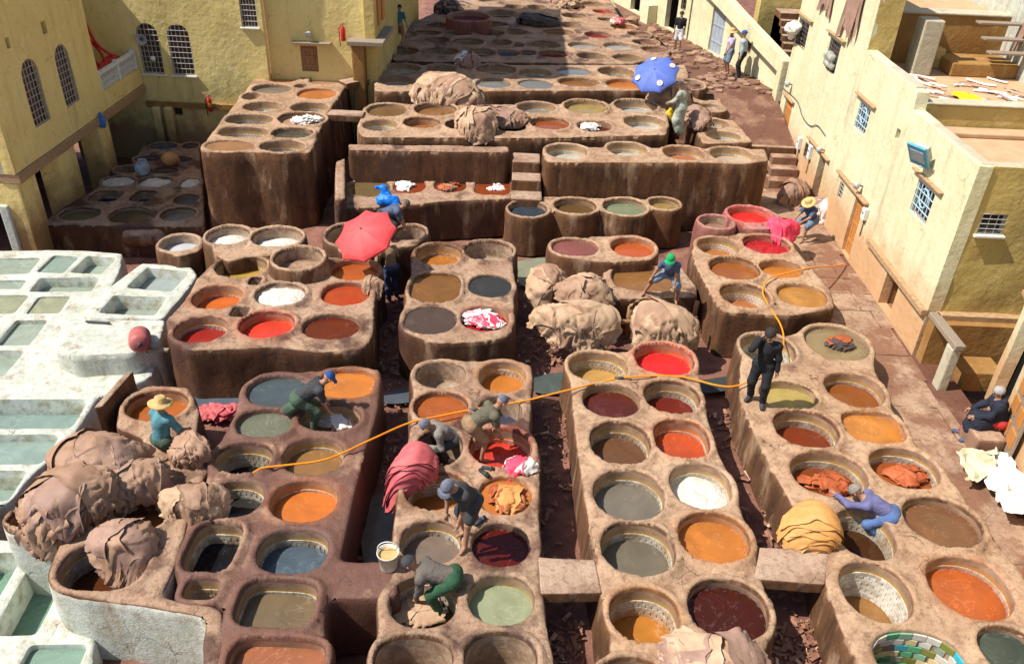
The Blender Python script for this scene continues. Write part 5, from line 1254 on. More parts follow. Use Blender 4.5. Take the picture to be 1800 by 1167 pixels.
# ---- back wall and tower
BB = thing('ochre_building', 'ochre back building with two white-framed arched windows and tower', 'building', (-9, 31, -.9))
PK = Plane((0, 30.3), (1, 0)); PK2 = Plane((0, 30.75), (1, 0))
b1 = rect(PK, (-13.98, 30.30, 4.11), (-13.48, 30.30, 2.33)); b2 = rect(PK, (-12.83, 30.30, 4.12), (-12.25, 30.30, 2.32)); b3 = rect(PK, (-10.04, 30.30, 5.26), (-9.47, 30.30, 4.12)); b4 = rect(PK, (-13.04, 30.30, 1.19), (-12.73, 30.30, 0.81))
b1 = [b1[0]+.08, b1[0]+.86, b1[2], b1[3]]; b2 = [b2[0]+.03, b2[0]+.83, b2[2], b2[3]]
wall('wall', PK, 'plaster_back', BB, [(-17, -1), (-9.3, -1), (-9.3, 9), (-17, 9)], [loop_of(b1, True), loop_of(b2, True), loop_of(b3), loop_of(b4)], amp=.05)
for q_ in (b1, b2): window(PK, BB, q_, True, bars=(5, 9), pane='window_brown', grille='iron_pale', frame='paint_white', bw=.013)
window(PK, BB, b3, bars=(5, 6), pane='window_brown', grille='iron_pale', frame='paint_white', bw=.013); window(PK, BB, b4, bars=(2, 2))
ledge(PK, BB, -14, -9.35, 1.22, .12, .1, 'plaster_rust', 'beam')
for x_ in (-13.75, -13.3): m = MB(); m.box((x_, 30.0, -1), (x_+.28, 30.28, 1.15)); m.build('pillar', 'plaster_yellow', BB, bev=.03)
bd = rect(PK2, (-8.17, 30.75, 3.46), (-7.55, 30.75, 2.53))
wall('wall', PK2, 'plaster_back', BB, [(-9.32, -1), (-5.75, -1), (-5.75, 12), (-9.32, 12)], [loop_of(bd)], amp=.05)
door(PK2, BB, bd, 'wood', .06, 4, lab='small grey plank hatch door'); ledge(PK2, BB, bd[0]-.25, bd[1]+.55, bd[3]+.14, .3, .025, 'wood_grey', 'shelf')
m = MB(); m.box((-5.75, 30.5, -1), (-5.35, 43.2, 12)); m.build('tower_wall', 'plaster_ochre', BB, bev=.03)
m = MB(); m.box((-9.3, 31.0, 11.6), (-5.75, 43.2, 12)); m.build('roof', 'plaster_cream', BB)
m = MB(); m.box((-6.2, 30.2, -1), (-5.76, 30.74, 3.7)); m.build('pilaster', 'plaster_rust', BB, bev=.04)
m = MB(); m.box((-6.3, 30.0, 3.7), (-5.0, 32.6, 3.86)); m.build('ledge', 'wood_grey', BB, bev=.02)
for i_, (y_, s_) in enumerate(((31.0, .5), (31.9, .55))): m = MB(); m.box((-5.34, y_, 4.2), (-5.28, y_+s_, 5.3)); m.build('niche_board', 'wood_orange', BB)
# ---------------------------------------------------------------- soft bodies: signed-distance shapes polygonised with surface nets
def cone_d(P, a, b, ra, rb):
    a, b = np.asarray(a, float), np.asarray(b, float); e = b-a; w = P-a
    t = np.clip((w@e)/(e@e+1e-12), 0, 1); return np.linalg.norm(w-t[..., None]*e, axis=-1)-(ra+(rb-ra)*t)
def nets(fn, lo, hi, res):
    lo = np.asarray(lo, float); n = np.maximum(4, np.ceil((np.asarray(hi)-lo)/res).astype(int)+1)
    ax = [lo[i]+np.arange(n[i])*res for i in range(3)]; G = np.stack(np.meshgrid(*ax, indexing='ij'), -1)
    F = fn(G); S = F < 0
    cs = np.zeros(np.array(F.shape)-1, int); acc = np.zeros((*cs.shape, 3)); cnt = np.zeros(cs.shape)
    sl_ = lambda o: tuple(slice(o[i], F.shape[i]-1+o[i]) for i in range(3))
    C8 = [(i, j, k) for i in (0, 1) for j in (0, 1) for k in (0, 1)]
    for a in C8:
        for d in range(3):
            if a[d]: continue
            b = list(a); b[d] = 1; fa, fb = F[sl_(a)], F[sl_(b)]; m = (fa < 0) != (fb < 0)
            t = np.where(m, fa/np.where(m, fa-fb, 1), 0)
            for q in range(3): acc[..., q] += np.where(m, a[q]+(t if q == d else 0), 0)
            cnt += m
    act = cnt > 0; idx = -np.ones(cs.shape, int); idx[act] = np.arange(act.sum())
    base = np.stack(np.nonzero(act), -1); V = lo+(base+acc[act]/cnt[act][:, None])*res; Fc = []
    for d in range(3):
        u, v = (d+1) % 3, (d+2) % 3
        sa = [slice(None)]*3; sb = [slice(None)]*3; sa[d] = slice(0, -1); sb[d] = slice(1, None); sg = S[tuple(sa)] != S[tuple(sb)]
        for c in np.stack(np.nonzero(sg), -1):
            if c[u] == 0 or c[v] == 0 or c[u] >= cs.shape[u] or c[v] >= cs.shape[v]: continue
            q = []
            for du, dv in ((-1, -1), (0, -1), (0, 0), (-1, 0)):
                e = c.copy(); e[u] += du; e[v] += dv; q.append(idx[tuple(e)])
            if min(q) < 0: continue
            Fc.append(tuple(q) if S[tuple(c)] else tuple(q[::-1]))
    return V, Fc
def blob(cones, lo=None, hi=None, res=.025, k=.03, wr=0, wf=9, seed=0, extra=None):
    A = np.array([c[0] for c in cones]+[c[1] for c in cones], float); rm = max(max(c[2], c[3]) for c in cones)+.06
    lo = A.min(0)-rm if lo is None else lo; hi = A.max(0)+rm if hi is None else hi
    def fn(P):
        d = None
        for c in cones:
            q = cone_d(P, *c); d = q if d is None else smin(d, q, k)
        if wr: d = d+wr*fbm(P*wf, seed, 2)
        if extra: d = extra(P, d)
        return d
    return nets(fn, lo, hi, res)
def ik(a, b, l1, l2, hint):
    a, b, hint = (np.asarray(q, float) for q in (a, b, hint)); e = b-a; d = np.linalg.norm(e)
    if d > (l1+l2)*.995: b = a+e/d*(l1+l2)*.995; e = b-a; d = np.linalg.norm(e)
    x = (l1*l1-l2*l2+d*d)/(2*d); h = math.sqrt(max(0, l1*l1-x*x)); u = e/d; hn = hint-u*(hint@u); hn = hn/(np.linalg.norm(hn)+1e-9)
    return a+u*x+hn*h, b
def hand_mesh(mb, wrist, dirv, palm_n, s, side, curl=.6):
    """palm and five bent tapering fingers"""
    d = dirv/np.linalg.norm(dirv); n = palm_n-d*(palm_n@d); n = n/(np.linalg.norm(n)+1e-9); t = np.cross(d, n)*side
    V, F = [], []
    mb.tube([wrist-d*.01*s, wrist+d*.04*s, wrist+d*.085*s], np.array((.026, .036, .034))*s, 8)
    for i, (o, ln) in enumerate(((-.03, .062), (-.010, .075), (.010, .080), (.030, .072))):
        b = wrist+(d*.08+t*o)*s; p1 = b+d*ln*.42*s; p2 = p1+(d*math.cos(curl)+n*math.sin(curl))*ln*.34*s; p3 = p2+(d*math.cos(curl*1.9)+n*math.sin(curl*1.9))*ln*.3*s
        mb.tube([b-d*.015*s, p1, p2, p3], np.array((.0105, .010, .009, .006))*s, 6)
    b = wrist+(d*.02+t*.028)*s; mb.tube([b, b+(d*.03+t*.03)*s, b+(d*.062+t*.034+n*.012)*s], np.array((.014, .012, .008))*s, 6)
def person(label, loc, rz, pose, wear, h=1.72, res=.024, group='workers in the tannery'):
    root = thing('person', label, 'person', loc, group); s = h/1.72
    rm = np.array(Matrix.Rotation(rz, 3, 'Z')); loc = np.asarray(loc, float)
    W = lambda V: (np.asarray(V, float)*s) @ rm.T + loc
    g = lambda k, d: np.array(pose.get(k, d), float)
    hip = g('hip', (0, 0, .92)); tb = R(pose.get('tb', 4)); ln = R(pose.get('lean', 0))
    td = np.array((math.sin(ln), math.sin(tb)*math.cos(ln), math.cos(tb)*math.cos(ln))); sx = np.array((math.cos(ln), 0, -math.sin(ln)))
    fwd = np.cross(td, sx)*-1; fwd = np.cross(sx, td)*-1 if fwd[1] < 0 and tb < 1 else fwd
    fwd = np.cross(td, sx); fwd = -fwd if fwd[1] < -.01 or (abs(fwd[1]) <= .01 and fwd[2] > 0) else fwd
    chest = hip+td*.33; neck = hip+td*.50
    hp = tb*pose.get('hk', .6)+R(pose.get('hpitch', 0)); hy = R(pose.get('hyaw', 0))
    hd = np.array((math.sin(hy)*math.sin(hp)+math.sin(ln)*.6, math.sin(hp), math.cos(hp))); hd /= np.linalg.norm(hd); head = neck+td*.05+hd*.14
    hf = np.array((math.sin(hy), math.cos(hy), 0)); hf = hf-hd*(hf@hd); hf /= np.linalg.norm(hf); hs = np.cross(hf, hd)
    J = {}
    cones = [(hip, chest, .125, .135), (chest, neck-td*.04, .135, .10), (neck-td*.03, neck+td*.05+hd*.05, .058, .052)]
    shirt = [(hip-td*.02, chest, .145, .152), (chest, neck-td*.05, .152, .108)]; legs = []; sk = []
    for side, nm in ((-1, 'L'), (1, 'R')):
        sh = neck-td*.06+sx*side*.175; hj = hip-td*.03+sx*side*.09
        ft = g('foot'+nm, (side*.11, 0, .0)); ank = ft+np.array((0, -.02, .08)); kn, ank = ik(hj, ank, .42, .42, np.array(pose.get('knee'+nm, (side*.25, 1, .1)), float))
        hn = g('hand'+nm, (side*.24, .06, .82)); el, hn = ik(sh, hn, .28, .26, np.array(pose.get('elb'+nm, (side*.7, -1, -.2)), float))
        cones += [(chest+td*.06, sh, .10, .062), (sh, el, .055, .043), (el, hn, .042, .028), (hj, kn, .092, .058), (kn, ank, .056, .038), (hip, hj, .12, .10)]
        fd = np.array((side*.25, 1, 0)); fd /= np.linalg.norm(fd); fdir = np.array(pose.get('toe', fd), float)
        cones += [(ank-np.array((0, 0, .04)), ank+fdir*.15-np.array((0, 0, .055)), .036, .026)]
        sl = wear.get('sleeve', .55)
        shirt += [(chest+td*.05, sh, .118, .082)]
        if sl <= .6: shirt += [(sh, sh+(el-sh)*min(1, sl*1.6), .074, .066)]
        else: shirt += [(sh, el, .076, .062), (el, el+(hn-el)*.93, .06, .046)]
        lg = wear.get('leg', 1.0)
        if lg > .6: legs += [(hip-td*.02, hj, .145, .125), (hj, kn, .115, .084), (kn, kn+(ank-kn)*(lg*.98), .084, .068)]
        else: legs += [(hip-td*.02, hj, .145, .125), (hj, hj+(kn-hj)*(lg*1.6), .115, .102)]
        J[nm] = (sh, el, hn, kn, ank, fdir)
    # head with jaw, nose, ears
    cones += [(head+hd*.02-hf*.012, head+hd*.045, .088, .088), (head+hf*.02-hd*.06, head+hf*.035-hd*.075, .062, .045)]
    V, F = blob(cones, res=res, k=.035); mb = MB(); mb.add(V, F)
    mb.tube([head+hf*.095+hd*.02, head+hf*.122-hd*.022, head+hf*.10-hd*.035], np.array((.008, .016, .008)), 6)
    for q in (-1, 1): mb.tube([head+hs*q*.085+hd*.03, head+hs*q*.105+hd*.005, head+hs*q*.088-hd*.03], np.array((.012, .016, .01)), 6)
    mb.tube([head+hf*.098-hd*.058-hs*.022, head+hf*.106-hd*.06, head+hf*.098-hd*.058+hs*.022], .006, 5)
    for side, nm in ((-1, 'L'), (1, 'R')):
        sh, el, hn, *_ = J[nm]; hand_mesh(mb, hn, hn-el, np.array((-side*.6, .4, -.6)), 1.0, -side, pose.get('curl', .55))
    o = mk('body', W(np.concatenate(mb.V)), mb.F, 'skin', root)
    for q in (-1, 1):
        e = MB(); e.lathe([(.001, .012), (.009, .008), (.012, 0), (.009, -.008), (.001, -.012)], head+hf*.088+hs*q*.034+hd*.022, 8)
        mk('eye', W(np.concatenate(e.V)), e.F, 'eye', root)
    def garment(nm, mat, cn, seed, k=.05, extra=None, wr=.014):
        v, f = blob(cn, res=res, k=k, wr=wr, wf=8, seed=seed, extra=extra); return mk(nm, W(v), f, 'cloth_'+mat, root)
    seed = int(abs(loc[0]*31+loc[1]*17)) % 97
    if 'robe' in wear:
        hem = wear.get('hem', .3); rc = list(shirt); mid = (J['L'][3]+J['R'][3])/2; an = (J['L'][4]+J['R'][4])/2
        rc += [(hip, mid, .17, .19), (mid, mid+(an-mid)*wear.get('robelen', .8), .18, .185)]
        for nm in 'LR': rc += [(hip, J[nm][3], .14, .12), (J[nm][3], J[nm][3]+(J[nm][4]-J[nm][3])*wear.get('robelen', .8), .12, .12)]
        garment('robe', wear['robe'], rc, seed, .08, wr=.024)
    else: garment('shirt', wear['shirt'], shirt, seed)
    if 'legs' in wear: garment('trousers', wear['legs'], legs, seed+5)
    if 'apron' in wear: garment('apron', wear['apron'], [(hip+fwd*.12, hip+fwd*.1-td*.3, .10, .12)], seed+6)
    if wear.get('shoes'):
        for nm in 'LR':
            a, fd = J[nm][4], J[nm][5]; m = MB(); m.tube([a-np.array((0, 0, .05))-fd*.04, a+fd*.06-np.array((0, 0, .055)), a+fd*.17-np.array((0, 0, .06))], np.array((.045, .05, .036)), 8)
            mk('shoe', W(np.concatenate(m.V)), m.F, 'cloth_'+wear['shoes'], root)
    hm = wear.get('hair', 'hair_dark'); m = MB()
    def cap_shell(r0, low, mat, nm, wr=0):
        V_, F_ = [], []; nu, nv = 20, 8
        for j in range(nv+1):
            ph = (math.pi*low)*j/nv
            for i in range(nu):
                th = 2*math.pi*i/nu; d = hs*math.cos(th)*math.sin(ph)*.93+hf*math.sin(th)*math.sin(ph)*1.05+hd*math.cos(ph); V_.append(head+hd*.03+d*(r0+wr*random.uniform(-1, 1)))
        for j in range(nv):
            for i in range(nu): F_.append((j*nu+i, (j+1)*nu+i, (j+1)*nu+(i+1) % nu, j*nu+(i+1) % nu))
        return mk(nm, W(V_), F_, mat, root)
    ct = wear.get('cap')
    if ct != 'hood': cap_shell(.103, .50 if ct else .56, hm, 'hair', .003)
    if ct in ('cap', 'beanie'):
        c_ = cap_shell(.112, .48, 'cloth_'+wear['capmat'], 'cap')
        if ct == 'cap':
            m = MB(); V_ = []
            for r_ in (.10, .20):
                for t in np.linspace(-.9, .9, 9): V_.append(head+hd*(.045-(r_-.1)*.25)+(hf*math.cos(t)+hs*math.sin(t))*(r_ if r_ < .15 else .10+.1*math.cos(t*.9)))
            V_ = V_+[v-hd*.008 for v in V_]; F_ = [(i, i+1, 9+i+1, 9+i) for i in range(8)]+[(18+i, 27+i, 28+i, 19+i) for i in range(8)]+[(9+i, 10+i, 28+i, 27+i) for i in range(8)]
            mk('peak', W(V_), F_, 'cloth_'+wear['capmat'], c_)
    if ct == 'straw':
        m = MB(); ax = hd; q = np.array(Vector((0, 0, 1)).rotation_difference(Vector(hd)).to_matrix()); n_ = 28; V_ = []
        prof = [(.002, .155), (.06, .152), (.095, .135), (.105, .06), (.11, .045), (.165, .03), (.215, .018), (.213, .008), (.11, .035), (.1, .05)]
        for r_, z_ in prof:
            for i in range(n_):
                a_ = 2*math.pi*i/n_; V_.append(head+q @ np.array((r_*math.cos(a_), r_*math.sin(a_), z_+.012*math.sin(2*a_)*(r_ > .12))))
        mk('straw_hat', W(V_), [(j*n_+i, j*n_+(i+1) % n_, (j+1)*n_+(i+1) % n_, (j+1)*n_+i) for j in range(len(prof)-1) for i in range(n_)], 'cloth_straw', root)
    if ct == 'hood':
        cap_shell(.105, .6, hm, 'hair', .008); v, f = blob([(neck-fwd*.08-sx*.1, neck-fwd*.08+sx*.1, .07, .07)], res=res); mk('hood', W(v), f, 'cloth_'+wear['robe'], root)
    return root
def RZ(d): return R(d)
BENDV = dict(hip=(0, -.12, .86), tb=78, footL=(-.16, -.02, 0), footR=(.16, .05, 0), handL=(-.14, .52, .32), handR=(.14, .5, .30))
S_ = dict
person('man in black holding a phone to his ear, standing on a vat rim', (4.94, 13.36, 1.24), R(152), S_(tb=6, hpitch=18, footL=(-.14, .05, 0), footR=(.12, -.05, 0), handR=(.13, .17, 1.50), elbR=(.5, .6, -1), handL=(-.27, .02, .80)), S_(shirt='black', sleeve=1, legs='black', hair='hair_dark', cap='beanie', capmat='blackcap', shoes='greydark'), 1.80, .02)
person('grey-haired man in a dark robe and red trousers seated in the alley', (9.71, 13.46, 0.45), R(78), S_(hip=(0, -.28, .58), tb=22, footL=(-.12, .22, 0), footR=(.12, .30, 0), handL=(-.14, .25, .64), handR=(.12, .28, .66), kneeL=(-.1, 1, .6), kneeR=(.1, 1, .6)), S_(robe='navy', sleeve=1, robelen=.45, legs='red', leg=1, hair='hair_grey', cap='hood', shoes='bluedark'), 1.72, .02)
person('man in purple shirt and blue jeans bending in a vat beside orange hides', (6.49, 10.42, 0.62), R(66), S_(BENDV, hip=(0, -.12, .60), tb=72, footL=(-.12, -.1, 0), footR=(.12, -.12, 0), handL=(-.12, .80, .74), handR=(.2, .42, .3), hpitch=10, kneeL=(-.2, 1, .3), kneeR=(.3, 1, .3)), S_(shirt='purple', sleeve=.7, legs='jeans', cap='beanie', capmat='grey', shoes='greydark'), 1.70, .02)
person('man in grey sweater and green waders stooping inside a vat', (-0.94, 8.46, 0.66), R(84), S_(BENDV, hip=(0, -.2, .74), tb=82, handL=(-.1, .35, .2), handR=(.16, .3, .22), hpitch=-8), S_(shirt='greybrown', sleeve=1, legs='green', cap='beanie', capmat='greydark', shoes='green'), 1.72, .02)
person('man in dark grey tee and cap leaning forward on a vat rim', (-0.60, 9.30, 1.23), R(140), S_(hip=(0, -.1, .9), tb=42, footL=(-.1, .12, 0), footR=(.12, -.1, 0), handL=(-.12, .3, .62), handR=(.16, .26, .60), hpitch=14), S_(shirt='greydark', sleeve=.5, legs='greydark', leg=.5, cap='cap', capmat='capgrey', shoes=None), 1.74, .02)
person('man in olive tee and tan shorts stooping into the red vat', (-0.55, 11.69, 0.92), R(-66), S_(BENDV, hip=(0, -.12, .84), tb=64, handL=(-.14, .42, .36), handR=(.14, .45, .34)), S_(shirt='olive', sleeve=.5, legs='khaki', leg=.55, cap='beanie', capmat='capgrey', hair='hair_grey'), 1.70, .02)
person('crouched man in pale grey shirt next to pink hides', (-1.14, 11.95, 0.62), R(112), S_(hip=(0, -.15, .5), tb=52, footL=(-.14, .1, 0), footR=(.14, .12, 0), handL=(-.12, .4, .5), handR=(.14, .42, .45), kneeL=(-.4, 1, .6), kneeR=(.4, 1, .6), hpitch=16), S_(shirt='grey', sleeve=1, legs='greydark', hair='hair_grey', cap='beanie', capmat='capgrey'), 1.70, .02)
person('man in blue cap and green waders working in a tan vat', (-3.83, 12.44, 0.82), R(-70), S_(BENDV, hip=(0, -.15, .76), tb=62, handL=(-.12, .42, .28), handR=(.14, .4, .26), hpitch=6), S_(shirt='greydark', sleeve=.5, legs='wader', cap='cap', capmat='capblue', shoes='wader', apron='wader'), 1.72, .02)
person('man in straw hat and teal shirt seen from behind by hide heaps', (-6.17, 11.25, 0.50), R(-25), S_(tb=14, hip=(0, 0, .9), handL=(-.2, .35, .9), handR=(.22, .4, .92)), S_(shirt='teal', sleeve=.6, legs='wader', cap='straw'), 1.74, .02)
person('man in green cap straddling the tan basin above draped hides', (3.76, 17.92, 0.96), R(160), S_(hip=(-.05, -.08, .66), tb=34, footL=(-.30, 0, -.1), footR=(.50, .10, 0), handL=(-.24, .30, .35), handR=(.36, .2, .55), kneeL=(-.5, 1, .3), kneeR=(.6, 1, .3), hpitch=10), S_(shirt='bluedark', sleeve=.3, legs='shortsblue', leg=.5, cap='cap', capmat='capgreen'), 1.70, .022)
person('man in dark tee and cap leaning over beside the red parasol', (-3.32, 19.78, 1.30), R(-85), S_(BENDV, hip=(0, -.2, .72), tb=70, handL=(-.1, .4, .25), handR=(.1, .45, .2)), S_(shirt='bluedark', sleeve=.5, legs='greydark', cap='cap', capmat='greybrown'), 1.70, .024)
person('man in tan shirt and dark trousers standing under the red parasol', (-3.21, 18.92, 0.00), R(40), S_(tb=16, handL=(-.2, .4, 1.05), handR=(.2, .42, 1.0)), S_(shirt='tan', sleeve=.7, legs='bluedark', shoes='greydark'), 1.74, .024)
person('man in straw hat and blue shirt sitting behind the bright red vat', (8.65, 22.72, 0.44), R(122), S_(hip=(0, -.2, .62), tb=30, footL=(-.16, .25, 0), footR=(.16, .22, 0), handL=(-.2, .48, .75), handR=(.1, .46, .7), kneeL=(-.3, 1, .6), kneeR=(.3, 1, .6), hpitch=16), S_(shirt='bluedark', sleeve=.5, legs='denim', leg=.6, cap='straw'), 1.72, .026)
person('man in a long pale green coat beside the brown hide bundle', (5.44, 27.89, 1.75), R(62), S_(tb=12, handL=(-.1, .45, 1.0), handR=(.15, .4, .95), hpitch=14), S_(robe='coat', sleeve=1, robelen=.85, hair='hair_dark', cap='beanie', capmat='greydark'), 1.78, .03)
person('man in pale hooded top and dark trousers, standing in the upper lane', (8.59, 33.50, 2.26), R(75), S_(tb=6), S_(shirt='paleblue', sleeve=1, legs='black', cap='beanie', capmat='capblue', shoes='greydark'), 1.80, .032)
person('man in lilac tee and denim shorts in front of the yellow lane house', (8.21, 34.02, 2.26), R(105), S_(tb=4, handL=(-.26, .3, .9)), S_(shirt='lilac', sleeve=.4, legs='shortsblue', leg=.55, cap='straw'), 1.74, .032)
person('man in black tee and white shorts walking at the end of vat field', (6.73, 37.60, 2.26), R(165), S_(tb=4, footL=(-.1, .12, 0), footR=(.1, -.12, 0)), S_(shirt='black', sleeve=.5, legs='white', leg=.6, cap='beanie', capmat='greydark', shoes='greydark'), 1.62, .032)
person('person in teal top standing in the tower shadow', (-5.31, 36.10, 2.30), R(-20), S_(tb=10, handR=(.25, .25, .85)), S_(shirt='tealdark', sleeve=.4, legs='khaki', leg=.55), 1.62, .034)

# ---------------------------------------------------------------- hides
def hide_pile(label, loc, ax, ay, h, rz=0, mat='hide_tan', n=8, seed=1, mode='drape', hang=0.0, hdir=-90, group='heaps of hides', nm='hide_heap', fold=1.0, cat='hides'):
    """a slumped heap: a core mound and many separate skins laid over it, each with its own drape direction, folds and ragged hem"""
    root = thing(nm, label, cat, loc, group); rs = np.random.RandomState(seed); loc = np.asarray(loc, float); ax, ay, h = ax*.86, ay*.86, h*.82
    mats = mat if isinstance(mat, (list, tuple)) else [mat]
    cz, sz = math.cos(rz), math.sin(rz); hdr = R(hdir)-rz; big = max(ax, ay); far = loc[1] > 24
    pxo, pyo = .25*math.sin(seed*1.7)*ax, .2*math.cos(seed*2.3)*ay
    if mode != 'ring': n = int(n*1.7)
    def surf(th, s, off):
        r = np.clip(s, 0, 1.7); q = np.clip(r, 0, 1)
        rho = np.sin(q*math.pi/2)**.9+np.maximum(0, r-1)*.10; z = np.where(r < 1, np.cos(q*math.pi/2)**.8, 0)*h-np.maximum(0, r-1)*1.1*h
        wob = 1+.16*np.sin(2*th+seed)+.10*np.sin(3*th+seed*2.1)
        hg = np.clip(np.cos(th-hdr), 0, 1)**1.5*hang*sst(.5, 1.1, s)
        x = (ax*wob+off)*rho*np.cos(th)+pxo*(1-rho); y = (ay*wob+off)*rho*np.sin(th)+pyo*(1-rho)
        return np.stack([x+np.cos(hdr)*hg*.12, y+np.sin(hdr)*hg*.12, z*(1+.18*np.sin(th*2+seed*3)*q)+off*(1-q*.8)-hg], -1)
    for k in range(n+1):
        core = k == 0
        if core:
            nu, nv = 48, 16; U, Vv = np.meshgrid(np.linspace(-math.pi, math.pi, nu), np.linspace(0, 1, nv)); th = U; s = .01+Vv*.96; S1 = s*np.cos(th); C1 = s*np.sin(th)
        else:
            tc = R(-90)-rz+rs.uniform(-1.0, 1.0) if (k % 4 or mode == 'ring') else rs.uniform(0, 6.283)
            wd_ = rs.uniform(.24, .46); c0 = rs.uniform(-.75, .75); v0 = rs.uniform(-.6, .25); v1 = rs.uniform(.55, 1.14)
            if k < n*.35: wd_ *= 1.35; v1 = rs.uniform(.95, 1.16)
            if mode == 'ring': wd_ = rs.uniform(.8, 1.0); c0 = rs.uniform(-.1, .1); tc = R(-90)-rz+rs.uniform(-.25, .25); v1 = 1.10-.95*(k-1)/n; v0 = -1.0+.3*rs.rand()
            sp_ = .045 if far else .024
            nu = int(np.clip(2*wd_*big/sp_, 18, 64)); nv = int(np.clip((v1-v0)*big/sp_, 14, 56))
            U, Vv = np.meshgrid(np.linspace(-1, 1, nu), np.linspace(0, 1, nv))
            C1 = c0+U*wd_*(1+.22*vnoise(np.stack([Vv*4, U*0+k, U*0], -1), seed+k)); S1 = v0+(v1-v0)*Vv
            S1 = S1+(.20*vnoise(np.stack([C1*5*big, C1*0, C1*0+k*3.3], -1), seed+7)+.10*vnoise(np.stack([C1*13*big, C1*0, C1*0+k], -1), seed+9))*sst(.35, 1, Vv)*(1 if mode != 'ring' else .35)
            s = np.hypot(S1, C1); lim = 1.14+.14*vnoise(np.stack([C1*7, S1*7, C1*0+k], -1), seed+13); s = np.where(s > lim, lim+(s-lim)*.15, s); th = tc+np.arctan2(C1, S1)
        lay = (.010+.011*k*min(1, .3+big))*(1 if mode != 'ring' else 1.25); off = lay+0*U
        Q0 = surf(th, s, off)
        lump = .07*min(1, big)*fbm(Q0*1.8/max(.4, big), seed+3, 2)
        Qb = surf(th, s, 0*U); wp = fbm(Qb*1.9/max(.4, big), seed+11, 3); spc = .12+.08*min(1, big)
        if mode == 'ring': ph = S1*big*math.pi/(.10)+1.0*wp
        else:
            tg = th-(R(-90)-rz)-.35*math.sin(seed); ph = (s*np.sin(tg)*1.15+.25*np.sin(seed*1.3)*s*np.cos(tg))*big*math.pi/spc+7.5*wp+.05*k
        ridge = np.abs(np.sin(ph))**.6; ridge2 = 1-np.abs(np.sin(ph*2.1+1.1+2.0*fbm(Qb*3.2, seed+31, 2)))
        msk = sst(-.35, .35, fbm(Qb*2.2, seed+5, 2)); steep = sst(.15, .9, s)
        amp = fold*min(1, .55+.5*big)*((.05+.11*steep)*ridge*(.12+.88*msk)+(.018+.022*steep)*ridge2*(.3+.7*msk))
        if mode == 'ring': amp = fold*(.030*np.abs(np.sin(ph))**.6+.010*ridge2)
        if core: amp = amp*.4-.015
        curl = 0 if core else .03*sst(.82, 1, np.abs(U))+(.05*np.sin(math.pi*sst(.80, 1, Vv))+.02*sst(.9, 1, Vv) if mode != 'ring' else .032*sst(.88, 1, Vv))
        P = surf(th, s, off+amp+lump*(.45 if mode == 'ring' else 1)+curl*min(1, .4+big))
        X = P[..., 0]*cz-P[..., 1]*sz+loc[0]; Y = P[..., 0]*sz+P[..., 1]*cz+loc[1]; Z = P[..., 2]+loc[2]
        F = [(j*nu+i, (j+1)*nu+i, (j+1)*nu+i+1, j*nu+i+1) for j in range(nv-1) for i in range(nu-1)]
        mk('hide', np.stack([X, Y, Z], -1).reshape(-1, 3), F, mats[k % len(mats)], root, True)
    return root
hp = hide_pile
T2 = ['hide_tan', 'hide_tan', 'hide_mauve']
hp('large tan hide heap, the upper one beside the teal-shirted man', (-6.96, 10.54, 1.18), .82, .56, .68, 0, T2, 9, 11, hang=.1)
hp('large tan hide heap hanging over the lowest dark pool', (-7.05, 9.66, 1.20), .76, .46, .72, .15, T2, 9, 12, hang=.35)
hp('crumpled brown hide bundle wedged behind the curved vat', (-6.27, 10.20, 1.20), .52, .42, .5, 0, ['hide_tan', 'hide_mauve'], 7, 13, hang=.1)
hp('small tan hide bundle drooping into the curved vat', (-5.82, 8.93, 1.22), .42, .34, .34, 0, ['hide_tan', 'hide_mauve'], 7, 14, hang=.45)
hp('small wrinkled pale hide bundle beside the dark vat', (-5.08, 9.82, 1.20), .42, .34, .46, .2, ['hide_beige', 'hide_tan'], 7, 15, hang=.2)
hp('tan hide bundle held in front of the teal-shirted man', (-5.57, 11.09, 1.20), .34, .28, .42, 0, ['hide_tan'], 6, 16)
hp('wide beige hide drape in front, under the man in green cap', (1.54, 16.50, 0.80), .92, .45, .72, 0, ['hide_beige', 'hide_tan', 'hide_beige'], 9, 21, hang=.2, fold=.8)
hp('beige hide drape right of the widest drape, frilled lower edge', (3.48, 16.64, 0.75), .74, .45, .76, 0, ['hide_beige', 'hide_beige', 'hide_tan'], 8, 22, hang=.35, fold=.8)
hp('rolled beige hide heap behind the widest drape', (1.68, 17.75, 0.95), .75, .42, .55, 0, ['hide_beige', 'hide_tan'], 7, 23, hang=.1)
hp('folded beige hide heap at the water gap', (0.83, 18.39, 0.70), .5, .5, .72, 0, ['hide_beige', 'hide_tan'], 8, 24, hang=.3)
hp('stack of wet pink hides hanging off the central block', (-1.63, 10.89, 1.20), .38, .46, .46, 0, ['hide_pink'], 9, 31, 'ring', hang=.6, hdir=200)
hp('stack of folded orange hides at the vat with purple-shirted man', (5.08, 9.86, 1.20), .40, .5, .48, .1, ['hide_orange'], 9, 32, 'ring', hang=.1, hdir=180)
hp('torn pale hide bundle at the bottom edge beside the dark red vat', (2.97, 7.23, 1.20), .58, .42, .42, 0, ['hide_beige', 'hide_mauve'], 9, 33, fold=1.3)
hp('large pale hide bundle on the far terrace row', (-2.68, 29.03, 2.35), 1.25, .75, .7, 0, ['hide_beige', 'hide_tan'], 9, 41, hang=.45, fold=1.3)
hp('tan hide heap sprawled on the nearer terrace row', (-1.37, 25.70, 2.35), .75, .5, .75, 0, ['hide_tan', 'hide_beige'], 8, 42, hang=.2)
hp('spread tan hides trailing right of the terrace heap', (-0.49, 26.72, 2.35), .7, .45, .3, 0, ['hide_tan', 'hide_mauve'], 7, 43, hang=.1)
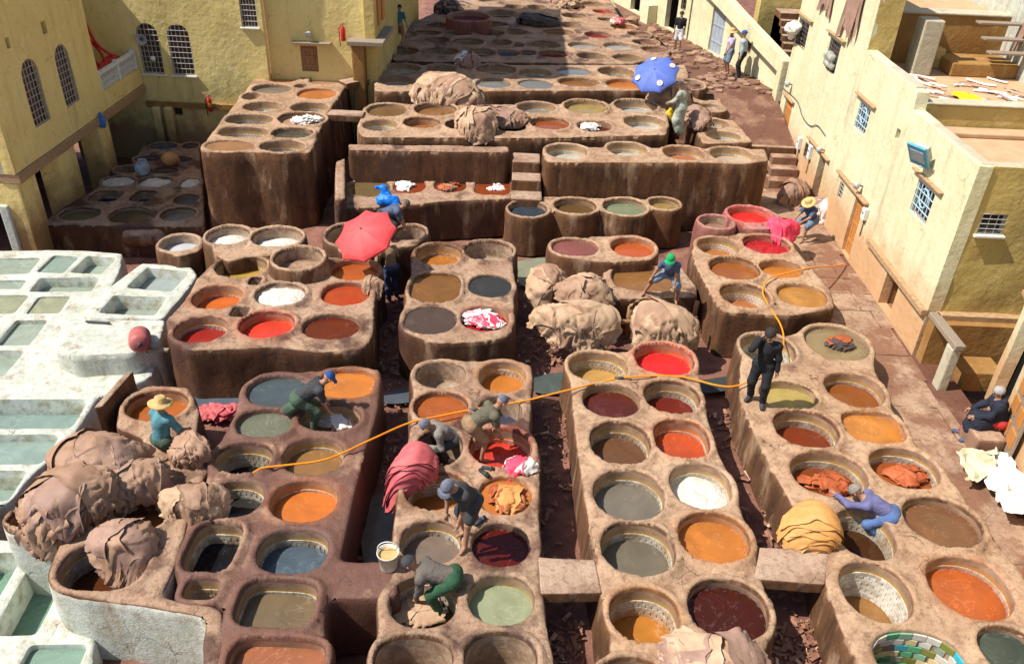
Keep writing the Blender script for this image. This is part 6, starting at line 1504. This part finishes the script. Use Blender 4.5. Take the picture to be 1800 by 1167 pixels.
hp('tall brown hide bundle under the blue parasol', (5.39, 29.95, 2.10), .75, .6, .95, 0, ['hide_tan', 'hide_mauve'], 9, 44, hang=.2, fold=1.3)
hp('grey white sack of hides behind the far terrace bundle', (-2.22, 33.16, 2.35), .38, .3, .6, 0, ['hide_white', 'hide_mauve'], 5, 45)
hp('dark hides spread over a far tub in the shade', (0.57, 41.11, 2.35), .9, .6, .35, 0, ['hide_dark'], 6, 46)
hp('sunlit tan hides at the very back of the field', (2.16, 45.62, 2.30), .75, .5, .5, 0, ['hide_tan', 'hide_beige'], 6, 47)
hp('small pale pink hide heap near the far red vat', (4.49, 42.11, 2.30), .4, .3, .3, 0, ['hide_pink', 'hide_white'], 5, 48)
hp('small brown hide heap right of the pink far heap', (5.12, 42.36, 2.30), .4, .3, .32, 0, ['hide_tan'], 5, 49)
hp('dark hide heap in the shade beside the teal figure', (-3.80, 43.00, 2.30), .7, .5, .7, 0, ['hide_dark', 'hide_mauve'], 6, 50)
hp('magenta hides pulled out of the bright red vat', (7.54, 21.41, 1.35), .38, .34, .26, 0, ['hide_magenta'], 6, 51, hang=.4, hdir=-80)
hp('brown sack pile behind the straw-hatted man at red vat', (8.95, 25.49, 0.50), .45, .4, .8, 0, ['hide_tan', 'hide_mauve'], 6, 52)
hp('speckled pale sack against the wall behind the straw-hatted man', (9.56, 24.21, 0.45), .32, .3, .85, 0, ['hide_white', 'hide_mauve'], 6, 53)
hp('limp brown hides on the corner block near the upper steps', (6.15, 28.50, 2.00), .4, .6, .55, 0, ['hide_tan', 'hide_mauve'], 6, 54)
hp('small tan hide roll on the rim by the tan-shirted man', (-3.37, 17.27, 1.32), .26, .2, .2, 0, ['hide_tan'], 5, 55, hang=.25, hdir=-60)
hp('tan hides dumped on the ground under the rusty drum', (-8.54, 15.83, -0.75), .6, .4, .5, 0, ['hide_tan', 'hide_mauve'], 7, 56)
hp('pink scraps of hide on the wet lane left of grey vats', (-6.16, 13.75, 0.00), .4, .18, .14, 0, ['hide_pink'], 5, 57)
hp('red and white hides on the red vat rim', (0.26, 11.14, 1.20), .26, .18, .14, .3, ['hide_white', 'hide_magenta'], 5, 58, hang=.15)
hp('white and red hides floating in the crimson vat', (-0.65, 16.37, 1.02), .42, .36, .09, 0, ['hide_white', 'hide_white', 'hide_magenta'], 7, 59)
hp('white hide floating in a platform vat behind the blue bag', (-3.48, 23.74, 1.09), .3, .3, .1, 0, ['hide_white'], 5, 60)
hp('white hide scrap in the square platform vat', (-0.69, 23.92, 1.09), .22, .15, .08, 0, ['hide_white'], 4, 61)
hp('white hide in a terrace vat of dark red dye', (2.25, 26.79, 2.20), .3, .2, .1, 0, ['hide_white'], 4, 62)
hp('white hides in a vat on the tall stained block', (-6.94, 26.12, 2.22), .4, .25, .08, 0, ['hide_white'], 5, 63)
hp('tan hides under the stooping man in grey sweater', (-1.25, 8.33, 0.66), .38, .3, .16, 0, ['hide_beige'], 5, 64)
hp('heap of dun hides in the vat of blue-capped man', (-3.36, 12.65, 0.84), .36, .3, .14, 0, ['hide_beige', 'hide_white'], 5, 65)
hp('loose tan hides behind the straw-hatted man near boulder wall', (9.14, 28.25, 0.45), .5, .45, .9, 0, ['hide_tan', 'hide_beige'], 6, 66)
hp('rust-red hides floating in the tiled vat above the orange hide stack', (5.83, 11.40, 0.86), .34, .2, .10, 0, ['hide_rust'], 5, 71)
hp('rust-red hides floating in the tiled vat nearest the seated man', (7.45, 11.73, 0.86), .36, .2, .09, 0, ['hide_rust'], 5, 72)
hp('orange hides floating in the vat right of the leaning man', (0.06, 10.37, 1.13), .3, .22, .07, 0, ['hide_orange', 'hide_rust'], 5, 73)
hp('dark hide shreds floating in the wide beige vat', (7.50, 15.91, 1.09), .35, .2, .06, .3, ['hide_rust', 'hide_dark'], 5, 74)
hp('reddish hides floating in the dark platform vat', (-2.12, 23.73, 1.16), .3, .2, .07, 0, ['hide_rust', 'hide_mauve'], 4, 75)
# ---------------------------------------------------------------- parasols
def parasol(label, apex, nrm, rad, drop, mat, pole_to, fringe=.06, marks=()):
    root = thing('parasol', label, 'parasol', pole_to); n = np.array(nrm, float); n /= np.linalg.norm(n)
    a = np.cross(n, (0, 1, .1)); a /= np.linalg.norm(a); b = np.cross(n, a); apex = np.array(apex, float); NP = 8; V = []; F = []; nr = 7; ns = 6; tot = NP*ns
    def pt(r, th, lift=0):
        q = th/(2*math.pi)*NP; i0 = math.floor(q+1e-9); k = q-i0
        def rib(i): t = 2*math.pi*i/NP; return (a*math.cos(t)+b*math.sin(t))*rad*math.sin(r*1.15)/math.sin(1.15)
        return apex+(rib(i0)*(1-k)+rib(i0+1)*k)*(1-.05*math.sin(math.pi*k)*r*r)-n*(drop*r**1.6+.03*rad*math.sin(math.pi*k)*r-lift)
    V.append(pt(0, 0))
    for j in range(1, nr+1):
        for i in range(tot): V.append(pt(j/nr, 2*math.pi*i/tot))
    for i in range(tot): V.append(pt(1, 2*math.pi*i/tot)-n*fringe*(1+.25*math.sin(i*1.7)))
    for i in range(tot):
        F.append((0, 1+i, 1+(i+1) % tot))
        for j in range(nr): F.append((1+j*tot+i, 1+(j+1)*tot+i, 1+(j+1)*tot+(i+1) % tot, 1+j*tot+(i+1) % tot))
    c = mk('canopy', V, F, mat, root); md = c.modifiers.new('thick', 'SOLIDIFY'); md.thickness = .006
    md = c.modifiers.new('edge', 'EDGE_SPLIT'); md.split_angle = R(9)
    for q in range(NP):
        th = 2*math.pi*q/NP; m = MB(); m.tube([pt(.03+.97*t, th, -.015) for t in np.linspace(0, 1, 6)], .008, 5); m.build('rib', 'iron_pale', root)
    m = MB(); m.lathe([(.001, .09), (.016, .07), (.022, .03), (.03, 0)], apex, 10, tuple(n)); m.build('finial', 'iron_pale', root, True)
    m = MB(); m.tube([apex-n*.02, apex-n*1.0, np.array(pole_to)], .02, 8); m.build('pole', 'wood', root, True)
    for r, th, s in marks:
        L = [pt(max(.02, r), th, .006)]; k = 16
        p0 = pt(r, th); t1 = pt(r+.02, th)-p0; t1 /= np.linalg.norm(t1); t2 = np.cross(n, t1); t2 /= np.linalg.norm(t2); nn = np.cross(t1, t2); nn = nn if nn@n > 0 else -nn
        for mat_, rr, l_ in (('umb_mark', s, .02), ('hide_pink', s*.55, .026), ('umb_mark', s*.38, .032)):
            mk('emblem', [p0+nn*l_]+[p0+nn*l_+(t1*math.cos(q)+t2*math.sin(q)*(.8 if mat_ != 'umb_mark' or rr < s else 1))*rr for q in np.arange(k)*2*math.pi/k], [(0, 1+i, 1+(i+1) % k) for i in range(k)], mat_, root, False)
    return root
parasol('red fabric parasol over the orange vat with scalloped edge', (-3.74, 17.96, 2.45), (-.30, -.42, .86), .80, .26, 'umb_red', (-3.50, 18.91, 0.90))
parasol('blue fabric parasol with pale round emblems tilted over brown hides', (4.52, 29.10, 3.60), (-.30, -.50, .81), .84, .24, 'umb_blue', (5.34, 30.57, 2.20), marks=((.62, 4.6, .10), (.66, .1, .10), (.62, 1.7, .10), (.66, 3.2, .10)))

# ---------------------------------------------------------------- hose, bucket, bag and other loose things
def curve_thing(name, label, cat, pts, r, mat, k=10, n=8, group=None):
    P = catmull(pts, k); m = MB(); m.tube(P, r, n); o = m.build(name, mat, None, True, loc=tuple(np.asarray(pts[0], float))); tag(o, label, cat, group); return o
hz = curve_thing('hose', 'long orange rubber hose snaking over the vat rims', 'hose', [(-4.38, 10.65, 1.25), (-4.23, 10.75, 1.28), (-3.88, 10.84, 1.28), (-3.31, 10.99, 1.28), (-2.96, 11.21, 1.28), (-2.46, 11.63, 1.30), (-1.86, 12.17, 1.27), (-1.29, 12.42, 1.27), (-0.70, 12.66, 1.27), (0.28, 13.00, 1.27), (0.87, 13.24, 1.30), (1.43, 13.51, 1.30), (1.86, 13.84, 1.20), (2.27, 13.93, 1.27), (2.99, 14.05, 1.28), (3.64, 14.04, 1.28), (4.20, 13.82, 1.28), (4.59, 13.77, 1.30), (5.07, 14.09, 1.28), (5.58, 14.58, 1.27), (6.01, 15.38, 1.27), (6.20, 16.25, 1.25), (6.17, 17.28, 1.20), (6.14, 17.87, 1.27), (6.45, 18.52, 1.28), (7.07, 18.91, 1.28), (7.82, 19.40, 1.20), (8.74, 20.30, 0.80), (9.43, 21.10, 0.50)], .019, 'hose_orange')
for q_, w_ in (((-0.68, 12.66, 1.27), .3), ((2.25, 13.93, 1.27), .2), ((6.25, 17.33, 1.22), 1.2)):
    m = MB(); m.tube([np.array(q_)-np.array((.09, .02*w_, 0)), np.array(q_)+np.array((.09, .02*w_, 0))], .032, 8); m.build('hose_joint', 'iron', hz, True)
bk = thing('bucket', 'white paint-stained bucket with yellow froth on the brown slab', 'bucket', (-1.74, 8.75, 1.20)); bl = np.array((-1.74, 8.75, 1.20))
m = MB(); m.lathe([(.001, .0), (.125, .0), (.135, .02), (.16, .30), (.172, .305), (.172, .33), (.160, .33), (.15, .25), (.001, .25)], bl, 28); m.build('pail', 'bucket_white', bk, True)
m = MB(); m.lathe([(.153, .262), (.1, .268), (.04, .262), (.001, .265)], bl, 24); m.build('froth', 'foam_ochre', bk, True)
m = MB(); m.tube([bl+np.array((.172*math.cos(t), .06+.02*math.sin(t), .31+.15*math.sin(t))) for t in np.linspace(0, math.pi, 14)], .008, 6); m.build('handle', 'paint_white', bk, True)
def lump(name, label, cat, loc, cones, mat, res=.03, wr=.03, wf=6, k=.06, group=None, seed=0, extra=None):
    l = np.array(loc, float); V, F = blob([(np.array(a)+l, np.array(b)+l, ra, rb) for a, b, ra, rb in cones], res=res, wr=wr, wf=wf, k=k, seed=seed, extra=extra); o = mk(name, V, F, mat, None, True, loc=loc); tag(o, label, cat, group); return o
lump('plastic_bag', 'crumpled bright blue plastic bag on the platform ledge', 'bag', (-3.76, 22.10, 1.20), [((-.16, 0, .18), (.2, -.02, .16), .17, .17), ((-.02, .05, .3), (-.12, .1, .52), .14, .1), ((-.12, .1, .50), (-.30, .08, .52), .08, .05), ((.1, -.05, .1), (.3, -.1, .06), .14, .1)], 'bag_blue', .028, .05, 7)
dr = thing('drum', 'rusty pink-red metal drum lying on the white slab edge', 'drum', (-8.31, 15.25, 0.70)); dl = np.array((-8.14, 14.97, 1.00)); dax = Vector((.38, -.88, .2)).normalized()
m = MB(); m.lathe([(.001, -.36), (.15, -.36), (.2, -.31), (.22, -.26), (.228, -.12), (.22, -.1), (.228, .08), (.22, .1), (.22, .26), (.2, .31), (.15, .36), (.001, .36)], dl, 28, tuple(dax)); m.build('shell', 'drum_red', dr, True)
m = MB(); q_ = np.array(dax); m.lathe([(.001, .36), (.05, .36), (.05, .40), (.001, .40)], dl, 14, tuple(dax)); m.build('plug', 'iron', dr, True)
pk = thing('plank_shelf', 'thin plank on sticks beside the rusty drum', 'shelf', (-8.03, 14.86, 0.75))
m = MB(); m.obox((-8.08, 14.90, 0.78), (.55, .02, 0), (0, .05, 0), (0, 0, .02)); m.build('board', 'wood_grey', pk)
m = MB(); m.tube([(-8.00, 14.88, 0.74), (-8.62, 16.03, -0.60)], .03, 6); m.build('prop', 'wood', pk)
m = MB(); m.obox((-9.42, 15.73, 0.90), (.28, -.01, 0), (.0, .03, 0), (0, 0, .012)); o_ = m.build('scraper', 'iron', None, loc=(-9.44, 15.76, 0.88)); tag(o_, 'flat iron scraper on the cracked white slab', 'tool')
# crack in the slab: shallow dark groove plates
bw_ = thing('board_wall', 'thick brown board wall standing left of the single orange vat', 'board', (-7.34, 12.01, 1.20))
m = MB(); A_, B_ = np.array((-7.51, 13.14, 1.20)), np.array((-7.62, 11.99, 1.20)); e_ = (B_-A_); m.obox((A_+B_)/2+np.array((0, 0, -.35)), e_/2, np.array((.07, .02, 0)), (0, 0, .62)); m.build('board', 'masonry_plain', bw_, bev=.03)
# slippers and small litter
def slipper(label, p, rz, mat):
    t = thing('slippers', label, 'shoes', p, 'slippers left on the rims'); p = np.array(p)
    for s in (-1, 1):
        c, si = math.cos(rz+s*.3), math.sin(rz+s*.3); d = np.array((c, si, 0)); n = np.array((-si, c, 0)); o = p+n*s*.07
        m = MB(); m.tube([o-d*.12+np.array((0, 0, .012)), o+np.array((0, 0, .012)), o+d*.12+np.array((0, 0, .012))], np.array((.035, .04, .042)), 8); sole = m.build('sole', 'rubber', t, True)
        m = MB(); m.tube([o+d*.05+n*.045+np.array((0, 0, .015)), o+d*.05+np.array((0, 0, .065)), o+d*.05-n*.045+np.array((0, 0, .015))], .022, 6); m.build('strap', mat, sole, True)
slipper('blue plastic slippers on the rim below the hose joint', (-0.72, 12.22, 1.24), .4, 'plastic_blue')
slipper('grey slippers behind the man stooping into red vat', (-0.33, 10.95, 1.24), -.5, 'cloth_wader')
slipper('dark blue slippers at the heels of the man leaning forward', (-0.44, 9.79, 1.24), 1.2, 'cloth_bluedark')
# tarp on the alley
def sheet(name, label, cat, corners, mat, n=26, amp=.08, seed=1, th=0):
    c = np.array(corners, float); V = []
    for j in range(n+1):
        for i in range(n+1):
            u, v = i/n, j/n; p = (c[0]*(1-u)+c[1]*u)*(1-v)+(c[3]*(1-u)+c[2]*u)*v; V.append(p)
    V = np.array(V); w = fbm(V*np.array((1.4, 1.4, 1.4)), seed, 4); e = vnoise(V*3.1+7, seed+4)
    r = 1-np.abs(vnoise(V*np.array((2.3, 1.1, 1)), seed+8)*1.6)
    r2 = 1-np.abs(vnoise(V*np.array((4.3, 5.1, 1))+2*w[:, None], seed+18)*1.8)
    V[:, 2] += amp*(.5+w)+amp*1.1*np.clip(r, 0, 1)**2+amp*.5*np.clip(r2, 0, 1)**2; V[:, 0] += .18*e+.08*vnoise(V*6.1, seed+2); V[:, 1] += .18*vnoise(V*2.7+3, seed+5)+.08*vnoise(V*5.7, seed+3)
    o = mk(name, V, [(j*(n+1)+i, j*(n+1)+i+1, (j+1)*(n+1)+i+1, (j+1)*(n+1)+i) for j in range(n) for i in range(n)], mat, None, True, loc=tuple(V.mean(0))); tag(o, label, cat); return o
sheet('tarpaulin', 'crumpled white plastic tarp spread on the alley paving', 'tarp', [(9.17, 12.49, 0.50), (9.94, 12.83, 0.50), (9.88, 11.11, 0.50), (9.13, 10.85, 0.50)], 'tarp_white', n=40, amp=.16, seed=4)
sheet('sackcloth', 'beige sackcloth lying half under the white tarp', 'cloth', [(8.93, 12.77, 0.48), (9.83, 13.00, 0.48), (9.48, 12.08, 0.48), (8.74, 11.91, 0.48)], 'tarp_beige', n=34, amp=.14, seed=6)
sheet('blue_plastic', 'scrap of blue plastic in the gap under the right slab', 'plastic', [(4.72, 9.58, 0.06), (5.16, 9.60, 0.06), (5.04, 9.43, 0.06), (4.71, 9.38, 0.06)], 'bag_blue', 10, .05, 8)
# shallow dye-water puddles in the lanes
def puddle(label, pts, col, z):
    L = catmull([(*p[:2], z) for p in pts]+[(*pts[0][:2], z)], 6)[:-1]; o = mk('puddle', L, [tuple(range(len(L)))], liquid(col), None, False, stain=np.zeros((len(L), 4)), loc=tuple(L.mean(0))); o['kind'] = 'structure'
puddle('w', [(-2.36, 9.71, 0.02), (-2.68, 11.04, 0.02), (-2.46, 11.50, 0.02), (-2.01, 11.38, 0.02), (-1.93, 10.25, 0.02), (-1.97, 9.73, 0.02)], (135,128,108), .02)
puddle('w', [(-2.83, 14.71, 0.03), (-2.25, 14.96, 0.03), (-2.16, 14.44, 0.03), (-2.74, 14.34, 0.03)], (85,92,100), .03)
puddle('w', [(0.57, 15.61, 0.03), (1.37, 15.79, 0.03), (1.21, 15.00, 0.03), (0.55, 15.00, 0.03)], (85,95,90), .03)
puddle('w', [(-7.01, 14.28, 0.04), (-5.93, 14.42, 0.04), (-5.68, 13.78, 0.04), (-6.65, 13.61, 0.04)], (95,105,118), .04)
puddle('w', [(4.42, 15.72, 0.03), (5.19, 15.92, 0.03), (5.16, 15.47, 0.03), (4.40, 15.24, 0.03)], (70,78,75), .03)
puddle('w', [(-0.01, 21.21, 0.03), (0.90, 21.47, 0.03), (0.81, 19.94, 0.03), (0.18, 19.88, 0.03)], (150,150,125), .03)
# rack carrying the beige drapes
rk = thing('hide_rack', 'rough timber rack carrying the beige hide drapes', 'rack', (2.58, 17.53, 0.00))
for q_ in ((0.97, 17.26, 0.00), (2.87, 17.55, 0.00), (4.58, 17.96, 0.00), (1.10, 18.94, 0.00), (2.79, 19.24, 0.00)): m = MB(); q_ = np.array(q_); m.tube([q_, q_+np.array((.02, 0, .85))], .07, 7); m.build('post', 'wood', rk, True)
for a_, b_ in (((0.73, 16.51, 0.85), (4.46, 17.13, 0.85)), ((0.67, 18.03, 0.85), (2.77, 18.36, 0.85))): m = MB(); m.tube([a_, b_], .06, 7); m.build('rail', 'wood', rk, True)
for lab_, q0_, q1_ in (('narrow masonry plank bridging the tall block and far terrace row', (-6.56, 30.01, 2.30), (-5.48, 31.07, 2.30)), ('narrow masonry plank bridging the tall block and nearer terrace row', (-6.34, 26.60, 2.30), (-5.17, 26.58, 2.30))):
    m = MB(); q0_, q1_ = np.array(q0_), np.array(q1_); e_ = (q1_-q0_)/2; m.obox((q0_+q1_)/2, e_, np.array((-e_[1], e_[0], 0))/np.linalg.norm(e_)*.28, (0, 0, .12)); o_ = m.build('masonry_slab', 'masonry_plain', None, bev=.04, loc=tuple((q0_+q1_)/2)); tag(o_, lab_, 'slab')
# court pots and posts
for i_, (p_, ax_, lab) in enumerate((((-12.16, 27.15, 0.10), (1, .3, .15), 'orange clay jar lying on its side in the shaded court'), ((-12.69, 26.13, 0.15), (.2, 0, 1), 'small pale blue pot standing in the shaded court'))):
    m = MB(); m.lathe([(.001, -.25), (.14, -.25), (.24, -.1), (.25, .05), (.18, .2), (.12, .24), (.14, .3), (.10, .3), (.09, .2)], np.array(p_)+np.array((0, 0, .2)), 20, ax_); o_ = m.build('clay_pot', ('hide_orange', 'cloth_paleblue')[i_], None, True, loc=p_); tag(o_, lab, 'pot')
lump('stone_block', 'rough grey block at the foot of the shaded court', 'block', (-11.33, 22.45, -0.60), [((-.35, 0, .25), (.45, .05, .25), .28, .28)], 'masonry_plain', .05, .04)

# ---------------------------------------------------------------- things fixed to the walls
def extinguisher(label, pl, h, z, d, mats=('paint_red', 'paint_red')):
    t = thing('fire_extinguisher', label, 'extinguisher', tuple(pl.p(h, z, d)), 'fire extinguishers on the back wall'); c = pl.p(h, z, d)
    m = MB(); m.lathe([(.001, -.25), (.075, -.25), (.085, -.22), (.085, .16), (.06, .22), (.03, .25), (.03, .28), (.001, .28)], c, 18); m.build('cylinder', mats[0], t, True)
    m = MB(); m.lathe([(.0855, -.08), (.0875, -.07), (.0875, .05), (.0855, .06)], c, 18); m.build('band', mats[1], t, True)
    m = MB(); m.tube([c+np.array((0, 0, .28)), c+np.array((.02, -.03, .35)), c+np.array((.1, -.05, .33))], .018, 6); m.build('valve', 'iron', t, True)
    m = MB(); m.tube([c+np.array((-.04, 0, .3)), c+np.array((-.13, -.02, .15)), c+np.array((-.12, -.02, -.45))], .016, 6); m.build('hose', 'rubber', t, True)
extinguisher('red fire extinguisher near the tower corner above tall block', PK2, (-6.54, 30.75, 3.97)[0], (-6.54, 30.75, 3.97)[2], .12)
extinguisher('red and yellow fire extinguisher low on the back wall by the court', PK, (-11.60, 30.30, 1.27)[0], (-11.60, 30.30, 1.27)[2]+.05, .14, ('paint_red', 'cloth_yellow'))
def lamp(label, pl, h, z, r=.13, mat='glass_grey', tilt=(0, 0, 0)):
    c = pl.p(h, z, 0); t = thing('wall_lamp', label, 'lamp', tuple(c), 'lamps on the walls'); ax_ = tuple(pl.n*.8+np.array((0, 0, -.6)))
    m = MB(); m.tube([c, pl.p(h, z+.03, .14)], .02, 6); m.build('bracket', 'iron', t, True)
    m = MB(); m.lathe([(.02, -.1), (r*.6, -.06), (r, .05), (r*.96, .06), (r*.9, .05), (.001, .03)], pl.p(h, z+.03, .18), 20, ax_); m.build('shade', 'iron_pale', t, True)
    m = MB(); m.lathe([(r*.88, .045), (r*.5, .09), (.001, .11)], pl.p(h, z+.03, .18), 20, ax_); m.build('glass', mat, t, True)
lamp('small bluish dome lamp over the hatch door', PK2, (-7.76, 30.75, 3.88)[0], (-7.76, 30.75, 3.88)[2], .14)
lamp('round wall lamp above the orange alley door', PR, PR.hz((9.60, 21.83, 2.54))[0], (9.60, 21.83, 2.54)[2], .12)
lamp('small lamp high between the barred windows', PR, PR.hz((9.60, 29.79, 3.08))[0], (9.60, 29.79, 3.08)[2], .12)
lamp('lamp above the dark alley opening', PR, PR.hz((9.60, 25.25, 2.32))[0], (9.60, 25.25, 2.32)[2], .1)
fl = thing('floodlight', 'square blue floodlight jutting from the cream wall', 'floodlight', (9.60, 18.41, 4.57)); fh, fz = PR.hz((9.60, 18.54, 4.66))
fa = PR.n*.75+np.array((0, 0, -.55))+PR.u*.4; fa /= np.linalg.norm(fa); fu = np.cross(fa, (0, 0, 1.)); fu /= np.linalg.norm(fu); fv = np.cross(fu, fa); fc = PR.p(fh, fz, .38)
m = MB(); m.obox(fc, fu*.26, fv*.30, fa*.03); m.build('frame', 'paint_blue', fl, bev=.01); m = MB(); m.obox(fc+fa*.032, fu*.19, fv*.17, fa*.006); m.build('lens', 'glass_grey', fl)
m = MB(); m.obox(fc-fa*.12, fu*.2, fv*.2, fa*.09); m.build('housing', 'iron_pale', fl, bev=.03)
m = MB(); m.tube([PR.p(fh, fz-.25, 0), PR.p(fh, fz-.28, .25), fc-fa*.12-fv*.2], .025, 6); m.build('bracket', 'iron_blue', fl, True)
for q_, s_, lab in (((9.60, 21.10, 2.04), (.11, .16), 'small white meter box right of the orange alley door'), ((9.60, 27.55, 1.74), (.1, .2), 'small tall meter box left of the little alley window'), ((9.60, 26.33, 1.86), (.1, .22), 'small pale meter box right of the little alley window')):
    h_, z_ = PR.hz(q_); t = thing('meter_box', lab, 'meter box', q_, 'meter boxes on the alley wall'); m = MB(); m.obox(PR.p(h_, z_, .06), PR.u*s_[0], PR.n*.06, (0, 0, s_[1])); m.build('case', 'paint_white', t, bev=.01)
    m = MB(); m.lathe([(.05, 0), (.05, .015), (.001, .02)], PR.p(h_, z_+s_[1]*.35, .12), 12, tuple(PR.n)); m.build('dial', 'glass_grey', t, True); m = MB(); m.tube([PR.p(h_, z_-s_[1], .03), PR.p(h_, z_-s_[1]-.5, .03)], .014, 5); m.build('conduit', 'iron', t, True)
curve_thing('cable', 'thin grey cable sagging along the cream wall', 'cable', [PR.p(PR.hz(q)[0], q[2], .03) for q in ((9.60, 30.75, 2.70), (9.60, 28.86, 2.79), (9.60, 27.93, 2.54), (9.60, 27.02, 2.53), (9.60, 26.35, 2.76), (9.60, 25.47, 2.74))], .014, 'iron')
sp = thing('loudspeaker', 'round grey loudspeaker fixed in the left arched back window', 'loudspeaker', (-13.71, 30.20, 3.56)); m = MB(); m.lathe([(.03, -.18), (.05, -.1), (.12, -.02), (.19, .02), (.2, .035), (.18, .03), (.1, -.02), (.03, -.06), (.001, -.05)], (-13.67, 30.12, 3.58), 24, (.15, -.95, -.1)); m.build('horn', 'iron_pale', sp, True)
m = MB(); m.lathe([(.06, -.04), (.05, .0), (.001, .015)], (-13.66, 30.10, 3.58), 16, (.15, -.95, -.1)); m.build('cone', 'iron', sp, True)
lump('lamp_globe', 'small white lamp globe at the arched back window', 'lamp', (-13.41, 30.20, 2.89), [((0, 0, 0), (0, -.02, .02), .09, .09)], 'paint_white', .03, .0)
for i_, (lab, pts_) in enumerate((('red hose draped highest from the balcony roof', ((-14.60, 28.05, 5.27), (-14.60, 28.30, 4.51), (-14.50, 28.59, 3.71), (-14.40, 29.62, 3.00))), ('red hose hanging lowest to the balcony floor', ((-14.70, 28.27, 5.14), (-14.70, 28.11, 4.37), (-14.60, 28.12, 3.54), (-14.50, 28.53, 2.92))), ('red hose hanging in the middle of the balcony', ((-14.65, 28.23, 5.10), (-14.65, 28.29, 4.14), (-14.55, 28.79, 3.38), (-14.45, 28.76, 3.00))))):
    curve_thing('red_hose', lab, 'hose', pts_, .05, 'hose_red', 8, 7, 'red hoses on the balcony')
lump('red_bundle', 'pile of red cloth behind the white balcony railing', 'cloth', (-14.50, 29.06, 2.90), [((0, -.5, 0), (0, .5, .1), .22, .2), ((-.1, -1.2, -.1), (0, -.4, 0), .14, .18)], 'hose_red', .05, .06)
lump('blue_rag', 'small blue rag hung under the balcony', 'rag', (-13.90, 26.52, 1.85), [((0, 0, .18), (0, .03, -.2), .07, .11)], 'plastic_blue', .03, .03)
lump('laundry_bag', 'bulging white bag tied to the upper barred window', 'bag', tuple(PR.p(rw4[0]+.1, rw4[2]+.45, .16)), [((-.02, -.25, .1), (0, .2, .0), .22, .24), ((0, 0, -.2), (.05, .2, -.3), .1, .1)], 'tarp_white', .035, .07)
lump('cloth_bundle', 'pale green cloth bundle on the second barred window', 'cloth', tuple(PR.p((rw3[0]+rw3[1])/2, rw3[2]+.3, .05)), [((0, -.22, .1), (0, .2, .12), .12, .14), ((0, -.3, -.12), (0, .3, -.1), .1, .1)], 'cloth_coat', .035, .06)
def hung(label, pl, h0, h1, zt, zb, mat, seed, d=.06):
    n, k = 22, 14; rs = np.random.RandomState(seed); V = []
    for j in range(k+1):
        for i in range(n+1):
            h = h0+(h1-h0)*i/n; t = j/k; jag = .25*vnoise(np.array((i*.7, 0, seed)), seed)+.12*vnoise(np.array((i*1.9, 1, seed)), seed)
            z = zt-(zt-zb)*t*(1+float(jag)); V.append(pl.p(h+.05*math.sin(t*5+i), z, d+.06*(1-abs(math.sin(i*.9)))*t+.02*j/k))
    o = mk('hanging_hide', V, [(j*(n+1)+i, j*(n+1)+i+1, (j+1)*(n+1)+i+1, (j+1)*(n+1)+i) for j in range(k) for i in range(n)], mat, None, True, loc=tuple(pl.p((h0+h1)/2, zb, 0))); tag(o, label, 'hide', 'hides hung on the cream building')
a_ = PR.hz((9.60, 28.57, 6.15)); hung('short mauve hide hanging beside the top of the wall, left of two', PR, a_[0], a_[0]+1.1, a_[1]+.7, a_[1]-.15, 'hide_mauve', 2)
a_ = PR.hz((9.60, 26.32, 6.45)); hung('larger mauve hide hanging on the wall, right of two', PR, a_[0], a_[0]+1.35, a_[1]+.8, a_[1]-.55, 'hide_mauve', 5)
hung('long mauve hide hanging on the white wall at the right edge', PW, -24.6, -22.4, 8.2, 5.9, 'hide_mauve', 8)
# drying strips and a yellow cloth on the terrace
ds = thing('drying_hides', 'rows of pale hide strips drying on the roof terrace', 'hides', (12, 22, 5.05)); rs_ = random.Random(5)
for i_ in range(46):
    x_ = rs_.uniform(10.5, 13.6); y_ = rs_.uniform(21.3, 24.0); a_ = rs_.gauss(-.75, .35); L_ = rs_.uniform(.4, .9); P_ = catmull([(x_+math.cos(a_)*L_*(t-.5)+rs_.uniform(-.06, .06), y_+math.sin(a_)*L_*(t-.5)+rs_.uniform(-.06, .06), 5.065+.04*rs_.random()) for t in (0, .33, .66, 1)], 4)
    w_ = rs_.uniform(.03, .065); e_ = np.array((-math.sin(a_), math.cos(a_), 0))*w_; n_ = len(P_); V_ = np.vstack([P_-e_, P_+np.array((0, 0, .03)), P_+e_])
    mk('strip', V_, [(i, i+1, n_+i+1, n_+i) for i in range(n_-1)]+[(n_+i, n_+i+1, 2*n_+i+1, 2*n_+i) for i in range(n_-1)], rs_.choice(['hide_white', 'hide_white', 'hide_mauve', 'hide_beige']), ds)
sheet('yellow_cloth', 'bright yellow cloth spread on the terrace among drying hides', 'cloth', [(11.37, 22.13, 5.08), (11.80, 21.99, 5.08), (12.01, 21.24, 5.08), (11.41, 21.11, 5.08)], 'yellow_cloth', 14, .05, 3)
# yellow jug beside the man in the pale coat
m = MB(); m.lathe([(.001, 0), (.13, 0), (.14, .05), (.14, .3), (.06, .38), (.05, .44), (.001, .44)], (5.12, 28.24, 2.10), 18); o_ = m.build('jug', 'cloth_yellow', None, True, loc=(5.12, 28.24, 2.10)); tag(o_, 'yellow plastic jug by the man in pale coat', 'jug')
